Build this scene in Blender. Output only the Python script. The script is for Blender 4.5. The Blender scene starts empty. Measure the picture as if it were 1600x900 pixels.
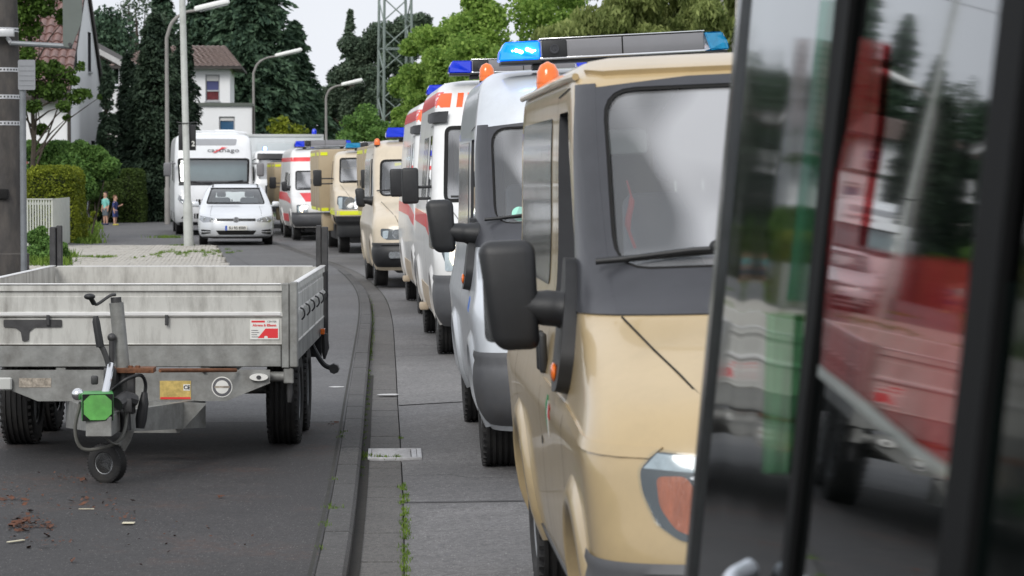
import bpy, bmesh, math, random
import numpy as np
from mathutils import Vector, Matrix
from mathutils.geometry import tessellate_polygon
random.seed(7)
rng = np.random.default_rng(7)
R = math.radians
sc = bpy.context.scene
C = sc.collection
F = 4250.0            # focal length in photograph pixels (long lens)
CAMH = 1.8

# ------------------------------------------------------------------ camera, world, sun, exposure
cam_d = bpy.data.cameras.new('camera')
cam = bpy.data.objects.new('camera', cam_d)
C.objects.link(cam)
cam.location = (0, 0, CAMH)
cam.rotation_euler = (R(90) - math.atan(180 / F), 0, 0)
cam_d.sensor_width = 36
cam_d.lens = 36 * F / 1600
cam_d.clip_start = 0.1
cam_d.clip_end = 3000
cam_d.dof.use_dof = True
cam_d.dof.focus_distance = 20
cam_d.dof.aperture_fstop = 8
sc.camera = cam

SUN_EL, SUN_ROT = R(38), R(204)
w = bpy.data.worlds.new('World')
sc.world = w
w.use_nodes = True
nt = w.node_tree
nt.nodes.clear()
out = nt.nodes.new('ShaderNodeOutputWorld')
bg = nt.nodes.new('ShaderNodeBackground')
sky = nt.nodes.new('ShaderNodeTexSky')
sky.sky_type = 'NISHITA'
sky.sun_disc = False
sky.sun_elevation = SUN_EL
sky.sun_rotation = SUN_ROT
sky.air_density = 1.0
sky.dust_density = 4.0
# overcast: an even veil of pale cloud drawn over the blue sky, thinner and thicker by soft noise
tc = nt.nodes.new('ShaderNodeTexCoord')
ns = nt.nodes.new('ShaderNodeTexNoise')
ns.inputs['Scale'].default_value = 2.2
ns.inputs['Detail'].default_value = 5
rm = nt.nodes.new('ShaderNodeValToRGB')
rm.color_ramp.elements[0].position = 0.3
rm.color_ramp.elements[0].color = (6.6, 6.9, 7.5, 1)
rm.color_ramp.elements[1].position = 0.7
rm.color_ramp.elements[1].color = (9.0, 9.15, 9.5, 1)
mx = nt.nodes.new('ShaderNodeMix')
mx.data_type = 'RGBA'
mx.inputs[0].default_value = 0.92
nt.links.new(tc.outputs['Generated'], ns.inputs['Vector'])
nt.links.new(ns.outputs['Fac'], rm.inputs['Fac'])
nt.links.new(sky.outputs[0], mx.inputs[6])
nt.links.new(rm.outputs[0], mx.inputs[7])
nt.links.new(mx.outputs[2], bg.inputs['Color'])
bg.inputs['Strength'].default_value = 0.10
nt.links.new(bg.outputs[0], out.inputs['Surface'])

sun_d = bpy.data.lights.new('sun', 'SUN')
sun_d.energy = 1.5
sun_d.angle = R(24)
sun_d.color = (1.0, 0.97, 0.92)
sun = bpy.data.objects.new('sun', sun_d)
C.objects.link(sun)
sun.rotation_euler = (R(90) - SUN_EL, 0, math.pi - SUN_ROT)

sc.view_settings.view_transform = 'Standard'
sc.view_settings.look = 'None'
sc.view_settings.exposure = 0.32
sc.view_settings.gamma = 1.0
sc.cycles.max_bounces = 8
sc.cycles.transparent_max_bounces = 12
sc.cycles.caustics_reflective = False
sc.cycles.caustics_refractive = False

# ------------------------------------------------------------------ materials
MATS = {}
def mat(name, col, rough=0.6, metal=0.0, coat=0.0, var=0.15, vscale=6.0, bump=0.0, bscale=60.0,
        dirt=None, dirt_amt=0.0, dirt_scale=3.0, dirt_low=None, emit=None, estr=0.0, spec=0.5, stretch=None, sheen=0.0):
    if name in MATS:
        return MATS[name]
    m = bpy.data.materials.new(name)
    m.use_nodes = True
    t = m.node_tree
    b = t.nodes['Principled BSDF']
    b.inputs['Roughness'].default_value = rough
    b.inputs['Metallic'].default_value = metal
    b.inputs['Coat Weight'].default_value = coat
    b.inputs['Coat Roughness'].default_value = 0.06
    b.inputs['Specular IOR Level'].default_value = spec
    tcn = t.nodes.new('ShaderNodeTexCoord')
    vec = tcn.outputs['Object']
    if stretch:
        mp = t.nodes.new('ShaderNodeMapping')
        mp.inputs['Scale'].default_value = stretch
        t.links.new(vec, mp.inputs['Vector'])
        vec = mp.outputs[0]
    n = t.nodes.new('ShaderNodeTexNoise')
    n.inputs['Scale'].default_value = vscale
    n.inputs['Detail'].default_value = 6
    n.inputs['Roughness'].default_value = 0.65
    t.links.new(vec, n.inputs['Vector'])
    r = t.nodes.new('ShaderNodeValToRGB')
    r.color_ramp.elements[0].position = 0.3
    r.color_ramp.elements[1].position = 0.7
    r.color_ramp.elements[0].color = tuple(c * (1 - var) for c in col) + (1,)
    r.color_ramp.elements[1].color = tuple(min(1, c * (1 + var)) for c in col) + (1,)
    t.links.new(n.outputs['Fac'], r.inputs['Fac'])
    colout = r.outputs[0]
    if dirt is not None:
        n2 = t.nodes.new('ShaderNodeTexNoise')
        n2.inputs['Scale'].default_value = dirt_scale
        n2.inputs['Detail'].default_value = 8
        n2.inputs['Roughness'].default_value = 0.7
        t.links.new(vec, n2.inputs['Vector'])
        mr = t.nodes.new('ShaderNodeMapRange')
        mr.inputs['From Min'].default_value = 0.45
        mr.inputs['From Max'].default_value = 0.75
        mr.inputs['To Max'].default_value = dirt_amt
        t.links.new(n2.outputs['Fac'], mr.inputs['Value'])
        fac = mr.outputs[0]
        if dirt_low is not None:      # road spray gathers on the lowest part of a body
            sp = t.nodes.new('ShaderNodeSeparateXYZ')
            t.links.new(tcn.outputs['Object'], sp.inputs[0])
            m2 = t.nodes.new('ShaderNodeMapRange')
            m2.inputs['From Min'].default_value = dirt_low
            m2.inputs['From Max'].default_value = dirt_low * 0.3
            m2.inputs['To Max'].default_value = 0.75
            t.links.new(sp.outputs['Z'], m2.inputs['Value'])
            mm = t.nodes.new('ShaderNodeMath'); mm.operation = 'MULTIPLY'
            t.links.new(m2.outputs[0], mm.inputs[0]); t.links.new(n2.outputs['Fac'], mm.inputs[1])
            ad = t.nodes.new('ShaderNodeMath'); ad.operation = 'ADD'; ad.use_clamp = True
            t.links.new(mm.outputs[0], ad.inputs[0]); t.links.new(fac, ad.inputs[1])
            fac = ad.outputs[0]
        mxx = t.nodes.new('ShaderNodeMix'); mxx.data_type = 'RGBA'
        t.links.new(fac, mxx.inputs[0])
        t.links.new(colout, mxx.inputs[6])
        mxx.inputs[7].default_value = tuple(dirt) + (1,)
        colout = mxx.outputs[2]
        ra = t.nodes.new('ShaderNodeMath'); ra.operation = 'MULTIPLY_ADD'; ra.use_clamp = True
        t.links.new(fac, ra.inputs[0]); ra.inputs[1].default_value = 0.3; ra.inputs[2].default_value = rough
        t.links.new(ra.outputs[0], b.inputs['Roughness'])
    t.links.new(colout, b.inputs['Base Color'])
    if bump:
        n3 = t.nodes.new('ShaderNodeTexNoise')
        n3.inputs['Scale'].default_value = bscale
        n3.inputs['Detail'].default_value = 3
        t.links.new(vec, n3.inputs['Vector'])
        bp = t.nodes.new('ShaderNodeBump')
        bp.inputs['Strength'].default_value = bump
        bp.inputs['Distance'].default_value = 0.01
        t.links.new(n3.outputs['Fac'], bp.inputs['Height'])
        t.links.new(bp.outputs[0], b.inputs['Normal'])
    if emit:
        b.inputs['Emission Color'].default_value = tuple(emit) + (1,)
        b.inputs['Emission Strength'].default_value = estr
    MATS[name] = m
    return m

def glass_mat(name, tint=(0.75, 0.82, 0.8), ior=1.5, rough=0.01, boost=1.0, base=0.0, wave=0.0, wscale=3.0, dust_glare=0.0):
    if name in MATS:
        return MATS[name]
    m = bpy.data.materials.new(name)
    m.use_nodes = True
    t = m.node_tree
    t.nodes.clear()
    o = t.nodes.new('ShaderNodeOutputMaterial')
    tr = t.nodes.new('ShaderNodeBsdfTransparent')
    tr.inputs[0].default_value = tuple(tint) + (1,)
    g = t.nodes.new('ShaderNodeBsdfGlossy')
    g.inputs['Roughness'].default_value = rough
    g.inputs['Color'].default_value = (0.95, 0.97, 0.98, 1)
    fr = t.nodes.new('ShaderNodeLayerWeight')      # Schlick's Fresnel, the same from both sides of the pane
    fr.inputs['Blend'].default_value = 0.5
    pw = t.nodes.new('ShaderNodeMath'); pw.operation = 'POWER'; pw.inputs[1].default_value = 5
    t.links.new(fr.outputs['Facing'], pw.inputs[0])
    f0 = ((ior - 1) / (ior + 1)) ** 2
    ma = t.nodes.new('ShaderNodeMath'); ma.operation = 'MULTIPLY_ADD'; ma.use_clamp = True
    ma.inputs[1].default_value = boost * (1 - f0); ma.inputs[2].default_value = base + f0
    t.links.new(pw.outputs[0], ma.inputs[0])
    ms = t.nodes.new('ShaderNodeMixShader')
    t.links.new(ma.outputs[0], ms.inputs[0])
    t.links.new(tr.outputs[0], ms.inputs[1]); t.links.new(g.outputs[0], ms.inputs[2])
    t.links.new(ms.outputs[0], o.inputs['Surface'])
    if dust_glare:                                      # dusty film; its soft white streaks are reflections painted onto the pane
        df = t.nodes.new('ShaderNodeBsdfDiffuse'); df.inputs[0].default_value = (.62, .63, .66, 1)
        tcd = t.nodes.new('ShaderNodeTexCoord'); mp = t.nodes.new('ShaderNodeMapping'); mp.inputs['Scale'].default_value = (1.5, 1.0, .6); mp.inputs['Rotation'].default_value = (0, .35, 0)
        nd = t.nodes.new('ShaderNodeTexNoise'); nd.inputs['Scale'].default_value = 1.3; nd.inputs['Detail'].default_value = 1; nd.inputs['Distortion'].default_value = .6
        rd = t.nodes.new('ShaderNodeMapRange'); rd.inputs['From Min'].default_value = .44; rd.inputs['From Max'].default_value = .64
        rd.inputs['To Min'].default_value = dust_glare * .3; rd.inputs['To Max'].default_value = dust_glare * 2.5
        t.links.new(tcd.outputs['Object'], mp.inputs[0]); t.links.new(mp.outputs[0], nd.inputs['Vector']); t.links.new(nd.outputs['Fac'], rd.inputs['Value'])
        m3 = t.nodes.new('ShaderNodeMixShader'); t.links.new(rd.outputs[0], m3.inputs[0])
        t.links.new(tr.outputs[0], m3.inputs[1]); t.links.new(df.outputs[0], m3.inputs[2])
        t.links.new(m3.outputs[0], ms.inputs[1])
    if wave:
        tcn = t.nodes.new('ShaderNodeTexCoord')
        n3 = t.nodes.new('ShaderNodeTexNoise')
        n3.inputs['Scale'].default_value = wscale
        n3.inputs['Detail'].default_value = 1
        t.links.new(tcn.outputs['Object'], n3.inputs['Vector'])
        bp = t.nodes.new('ShaderNodeBump')
        bp.inputs['Strength'].default_value = 1.0
        bp.inputs['Distance'].default_value = wave
        t.links.new(n3.outputs['Fac'], bp.inputs['Height'])
        t.links.new(bp.outputs[0], g.inputs['Normal'])
    MATS[name] = m
    return m

GRIME = (0.10, 0.085, 0.06)
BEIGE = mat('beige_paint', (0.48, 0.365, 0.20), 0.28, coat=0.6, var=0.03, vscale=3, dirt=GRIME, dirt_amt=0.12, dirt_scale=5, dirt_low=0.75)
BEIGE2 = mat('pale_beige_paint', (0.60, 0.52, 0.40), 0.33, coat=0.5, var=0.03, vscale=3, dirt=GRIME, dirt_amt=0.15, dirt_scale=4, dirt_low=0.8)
TAN = mat('tan_box_panel', (0.40, 0.32, 0.21), 0.5, var=0.05, vscale=2, dirt=GRIME, dirt_amt=0.2, dirt_scale=4)
SILVER = mat('silver_paint', (0.62, 0.66, 0.71), 0.3, metal=0.15, coat=0.6, var=0.03, dirt=GRIME, dirt_amt=0.12, dirt_scale=5, dirt_low=0.8)
WHITE = mat('white_paint', (0.78, 0.80, 0.82), 0.35, coat=0.5, var=0.02, dirt=GRIME, dirt_amt=0.10, dirt_scale=4, dirt_low=0.8)
WHITEDIRTY = mat('white_paint_dirty_sills', (0.76, 0.77, 0.77), 0.38, coat=0.4, var=0.03, dirt=(0.20, 0.15, 0.09), dirt_amt=0.2, dirt_scale=3, dirt_low=1.1)
CARWHITE = mat('car_white_metallic', (0.72, 0.75, 0.79), 0.28, metal=0.2, coat=0.7, var=0.02)
RED = mat('red_foil', (0.72, 0.035, 0.045), 0.4, coat=0.3, var=0.05)
ORANGERED = mat('orange_red_foil', (0.95, 0.13, 0.03), 0.4, var=0.05)
YELLOW = mat('yellow_reflective', (0.75, 0.80, 0.02), 0.4, var=0.05, emit=None)
BLACKP = mat('black_plastic', (0.018, 0.019, 0.021), 0.48, var=0.15, vscale=20, bump=0.12, bscale=400)
GREYP = mat('dark_grey_plastic', (0.045, 0.047, 0.055), 0.30, var=0.1, vscale=10, bump=0.08, bscale=300)
BUMPERG = mat('grey_bumper_plastic', (0.085, 0.088, 0.095), 0.5, var=0.12, vscale=8, bump=0.15, bscale=350, dirt=GRIME, dirt_amt=0.3)
SEAM = mat('seam_black', (0.006, 0.006, 0.006), 0.9, var=0.0)
RUBBER = mat('rubber', (0.016, 0.016, 0.017), 0.75, var=0.2, vscale=25, bump=0.3, bscale=120, dirt=(0.07, 0.065, 0.055), dirt_amt=0.35, dirt_scale=9)
STEEL = mat('wheel_steel', (0.30, 0.31, 0.32), 0.45, metal=0.6, var=0.1)
CHROME = mat('chrome', (0.75, 0.76, 0.78), 0.15, metal=1.0, var=0.03)
DARKMET = mat('dark_metal', (0.07, 0.07, 0.072), 0.55, metal=0.5, var=0.25, vscale=15)
GALV = mat('galvanised_steel', (0.27, 0.275, 0.265), 0.5, metal=0.3, var=0.25, vscale=9, bump=0.1, dirt=(0.08, 0.07, 0.06), dirt_amt=0.6, dirt_scale=5)
ALU = mat('aluminium_board', (0.56, 0.56, 0.53), 0.42, metal=0.15, var=0.06, vscale=3, dirt=(0.13, 0.12, 0.105), dirt_amt=0.75, dirt_scale=2.4, stretch=(3.2, 3.2, .8), bump=0.08)
ALULT = mat('aluminium_rim', (0.78, 0.78, 0.77), 0.35, metal=0.35, var=0.08, vscale=8)
RUST = mat('rusty_plate', (0.16, 0.065, 0.03), 0.8, var=0.4, vscale=30, bump=0.3)
LAMPGLASS = glass_mat('lamp_cover_glass', (.93, .95, .96), 1.4, boost=.9, base=.0, rough=.04)
TINTED = mat('tinted_pane', (.01, .012, .012), .13, coat=.3, var=0, spec=.5, bump=.25, bscale=1.6, stretch=(1, 7, .35))
GLASSC = glass_mat('clean_windscreen_glass', (0.72, 0.80, 0.79), 1.6, boost=1.5, base=0.10)
INTER = mat('cab_interior', (0.05, 0.052, 0.058), 0.85, var=0.1)
SEATM = mat('seat_cloth', (0.09, 0.095, 0.11), 0.9, var=0.15)
HEADLINER = mat('pale_headliner', (0.35, 0.35, 0.34), 0.9, var=0.05)
PAPER = mat('white_paper', (0.75, 0.75, 0.72), 0.7, var=0.03)
BLUEL = mat('blue_lens', (0.005, 0.03, 0.55), 0.12, coat=0.8, var=0.1, emit=(0.0, 0.03, 0.6), estr=0.25)
BLUEON = mat('blue_lens_flashing', (0.01, 0.22, 0.85), 0.12, coat=0.8, var=0.1, emit=(0.0, 0.22, 1.0), estr=0.9)
CYANL = mat('cyan_lens', (0.01, 0.22, 0.42), 0.12, coat=0.8, var=0.25, vscale=25, emit=(0.0, 0.25, 0.55), estr=0.12)
LEDON = mat('lit_led', (0.7, 0.9, 1.0), 0.3, var=0.0, emit=(0.45, 0.8, 1.0), estr=9.0)
AMBER = mat('amber_lens', (0.85, 0.17, 0.015), 0.15, coat=0.7, var=0.15, vscale=30)
LENS = mat('headlamp_reflector', (0.5, 0.53, 0.55), 0.12, metal=0.85, var=0.25, vscale=30, bump=0.3, bscale=80)
LENSON = mat('lit_headlamp', (0.8, 0.75, 0.65), 0.2, var=0.0, emit=(1.0, 0.86, 0.62), estr=2.6)
LENSBLUE = mat('headlamp_clear_top', (0.35, 0.42, 0.46), 0.12, coat=0.9, var=0.2, vscale=25)
LENSDARK = mat('headlamp_housing', (0.05, 0.065, 0.075), 0.2, coat=0.8, var=0.2)
LENSORG = mat('indicator_amber_glass', (0.36, 0.09, 0.03), 0.15, coat=0.9, var=0.25, vscale=9, bump=0.35, bscale=40, stretch=(5, 5, .6))
GLASS = glass_mat('windscreen_glass', (0.80, 0.86, 0.86), 1.6, boost=1.5, base=0.05, dust_glare=.24)
SIDEG = glass_mat('side_glass', (0.22, 0.26, 0.25), 1.55, boost=1.3, base=0.04)
WALLW = mat('white_render', (0.80, 0.81, 0.83), 0.9, var=0.03, vscale=1.2, bump=0.1, bscale=90)
WALLC = mat('cream_render', (0.66, 0.64, 0.60), 0.9, var=0.04)
WOODD = mat('dark_wood', (0.05, 0.045, 0.042), 0.8, var=0.2)
CONC = mat('concrete', (0.30, 0.29, 0.27), 0.9, var=0.15, vscale=4, bump=0.2)
POLE = mat('grey_pole_paint', (0.32, 0.35, 0.33), 0.5, var=0.12, vscale=2, dirt=(0.15, 0.15, 0.13), dirt_amt=0.4)
LAMPP = mat('lamp_post_zinc', (0.24, 0.23, 0.22), 0.6, var=0.15, vscale=3)
LAMPH = mat('lamp_head_pale', (0.80, 0.81, 0.80), 0.4, var=0.05)
BARK = mat('bark', (0.06, 0.048, 0.038), 0.95, var=0.35, vscale=8, bump=0.5, bscale=20)
BIRCH = mat('birch_bark', (0.55, 0.53, 0.48), 0.9, var=0.5, vscale=3, stretch=(1, 1, 4))

def leafmat(name, a, b, rough=0.7, trans=0.25):
    if name in MATS:
        return MATS[name]
    m = bpy.data.materials.new(name)
    m.use_nodes = True
    t = m.node_tree
    p = t.nodes['Principled BSDF']
    p.inputs['Roughness'].default_value = rough
    p.inputs['Specular IOR Level'].default_value = 0.25
    tcn = t.nodes.new('ShaderNodeTexCoord')
    n = t.nodes.new('ShaderNodeTexNoise'); n.inputs['Scale'].default_value = 1.1; n.inputs['Detail'].default_value = 6
    t.links.new(tcn.outputs['Object'], n.inputs['Vector'])
    wn = t.nodes.new('ShaderNodeNewGeometry')
    add = t.nodes.new('ShaderNodeMath'); add.operation = 'MULTIPLY_ADD'
    add.inputs[1].default_value = 0.5
    t.links.new(wn.outputs['Random Per Island'], add.inputs[0]); t.links.new(n.outputs['Fac'], add.inputs[2])
    r = t.nodes.new('ShaderNodeValToRGB')
    r.color_ramp.elements[0].position = 0.45; r.color_ramp.elements[1].position = 1.0
    r.color_ramp.elements[0].color = tuple(a) + (1,); r.color_ramp.elements[1].color = tuple(b) + (1,)
    t.links.new(add.outputs[0], r.inputs['Fac'])
    t.links.new(r.outputs[0], p.inputs['Base Color'])
    tl = t.nodes.new('ShaderNodeBsdfTranslucent')
    t.links.new(r.outputs[0], tl.inputs['Color'])
    ms = t.nodes.new('ShaderNodeMixShader'); ms.inputs[0].default_value = trans
    t.links.new(p.outputs[0], ms.inputs[1]); t.links.new(tl.outputs[0], ms.inputs[2])
    t.links.new(ms.outputs[0], t.nodes['Material Output'].inputs['Surface'])
    MATS[name] = m
    return m
L_CON = leafmat('conifer_needles', (0.012, 0.026, 0.017), (0.05, 0.082, 0.048), trans=0.1)
L_SPR = leafmat('spruce_needles', (0.020, 0.046, 0.030), (0.085, 0.145, 0.085), trans=0.1)
L_PIN = leafmat('pine_needles', (0.04, 0.07, 0.045), (0.12, 0.165, 0.11), trans=0.1)
L_DEC = leafmat('fresh_leaves', (0.10, 0.20, 0.035), (0.36, 0.52, 0.12), trans=0.45)
L_DEC2 = leafmat('olive_leaves', (0.12, 0.165, 0.045), (0.36, 0.42, 0.15), trans=0.4)
L_LIN = leafmat('linden_leaves', (0.03, 0.065, 0.012), (0.10, 0.18, 0.03), trans=0.3)
L_BUSH = leafmat('bush_leaves', (0.05, 0.12, 0.03), (0.18, 0.32, 0.08), trans=0.25)
L_HEDY = leafmat('yellow_hedge_leaves', (0.07, 0.11, 0.012), (0.27, 0.31, 0.03), trans=0.25)
L_HEDG = leafmat('hedge_leaves', (0.03, 0.055, 0.012), (0.09, 0.14, 0.03), trans=0.2)
L_GRASS = leafmat('grass_blades', (0.06, 0.12, 0.015), (0.20, 0.30, 0.05), trans=0.3)

# ------------------------------------------------------------------ helpers
ORIENTED = []
def tag(o, label=None, cat=None, group=None, kind=None):
    if label: o['label'] = label
    if cat: o['category'] = cat
    if group: o['group'] = group
    if kind: o['kind'] = kind
    return o

def thing(name, label, cat, loc=(0, 0, 0), rot=(0, 0, 0), group=None):
    o = bpy.data.objects.new(name, None)
    C.objects.link(o)
    o.location = loc
    o.rotation_euler = rot
    o.empty_display_size = 0.2
    return tag(o, label, cat, group)

def link(name, me, m, parent=None, smooth=None):
    if m is not None and not me.materials:
        me.materials.append(m)
    if smooth:
        me.shade_smooth()
        me.set_sharp_from_angle(angle=R(smooth))
    o = bpy.data.objects.new(name, me)
    C.objects.link(o)
    if parent is not None:
        o.parent = parent
    return o

def obj(name, bm, m, parent=None, smooth=35):
    me = bpy.data.meshes.new(name)
    if bm not in ORIENTED:
        bmesh.ops.recalc_face_normals(bm, faces=bm.faces)
    ORIENTED.clear()
    bm.to_mesh(me)
    bm.free()
    return link(name, me, m, parent, smooth)

def pyd(name, vs, fs, m, parent=None, smooth=None):
    me = bpy.data.meshes.new(name)
    me.from_pydata(vs, [], fs)
    me.update()
    return link(name, me, m, parent, smooth)

def quads(name, V, m, parent=None):
    """V: (n,4,3) array -> one mesh of loose quads"""
    n = V.shape[0]
    me = bpy.data.meshes.new(name)
    me.vertices.add(n * 4)
    me.vertices.foreach_set('co', V.reshape(-1).astype(np.float32))
    me.loops.add(n * 4)
    me.loops.foreach_set('vertex_index', np.arange(n * 4, dtype=np.int32))
    me.polygons.add(n)
    me.polygons.foreach_set('loop_start', np.arange(0, n * 4, 4, dtype=np.int32))
    me.update()
    me.validate()
    return link(name, me, m, parent)

def BM():
    return bmesh.new()

def box(bm, x0, x1, y0, y1, z0, z1, bev=0.0, seg=2, M=None):
    vs = [bm.verts.new((x, y, z)) for x in (x0, x1) for y in (y0, y1) for z in (z0, z1)]
    idx = [(0, 1, 3, 2), (4, 6, 7, 5), (0, 4, 5, 1), (2, 3, 7, 6), (0, 2, 6, 4), (1, 5, 7, 3)]
    fs = [bm.faces.new([vs[i] for i in f]) for f in idx]
    geo = vs
    if bev > 0:
        es = list({e for f in fs for e in f.edges})
        r = bmesh.ops.bevel(bm, geom=es, offset=bev, segments=seg, profile=0.5, affect='EDGES')
        geo = list({v for f in r['faces'] for v in f.verts} | {v for v in vs if v.is_valid})
    if M is not None:
        bmesh.ops.transform(bm, matrix=M, verts=geo)
    return geo

def tube(bm, pts, rad, seg=12, caps=True):
    """swept tube through pts with radius (number or list)"""
    pts = [Vector(p) for p in pts]
    n = len(pts)
    rs = rad if isinstance(rad, (list, tuple)) else [rad] * n
    rings = []
    up = None
    for i, p in enumerate(pts):
        d = (pts[min(i + 1, n - 1)] - pts[max(i - 1, 0)]).normalized()
        if up is None:
            up = Vector((0, 0, 1)) if abs(d.z) < 0.9 else Vector((1, 0, 0))
        a = d.cross(up).normalized()
        b = a.cross(d).normalized()
        up = b
        ring = [bm.verts.new(p + (a * math.cos(t) + b * math.sin(t)) * rs[i]) for t in
                [2 * math.pi * k / seg for k in range(seg)]]
        rings.append(ring)
    for i in range(n - 1):
        for k in range(seg):
            bm.faces.new([rings[i][k], rings[i][(k + 1) % seg], rings[i + 1][(k + 1) % seg], rings[i + 1][k]])
    if caps:
        bm.faces.new(list(reversed(rings[0])))
        bm.faces.new(rings[-1])

def arc_pts(pts, k=6):
    """catmull-rom through points"""
    P = [Vector(p) for p in pts]
    P = [P[0] * 2 - P[1]] + P + [P[-1] * 2 - P[-2]]
    o = []
    for i in range(1, len(P) - 2):
        for j in range(k):
            t = j / k
            o.append(0.5 * ((2 * P[i]) + (P[i + 1] - P[i - 1]) * t + (2 * P[i - 1] - 5 * P[i] + 4 * P[i + 1] - P[i + 2]) * t * t
                            + (-P[i - 1] + 3 * P[i] - 3 * P[i + 1] + P[i + 2]) * t ** 3))
    o.append(P[-2])
    return o

def lathe(bm, prof, axis='x', seg=32, at=(0, 0, 0)):
    """prof: (along, radius) closed or open, revolved about axis"""
    rings = []
    for a, r in prof:
        ring = []
        for k in range(seg):
            t = 2 * math.pi * k / seg
            c, s = r * math.cos(t), r * math.sin(t)
            v = (a, c, s) if axis == 'x' else ((c, a, s) if axis == 'y' else (c, s, a))
            ring.append(bm.verts.new((v[0] + at[0], v[1] + at[1], v[2] + at[2])))
        rings.append(ring)
    for i in range(len(rings) - 1):
        for k in range(seg):
            bm.faces.new([rings[i][k], rings[i][(k + 1) % seg], rings[i + 1][(k + 1) % seg], rings[i + 1][k]])
    for ring in (rings[0], rings[-1]):
        try:
            bm.faces.new(ring)
        except ValueError:
            pass

def prism(bm, poly, axis, a, b):
    """poly in the plane across axis, extruded from a to b.  axis y: poly=(x,z); x: (y,z); z: (x,y)"""
    def p(u, v, t):
        return (u, t, v) if axis == 'y' else ((t, u, v) if axis == 'x' else (u, v, t))
    A = [bm.verts.new(p(u, v, a)) for u, v in poly]
    B = [bm.verts.new(p(u, v, b)) for u, v in poly]
    for tri in tessellate_polygon([[Vector((u, v, 0)) for u, v in poly]]):
        bm.faces.new([A[i] for i in tri])
        bm.faces.new([B[i] for i in reversed(tri)])
    n = len(poly)
    for i in range(n):
        bm.faces.new([A[i], A[(i + 1) % n], B[(i + 1) % n], B[i]])

def rpoly(pts, r, seg=4):
    """round the corners of a 2-D polygon"""
    o = []
    n = len(pts)
    for i in range(n):
        p0, p, p1 = Vector(pts[i - 1]), Vector(pts[i]), Vector(pts[(i + 1) % n])
        a, b = (p0 - p), (p1 - p)
        rr = min(r, a.length * 0.45, b.length * 0.45)
        A, B = p + a.normalized() * rr, p + b.normalized() * rr
        for k in range(seg + 1):
            t = k / seg
            q = A * (1 - t) ** 2 + p * 2 * t * (1 - t) + B * t * t
            o.append((q.x, q.y))
    return o

def text_obj(name, s, size, m, parent, M, extrude=0.001, bold=0.0, align='CENTER'):
    cu = bpy.data.curves.new(name, 'FONT')
    cu.body = s
    cu.size = size
    cu.extrude = extrude
    cu.offset = bold
    cu.align_x = align
    cu.align_y = 'CENTER'
    cu.resolution_u = 3
    t = bpy.data.objects.new('tmp', cu)
    C.objects.link(t)
    me = bpy.data.meshes.new_from_object(t.evaluated_get(bpy.context.evaluated_depsgraph_get()))
    bpy.data.objects.remove(t)
    me.transform(M)
    me.materials.clear()
    me.materials.append(m)
    me.name = name
    return link(name, me, m, parent)

def text_front(x, y, z):
    """matrix: text standing in the x-z plane, read from -y"""
    return Matrix.Translation((x, y, z)) @ Matrix.Rotation(R(90), 4, 'X')

def pchip(xs, ys):
    xs = np.array(xs, float); ys = np.array(ys, float)
    h = np.diff(xs); d = np.diff(ys) / h
    m = np.zeros(len(xs))
    m[0], m[-1] = d[0], d[-1]
    for i in range(1, len(xs) - 1):
        if d[i - 1] * d[i] > 0:
            w1 = 2 * h[i] + h[i - 1]; w2 = h[i] + 2 * h[i - 1]
            m[i] = (w1 + w2) / (w1 / d[i - 1] + w2 / d[i])
    def f(x):
        x = min(max(x, xs[0]), xs[-1])
        i = min(max(int(np.searchsorted(xs, x)) - 1, 0), len(xs) - 2)
        t = (x - xs[i]) / h[i]
        return ((2 * t ** 3 - 3 * t * t + 1) * ys[i] + (t ** 3 - 2 * t * t + t) * h[i] * m[i]
                + (-2 * t ** 3 + 3 * t * t) * ys[i + 1] + (t ** 3 - t * t) * h[i] * m[i + 1])
    return f

def PX(x, y, D):
    """the place at distance D seen at photo pixel (x, y) by the camera"""
    return Vector(((x - 800) / F * D, D, CAMH - (y - 270) / F * D))

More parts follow.
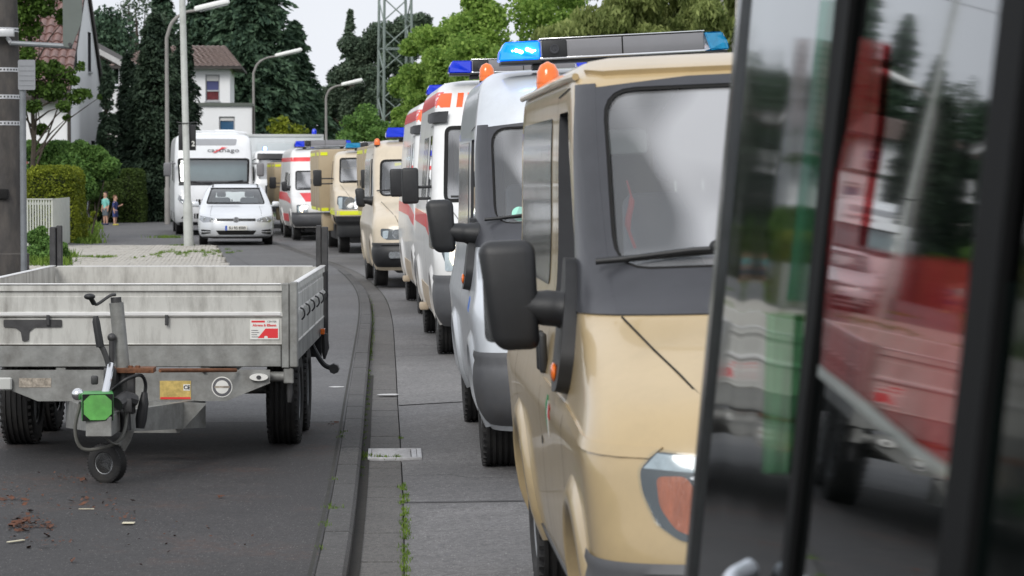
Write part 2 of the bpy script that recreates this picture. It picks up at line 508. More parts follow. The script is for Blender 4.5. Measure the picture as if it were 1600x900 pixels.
# ------------------------------------------------------------------ vehicle bodies
class Body:
    """rows: (z, y_front, half_width, corner_depth, rear_y).  Local x across, y backwards from the bumper, z up."""
    def __init__(s, rows, n=3.0):
        z = [r[0] for r in rows]
        s.z0, s.z1 = z[0], z[-1]
        s.zs = z
        s.yf = pchip(z, [r[1] for r in rows]); s.w = pchip(z, [r[2] for r in rows])
        s.c = pchip(z, [r[3] for r in rows]); s.yr = pchip(z, [r[4] for r in rows])
        s.n = n
    def front(s, x, z):
        q = min(abs(x) / s.w(z), 1.0)
        return s.yf(z) + s.c(z) * (1 - (1 - q ** s.n) ** (1 / s.n))
    def side(s, y, z):
        q = (y - s.yf(z)) / s.c(z)
        if q >= 1: return s.w(z)
        q = max(q, 0.0)
        return s.w(z) * (max(1 - (1 - q) ** s.n, 0)) ** (1 / s.n)
    def pt(s, kind, u, v, off=0.0):
        def P(u, v):
            if kind == 'l': return Vector((-s.side(u + s.yf(v), v), u + s.yf(v), v))   # u counted from the nose at that height
            if kind == 'r': return Vector((s.side(u + s.yf(v), v), u + s.yf(v), v))
            if kind == 'F': return Vector((u, s.front(u, v), v))
            if kind == 'L': return Vector((-s.side(u, v), u, v))
            return Vector((s.side(u, v), u, v))
        p = P(u, v)
        if off:
            e = 0.004
            a = P(u + e, v) - P(u - e, v)
            b = P(u, min(v + e, s.z1)) - P(u, max(v - e, s.z0))
            nn = a.cross(b)
            if nn.length > 1e-12:
                nn.normalize()
                if kind == 'F' and nn.y > 0: nn = -nn
                if kind in 'Ll' and nn.x > 0: nn = -nn
                if kind in 'Rr' and nn.x < 0: nn = -nn
                p = p + nn * off
        return p
    def mesh(s, bm, nf=18, zstep=0.045):
        zs = set(s.zs)
        for a, b in zip(s.zs, s.zs[1:]):
            k = max(1, int((b - a) / zstep + 0.5))
            for i in range(k): zs.add(a + (b - a) * i / k)
        # denser where the front runs back fast (bonnet)
        zl = sorted(zs)
        extra = []
        for a, b in zip(zl, zl[1:]):
            k = int(abs(s.yf(b) - s.yf(a)) / 0.10)
            extra += [a + (b - a) * i / (k + 1) for i in range(1, k + 1)]
        zl = sorted(set(zl) | set(extra))
        rings = []
        for z in zl:
            w, yf, c, yr = s.w(z), s.yf(z), s.c(z), s.yr(z)
            half = []
            for i in range(nf + 1):                       # centre of the nose to the flank
                t = (i / nf) * math.pi / 2
                qx = math.sin(t) ** (2 / s.n); qy = 1 - math.cos(t) ** (2 / s.n)
                half.append((w * qx, yf + c * qy))
            ns_ = 14
            for i in range(1, ns_ + 1):
                half.append((w, yf + c + (yr - 0.12 - yf - c) * i / ns_))
            for i in range(1, 5):
                t = i / 4 * math.pi / 2
                half.append((w - 0.1 * (1 - math.cos(t)), yr - 0.12 + 0.12 * math.sin(t)))
            half.append((0, yr))
            ring = [bm.verts.new((x, y, z)) for x, y in half]
            ring += [bm.verts.new((-x, y, z)) for x, y in reversed(half[1:-1])]
            rings.append(ring)
        n = len(rings[0])
        for a, b in zip(rings, rings[1:]):
            for k in range(n):
                bm.faces.new([a[k], a[(k + 1) % n], b[(k + 1) % n], b[k]])
        bm.faces.new(list(reversed(rings[0])))
        bm.faces.new(rings[-1])
    def patch(s, kind, poly, off=0.006, step=0.06, skirt=0.012, bm=None):
        """polygon given in the surface's own (u, z), laid on the body with a turned-in rim"""
        q = bmesh.new()
        qv = [q.verts.new((u, v, 0)) for u, v in poly]
        for tri in tessellate_polygon([[Vector((u, v, 0)) for u, v in poly]]):
            try: q.faces.new([qv[i] for i in tri])
            except ValueError: pass
        us = [p[0] for p in poly]; vs = [p[1] for p in poly]
        k = int((max(us) - min(us)) / step)
        for i in range(1, k + 1):
            co = min(us) + (max(us) - min(us)) * i / (k + 1)
            bmesh.ops.bisect_plane(q, geom=q.verts[:] + q.edges[:] + q.faces[:], plane_co=(co, 0, 0), plane_no=(1, 0, 0))
        k = int((max(vs) - min(vs)) / step)
        for i in range(1, k + 1):
            co = min(vs) + (max(vs) - min(vs)) * i / (k + 1)
            bmesh.ops.bisect_plane(q, geom=q.verts[:] + q.edges[:] + q.faces[:], plane_co=(0, co, 0), plane_no=(0, 1, 0))
        bmesh.ops.remove_doubles(q, verts=q.verts[:], dist=0.0004)
        uv = {v: (v.co.x, v.co.y) for v in q.verts}
        be = [e for e in q.edges if len(e.link_faces) == 1]
        bv = {v for e in be for v in e.verts}
        top = {v: s.pt(kind, *uv[v], off) for v in q.verts}
        low = {v: s.pt(kind, *uv[v], off - skirt) for v in bv}
        own = bm is None
        if own: bm = bmesh.new()
        T = {v: bm.verts.new(top[v]) for v in q.verts}
        Lw = {v: bm.verts.new(low[v]) for v in bv}
        for f in q.faces:
            try:
                nf_ = bm.faces.new([T[v] for v in f.verts])
                nf_.normal_update()
                g = nf_.normal.y if kind == 'F' else (nf_.normal.x if kind in 'Ll' else -nf_.normal.x)
                if g > 0: nf_.normal_flip()
            except ValueError: pass
        if own and not skirt: ORIENTED.append(bm)
        if skirt:
            for e in be:
                a, b = e.verts
                try: bm.faces.new([T[a], T[b], Lw[b], Lw[a]])
                except ValueError: pass
        q.free()
        return bm
    def seam(s, kind, pts, wid=0.006, off=0.0015, bm=None):
        own = bm or bmesh.new()
        fine = []
        for a, b in zip(pts, pts[1:]):
            k = max(1, int(math.dist(a, b) / 0.05))
            fine += [(a[0] + (b[0] - a[0]) * i / k, a[1] + (b[1] - a[1]) * i / k) for i in range(k)]
        fine.append(pts[-1])
        prev = None
        for i, (u, v) in enumerate(fine):
            a, b = fine[max(i - 1, 0)], fine[min(i + 1, len(fine) - 1)]
            d = Vector((b[0] - a[0], b[1] - a[1])).normalized()
            nx, ny = -d.y * wid / 2, d.x * wid / 2
            cur = (own.verts.new(s.pt(kind, u + nx, v + ny, off)), own.verts.new(s.pt(kind, u - nx, v - ny, off)))
            if prev: own.faces.new([prev[0], prev[1], cur[1], cur[0]])
            prev = cur
        return own

def cut(o, cutters):
    """boolean difference, evaluated into the mesh; the cutters are thrown away"""
    tmp = []
    for bm in cutters:
        me = bpy.data.meshes.new('c')
        bmesh.ops.recalc_face_normals(bm, faces=bm.faces)
        bm.to_mesh(me); bm.free()
        c = bpy.data.objects.new('c', me)
        C.objects.link(c)
        c.parent = o.parent
        me.materials.append(INTER)
        md = o.modifiers.new('b', 'BOOLEAN'); md.material_mode = 'TRANSFER'; md.operation = 'DIFFERENCE'; md.solver = 'EXACT'; md.object = c
        tmp.append(c)
    dg = bpy.context.evaluated_depsgraph_get()
    me = bpy.data.meshes.new_from_object(o.evaluated_get(dg))
    o.modifiers.clear()
    old = o.data
    o.data = me
    bpy.data.meshes.remove(old)
    for c in tmp:
        me2 = c.data
        bpy.data.objects.remove(c); bpy.data.meshes.remove(me2)
    me.shade_smooth()
    me.set_sharp_from_angle(angle=R(32))

def add_wheel(parent, x, y, r, wid, steer=0.0, hub=0.62, rimmat=None, nblocks=0):
    """tyre with tread grooves, steel rim, hub; x = outer face"""
    sgn = 1 if x > 0 else -1
    e = bpy.data.objects.new('wheel', None)
    C.objects.link(e); e.parent = parent
    e.location = (x - sgn * wid / 2, y, r)
    e.rotation_euler = (0, 0, steer)
    key = (round(r, 3), round(wid, 3), hub)
    if key not in WC:
        h = wid / 2
        bm = BM()
        pr = [(-h * .80, r * hub), (-h * .97, r * (hub + .06)), (-h, r * .80), (-h * .93, r * .93), (-h * .80, r * .985)]
        # grooves round the tread
        ng = 4
        xs = np.linspace(-h * .74, h * .74, ng * 2 + 2)
        for i, xx in enumerate(xs[:-1]):
            rr = r if i % 2 == 0 else r * .972
            pr += [(xx, rr), (xs[i + 1] - 0.001, rr)]
        pr += [(h * .80, r * .985), (h * .93, r * .93), (h, r * .80), (h * .97, r * (hub + .06)), (h * .80, r * hub)]
        lathe(bm, pr, 'x', 40)
        # cross cuts at the shoulders
        for k in range(40):
            t = 2 * math.pi * k / 40
            for s_ in (-1, 1):
                M = Matrix.Rotation(t, 4, 'X') @ Matrix.Translation((s_ * h * .86, 0, r * .968))
                box(bm, -h * .10, h * .10, -r * .028, r * .028, -.02 * r, .028 * r, M=M)
        me = bpy.data.meshes.new('tyre')
        bmesh.ops.recalc_face_normals(bm, faces=bm.faces); bm.to_mesh(me); bm.free()
        me.materials.append(RUBBER); me.shade_smooth(); me.set_sharp_from_angle(angle=R(30))
        bm = BM()
        q = r * hub
        lathe(bm, [(-h * .8, q), (-h * .85, q * 1.02), (-h * .75, q * .93), (-h * .25, q * .88), (-h * .12, q * .60), (-h * .35, q * .48),
                   (-h * .38, q * .25), (-h * .62, q * .22), (-h * .64, 0.001)], 'x', 32)
        lathe(bm, [(h * .8, q), (h * .85, q * 1.02), (h * .75, q * .93), (h * .25, q * .88), (h * .12, q * .60), (h * .35, q * .48),
                   (h * .38, q * .25), (h * .62, q * .22), (h * .64, 0.001)], 'x', 32)
        for k in range(5):
            t = 2 * math.pi * k / 5
            for s_ in (-1, 1):
                lathe(bm, [(s_ * h * .30, q * .05), (s_ * h * .46, q * .05)], 'x', 6, at=(0, math.cos(t) * q * .36, math.sin(t) * q * .36))
        me2 = bpy.data.meshes.new('rim')
        bmesh.ops.recalc_face_normals(bm, faces=bm.faces); bm.to_mesh(me2); bm.free()
        me2.shade_smooth(); me2.set_sharp_from_angle(angle=R(35))
        me2.materials.append(rimmat or STEEL)
        WC[key] = (me, me2)
    for nm, me in zip(('tyre', 'rim'), WC[key]):
        o = bpy.data.objects.new(nm, me); C.objects.link(o); o.parent = e
    return e
WC = {}

def van_mirror(T, S, x, y, z, hw=0.195, hh=0.37, arm=0.13, style='round', cat=None):
    """S = -1 on the photograph's left.  (x, y, z): where the arm leaves the door.  Head hangs outboard."""
    m = bpy.data.objects.new('mirror', None); C.objects.link(m); m.parent = T
    m.location = (x, y, z)
    bm = BM()
    hx0 = arm
    vs = box(bm, hx0, hx0 + hw, -0.075, 0.075, -hh * .40, hh * .60, bev=0.045 if style == 'round' else 0.03, seg=4)
    for v in vs:
        t = (v.co.z + hh * .40) / hh
        cx = hx0 + hw * .5
        k = 1 - 0.20 * max(1 - t, 0) ** 1.5 if style == 'round' else 1 - .04 * (1 - t)
        v.co.x = cx + (v.co.x - cx) * k - (1 - t) * (0.015 if style == 'round' else 0.0)
        v.co.y *= 0.75 + 0.25 * math.sin(t * math.pi)
        if style == 'round' and t < .2: v.co.x -= (.2 - t) * .08
        v.co.x *= S
    obj('mirror_housing', bm, BLACKP, m, 45)
    bm = BM()
    pr = rpoly([(hx0 + .015, -hh * .34), (hx0 + hw - .015, -hh * .34), (hx0 + hw - .015, hh * .54), (hx0 + .015, hh * .54)], .03)
    prism(bm, [(S * a, b) for a, b in pr], 'y', 0.072, 0.078)
    obj('mirror_glass', bm, CHROME, m)
    bm = BM()
    if style == 'round':
        tube(bm, arc_pts([(-S * .02, 0.01, -0.035), (S * (arm * .5), 0, -0.02), (S * (arm + .05), 0, 0.0)], 5), [0.088] * 3 + [0.080] * 2 + [0.070] * 3 + [0.064] * 3, 16)
    else:
        box(bm, min(-S * .02, S * (arm + .03)), max(-S * .02, S * (arm + .03)), -.03, .03, hh * .02, hh * .10, .01)
        box(bm, min(-S * .02, S * (arm + .03)), max(-S * .02, S * (arm + .03)), -.03, .03, -hh * .30, -hh * .22, .01)
    for v in bm.verts:
        if style == 'round': v.co.z = v.co.z * 0.85
    obj('mirror_arm', bm, BLACKP, m, 50)
    return m

def light_bar(parent, x0, x1, y, z, h=0.13, d=0.28, left=BLUEL, right=BLUEL, lens=0.30, on=False, top=None, grey=None, speaker=True):
    lb = bpy.data.objects.new('light_bar', None); C.objects.link(lb); lb.parent = parent
    lb.location = (0, y, z)
    grey = grey or mat('bar_grey_cover', (0.22, 0.22, 0.235), 0.35, coat=0.4, var=0.04)
    bm = BM()
    box(bm, x0 + lens, x1 - lens * .6, 0, d, 0.012, h, .012, 3)
    obj('bar_cover', bm, grey, lb)
    bm = BM()
    box(bm, x0 + .015, x1 - .015, .015, d - .015, -0.012, .012, .004)
    for xx in (x0 + .22, x1 - .30):
        box(bm, xx, xx + .09, .05, d - .05, -.05, -0.014, .008)
    obj('bar_base', bm, BLACKP, lb)
    for s_, m_, (a, b) in ((-1, left, (x0, x0 + lens - .003)), (1, right, (x1 - lens * .6 + .003, x1))):
        bm = BM()
        if s_ < 0:
            prism(bm, [(a, .014), (b, .014), (b, h - .003), (a + .045, h - .003), (a + .012, h * .55)], 'y', 0.002, d - .002)
        else:
            prism(bm, [(a + .035, .014), (b, .014), (b - .01, h * .5), (b - .045, h - .003), (a, h - .003)], 'y', 0.002, d - .002)
        bmesh.ops.bevel(bm, geom=bm.edges[:], offset=.008, segments=2, affect='EDGES')
        obj('blue_lens', bm, m_, lb, 40)
    bm = BM()
    box(bm, x0 + lens - .004, x1 - lens * .6 + .004, -.004, d + .004, h + .001, h + .010, .003)
    box(bm, x0 + lens - .004, x1 - lens * .6 + .004, -.004, .01, .004, .022, .003)
    obj('trim_rail', bm, CHROME, lb)
    bm = BM()
    for f in (.5, ):
        xx = x0 + lens + (x1 - x0 - lens * 1.6) * f
        box(bm, xx - .004, xx + .004, -.003, d, .02, h + .004)
    obj('cover_joint', bm, SEAM, lb)
    if speaker:
        bm = BM()
        box(bm, x0 + lens + .01, x0 + lens + .17, -.006, .0, .018, h - .006, .006)
        obj('speaker_recess', bm, BLACKP, lb)
        bm = BM()
        lathe(bm, [(-.012, .030), (-.016, .030), (-.016, .022), (-.009, .020), (-.009, .008), (-.018, .008), (-.018, .001)], 'y', 20,
              at=(x0 + lens + .09, 0, h * .5 + .006))
        obj('speaker_horn', bm, GREYP, lb)
    if on:
        for k, (dx, dz) in enumerate([(.115, .002), (.135, -.004), (.148, -.010), (.185, .006), (.200, .0), (.215, -.008), (.09, .0), (.235, -.004)]):
            bm = BM()
            bmesh.ops.create_icosphere(bm, subdivisions=2, radius=.012 if k < 6 else .006, matrix=Matrix.Translation((x0 + dx, -.008, h * .55 + dz)))
            obj('led', bm, LEDON, lb, 60)
    return lb

def amber_beacon(parent, x, y, z, r=.042, h=.10):
    b = bpy.data.objects.new('amber_beacon', None); C.objects.link(b); b.parent = parent; b.location = (x, y, z)
    bm = BM()
    lathe(bm, [(0, r * .99), (h * .3, r), (h * .65, r * .92), (h * .88, r * .62), (h, .001)], 'z', 24)
    lathe(bm, [(h * .28, r * 1.03), (h * .31, r * 1.03)], 'z', 24)
    obj('lens', bm, AMBER, b, 60)
    bm = BM(); lathe(bm, [(-.02, r * .9), (0, r * 1.02), (.004, r * .98)], 'z', 24)
    obj('base', bm, BLACKP, b)
    return b

def text_side(x, y, z, S):
    # readable from outside on the flank: S=-1 the photograph's left flank
    rz = R(-90) if S < 0 else R(90)
    return Matrix.Translation((x, y, z)) @ Matrix.Rotation(rz, 4, 'Z') @ Matrix.Rotation(R(90), 4, 'X')

def van(name, label, cat, loc, yaw, roll, P):
    """a panel van; P holds proportions, colours and fittings"""
    T = thing(name, label, cat, loc, (0, -roll, yaw), P.get('group'))
    B = Body(P['rows'], P.get('n', 3.0))
    bm = BM(); B.mesh(bm)
    body = obj('body', bm, P['paint'], T)
    ws = P['ws']                      # windscreen polygon (x, z)
    wa = P['wheels']                  # wheel y positions
    wr, ww = P.get('wr', .34), P.get('ww', .215)
    cut1 = BM()                       # cab space
    zl, zh = P['cab']
    yw = B.front(0, zl)
    prism(cut1, [(yw + .22, zl - .12), (yw + 2.6, zl - .55), (yw + 2.6, zh), (B.yf(zh) + .12, zh)], 'x', -B.w(zh) + .09, B.w(zh) - .09)
    cut2 = BM(); prism(cut2, ws, 'y', -.5, B.front(0, ws[0][1]) + 1.2)
    cutters = [cut1, cut2]
    for poly in P.get('side_windows', []):
        c3 = BM(); prism(c3, poly, 'x', -1.6, 0); cutters.append(c3)
    for y in wa:
        for s_ in (-1, 1):
            c = BM(); xo = s_ * 1.3; xi = s_ * (B.w(.5) - .30)
            lathe(c, [(min(xi, xo), wr + .06), (max(xi, xo), wr + .06)], 'x', 36, at=(0, y, wr + .02)); cutters.append(c)
    cut(body, cutters)
    # glass set 4 mm back from the painted edge
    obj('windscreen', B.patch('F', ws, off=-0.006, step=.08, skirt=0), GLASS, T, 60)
    for poly in P.get('side_glass', P.get('side_windows', [])):
        obj('side_window', B.patch('L', poly, off=-0.004, step=.12, skirt=0), SIDEG, T, 60)
    for poly in P.get('side_windows', []):
        obj('side_window', B.patch('R', poly, off=.004, step=.12), TINTED, T, 60)
    # windscreen rubber and dark border print
    us = [p[0] for p in ws]; vs = [p[1] for p in ws]
    cxs, czs = 0, (min(vs) + max(vs)) / 2
    if P.get('ws_border', True):
        bmq = BM(); B.seam('F', [(u * 1.0, v) for u, v in ws] + [ws[0]], P.get('ws_rim', .035), .003, bmq)
        obj('windscreen_seal', bmq, P.get('ws_rim_mat', SEAM), T, 60)
    for poly in P.get('surround', []):
        obj('cab_surround', B.patch('F', poly, off=.006, step=.028), P.get('surround_mat', GREYP), T, 50)
    for kind, poly in P.get('black', []):
        obj('pillar_trim', B.patch(kind, poly, off=.0065, step=.03), GREYP, T, 50)
    for kind, poly in P.get('dark_glass', []):
        obj('side_window', B.patch(kind, poly, off=.004, step=.1), mat('tinted_pane', (.01, .012, .012), .13, coat=.3, var=0, spec=.5, bump=.25, bscale=1.6, stretch=(1, 7, .35)), T, 60)
    for nm, kind, poly, m_, off in P.get('patches', []):
        obj(nm, B.patch(kind, poly, off=off, step=.07), m_, T, 50)
    for kind, pts in P.get('seams', []):
        obj('shut_line', B.seam(kind, pts, .007, .002), SEAM, T)
    # bumper: a swelling strip round the nose
    if 'bumper' in P:
        z0, z1, bulge, m_ = P['bumper']
        bm = BM()
        prev = None
        for i in range(15):
            t = i / 14
            z = z0 + (z1 - z0) * t
            o_ = bulge * math.sin(min(t * 1.15, 1) * math.pi) ** .5 if t < .87 else bulge * .45 * (1 - (t - .87) / .13) + .012
            zz = max(z, B.z0 + .002)
            ring = []
            w_, yf_, c_ = B.w(zz), B.yf(zz), B.c(zz)
            for j in range(-20, 21):
                a = j / 20
                t2 = abs(a) * math.pi / 2
                qx = math.sin(t2) ** (2 / B.n); qy = 1 - math.cos(t2) ** (2 / B.n)
                ring.append(bm.verts.new((math.copysign(qx * (w_ + o_ * .5), a), yf_ - o_ + (c_ + o_) * qy, z)))
            xe = w_ + o_ * .5
            ye = wa[0] - wr - .075
            ring = [bm.verts.new((-xe, ye, z))] + ring + [bm.verts.new((xe, ye, z))]
            if prev:
                for j in range(len(ring) - 1): bm.faces.new([prev[j], prev[j + 1], ring[j + 1], ring[j]])
            prev = ring
        obj('bumper', bm, m_, T, 50)
    # flared arch lips
    if P.get('lips', True):
        for y in wa:
            for s_ in (-1, 1):
                k_ = 'R' if s_ > 0 else 'L'
                bm = BM(); prev = None
                for k in range(0, 37):
                    t = R(-16 + 212 * k / 36); ring = []
                    for rr, off in ((wr + .050, -.05), (wr + .052, .020), (wr + .062, .028), (wr + .095, .024), (wr + .125, .010), (wr + .150, -.004)):
                        yy = max(y + math.cos(t) * rr, .22); zz = max(wr + .02 + math.sin(t) * rr, B.z0 + .015)
                        ring.append(bm.verts.new(B.pt(k_, yy, zz, off)))
                    if prev:
                        for j in range(len(ring) - 1): bm.faces.new([prev[j], prev[j + 1], ring[j + 1], ring[j]])
                    prev = ring
                obj('wheel_arch', bm, P.get('lip_mat', P['paint']), T, 70)
    track = B.w(.5) - .015
    for y in wa:
        for s_ in (-1, 1):
            add_wheel(T, s_ * track, y, wr, ww, P.get('steer', 0) if y == wa[0] else 0)
    # underbody
    bm = BM(); box(bm, -.62, .62, wa[0] - .55, P['rows'][0][4] - .3, .22, B.z0 + .05, .03)
    box(bm, -.8, .8, wa[0] + wr + .1, wa[1] - wr - .1, .26, B.z0 + .04, .02)
    obj('underbody', bm, DARKMET, T)
    # cab furniture
    yc = yw + .35
    bm = BM(); box(bm, -.78, .78, yw + .12, yw + .62, zl - .30, zl - .02, .05, 3)
    obj('dashboard', bm, INTER, T)
    for xx in (-.42, .42):
        s = bpy.data.objects.new('cab_seat', None); C.objects.link(s); s.parent = T
        bm = BM(); box(bm, xx - .25, xx + .25, yw + 1.15, yw + 1.28, zl - .45, zl + .32, .05, 3); obj('backrest', bm, SEATM, s)
        bm = BM(); box(bm, xx - .13, xx + .13, yw + 1.17, yw + 1.27, zl + .36, zl + .56, .04, 3); obj('headrest', bm, SEATM, s)
        bm = BM(); tube(bm, [(xx - .05, yw + 1.22, zl + .3), (xx - .05, yw + 1.22, zl + .4)], .008, 6)
        tube(bm, [(xx + .05, yw + 1.22, zl + .3), (xx + .05, yw + 1.22, zl + .4)], .008, 6); obj('headrest_post', bm, CHROME, s)
    bm = BM(); lathe(bm, [(-.012, .19), (0, .203), (.012, .19), (0, .178), (-.012, .19)], 'z', 28)
    box(bm, -.18, .18, -.02, .02, -.01, .01); box(bm, -.06, .06, -.06, .05, -.03, .012, .01)
    o = obj('steering_wheel', bm, BLACKP, T, 50); o.location = (P.get('wheel_x', .42), yw + .72, zl + .02); o.rotation_euler = (R(-55) * -1, 0, 0)
    if P.get('headliner', True):
        bm = BM(); box(bm, -B.w(zh) + .12, B.w(zh) - .12, B.yf(zh) + .16, B.yf(zh) + 2.3, zh - .03, zh - .005, .01)
        obj('headliner', bm, HEADLINER, T)
        bm = BM(); box(bm, -.62, .62, yw + 2.3, yw + 2.33, zl - .2, zh - .03); obj('bulkhead', bm, HEADLINER, T)
    # wipers
    for (a, b) in P.get('wipers', []):
        bm = BM()
        pa, pb = B.pt('F', *a, .035), B.pt('F', *b, .03)
        tube(bm, [pa, (pa + pb) / 2 + Vector((0, -.02, .01)), pb], [.012, .009, .008], 8)
        la = B.pt('F', a[0] * .9 + b[0] * .1, a[1] + .02, .02)
        d = (pb - pa).normalized() * .62
        tube(bm, [pb - d * .9, pb + d * .10], .011, 8)
        obj('wiper', bm, BLACKP, T, 50)
    T['B'] = 0
    del T['B']
    return T, B

# ------------------------------------------------------------------ ground, road, kerb
KERB = [(-30, .9), (-10, .25), (0, -.28), (5, -.48), (12.3, -.74), (18.2, -1.0), (20.7, -1.12), (26.4, -1.385), (33.3, -1.72), (38.3, -2.02),
        (44, -2.5), (49, -3.04), (52, -3.47), (61.7, -5.0), (69.5, -6.2), (80, -8.3), (95, -11.8), (115, -17.6), (150, -30), (200, -52)]
KX = pchip([k[0] for k in KERB], [k[1] for k in KERB])
FOOT = 0.08           # the footway stands 8 cm above the gutter
CROWN = 0.024
def knorm(D):
    d = (KX(D + .5) - KX(D - .5))
    L = math.hypot(d, 1)
    return Vector((1 / L, -d / L, 0)), Vector((d / L, 1 / L, 0))     # towards the road, along it
def kpt(D, off, z=0.0):
    n, t = knorm(D)
    p = Vector((KX(D), D, 0)) + n * off
    p.z = z
    return p
def road_z(off):
    return CROWN * (off if off < 3.4 else 6.8 - off)

def strip(name, offs, D0, D1, m, zf, kind='structure', step=1.0, parent=None):
    bm = BM()
    n = int((D1 - D0) / step)
    prev = None
    for i in range(n + 1):
        D = D0 + (D1 - D0) * i / n
        ring = [bm.verts.new(kpt(D, o, zf(o))) for o in offs]
        if prev:
            for j in range(len(offs) - 1): bm.faces.new([prev[j], prev[j + 1], ring[j + 1], ring[j]])
        prev = ring
    o = obj(name, bm, m, parent, None)
    if kind: o['kind'] = kind
    return o

def asphalt(name, base, worn, speck, crack=0.5, patchy=0.5, scale=1.0, stain=None, stain_amt=0.0):
    m = bpy.data.materials.new(name); m.use_nodes = True
    t = m.node_tree; b = t.nodes['Principled BSDF']
    b.inputs['Roughness'].default_value = 0.72
    b.inputs['Specular IOR Level'].default_value = 0.5
    tcn = t.nodes.new('ShaderNodeTexCoord'); vec = tcn.outputs['Object']
    def noise(s, d=4, r=.6):
        n = t.nodes.new('ShaderNodeTexNoise'); n.inputs['Scale'].default_value = s; n.inputs['Detail'].default_value = d
        n.inputs['Roughness'].default_value = r; t.links.new(vec, n.inputs['Vector']); return n.outputs['Fac']
    def rmap(x, a, b_, c=0., d=1.):
        q = t.nodes.new('ShaderNodeMapRange'); q.inputs['From Min'].default_value = a; q.inputs['From Max'].default_value = b_
        q.inputs['To Min'].default_value = c; q.inputs['To Max'].default_value = d; t.links.new(x, q.inputs['Value']); return q.outputs[0]
    def mix(f, a, b_):
        q = t.nodes.new('ShaderNodeMix'); q.data_type = 'RGBA'
        if isinstance(f, float): q.inputs[0].default_value = f
        else: t.links.new(f, q.inputs[0])
        for s, v in ((6, a), (7, b_)):
            if isinstance(v, tuple): q.inputs[s].default_value = v + (1,)
            else: t.links.new(v, q.inputs[s])
        return q.outputs[2]
    col = mix(rmap(noise(.55 * scale, 5, .65), .35, .65), base, worn)
    col = mix(rmap(noise(3.0, 8, .75), .48, .72, 0, patchy), col, tuple(c * .55 for c in base))
    col = mix(rmap(noise(150, 2, .6), .42, .60, 0, .75), col, tuple(c * .45 for c in base))
    v = t.nodes.new('ShaderNodeTexVoronoi'); v.inputs['Scale'].default_value = 75; t.links.new(vec, v.inputs['Vector'])
    sp = t.nodes.new('ShaderNodeSeparateColor'); t.links.new(v.outputs['Color'], sp.inputs[0])
    grain = t.nodes.new('ShaderNodeMath'); grain.operation = 'MULTIPLY'
    t.links.new(rmap(sp.outputs[0], .72, .92, 0, 1), grain.inputs[0]); t.links.new(rmap(v.outputs['Distance'], .30, .18, 0, 1), grain.inputs[1])
    col = mix(grain.outputs[0], col, speck)
    gr = t.nodes.new('ShaderNodeTexVoronoi'); gr.inputs['Scale'].default_value = 52; t.links.new(vec, gr.inputs['Vector'])
    sg = t.nodes.new('ShaderNodeSeparateColor'); t.links.new(gr.outputs['Color'], sg.inputs[0])
    col = mix(rmap(sg.outputs[1], .35, 1., 0, .62), col, tuple(c * .38 for c in base))
    if stain:
        st = t.nodes.new('ShaderNodeMath'); st.operation = 'MULTIPLY'
        t.links.new(rmap(noise(1.1, 7, .8), .52, .66, 0, 1), st.inputs[0]); t.links.new(rmap(noise(14, 5, .8), .42, .6, 0, stain_amt), st.inputs[1])
        col = mix(st.outputs[0], col, stain)
    # thin cracks
    n = t.nodes.new('ShaderNodeTexNoise'); n.inputs['Scale'].default_value = 1.5; n.inputs['Detail'].default_value = 6; t.links.new(vec, n.inputs['Vector'])
    va = t.nodes.new('ShaderNodeVectorMath'); va.operation = 'MULTIPLY_ADD'
    t.links.new(n.outputs['Color'], va.inputs[0]); va.inputs[1].default_value = (.8, .8, .8); t.links.new(vec, va.inputs[2])
    vc = t.nodes.new('ShaderNodeTexVoronoi'); vc.feature = 'DISTANCE_TO_EDGE'; vc.inputs['Scale'].default_value = .42; t.links.new(va.outputs[0], vc.inputs['Vector'])
    ck = t.nodes.new('ShaderNodeMath'); ck.operation = 'MULTIPLY'
    t.links.new(rmap(vc.outputs['Distance'], .0, .006, 1, 0), ck.inputs[0]); t.links.new(rmap(noise(.4), .45, .6, 0, crack), ck.inputs[1])
    col = mix(ck.outputs[0], col, (.012, .012, .011))
    t.links.new(col, b.inputs['Base Color'])
    bp = t.nodes.new('ShaderNodeBump'); bp.inputs['Strength'].default_value = .6; bp.inputs['Distance'].default_value = .006
    t.links.new(noise(110, 3, .7), bp.inputs['Height']); t.links.new(bp.outputs[0], b.inputs['Normal'])
    return m
ROADM = asphalt('road_asphalt', (.145, .143, .146), (.25, .245, .247), (.44, .43, .42), 1.0, .6)
FOOTM = asphalt('footway_asphalt', (.12, .12, .124), (.17, .17, .173), (.36, .36, .35), .9, .5)
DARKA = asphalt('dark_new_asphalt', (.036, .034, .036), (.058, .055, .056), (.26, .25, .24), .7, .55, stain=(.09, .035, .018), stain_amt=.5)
GUTM = asphalt('gutter_slab_concrete', (.115, .110, .105), (.16, .153, .145), (.26, .25, .23), .2, .5)
KERBM = asphalt('kerb_stone', (.075, .073, .072), (.11, .107, .105), (.30, .29, .28), .1, .6)
PAVEM = mat('pale_paver', (.46, .44, .40), .85, var=.15, vscale=2.0, bump=.3, bscale=120, dirt=(.22, .2, .15), dirt_amt=.5, dirt_scale=4)
SOIL = mat('soil', (.05, .045, .03), .95, var=.3, vscale=3, bump=.4)
GRASSG = mat('grass_ground', (.05, .075, .025), .95, var=.35, vscale=1.5, bump=.5)

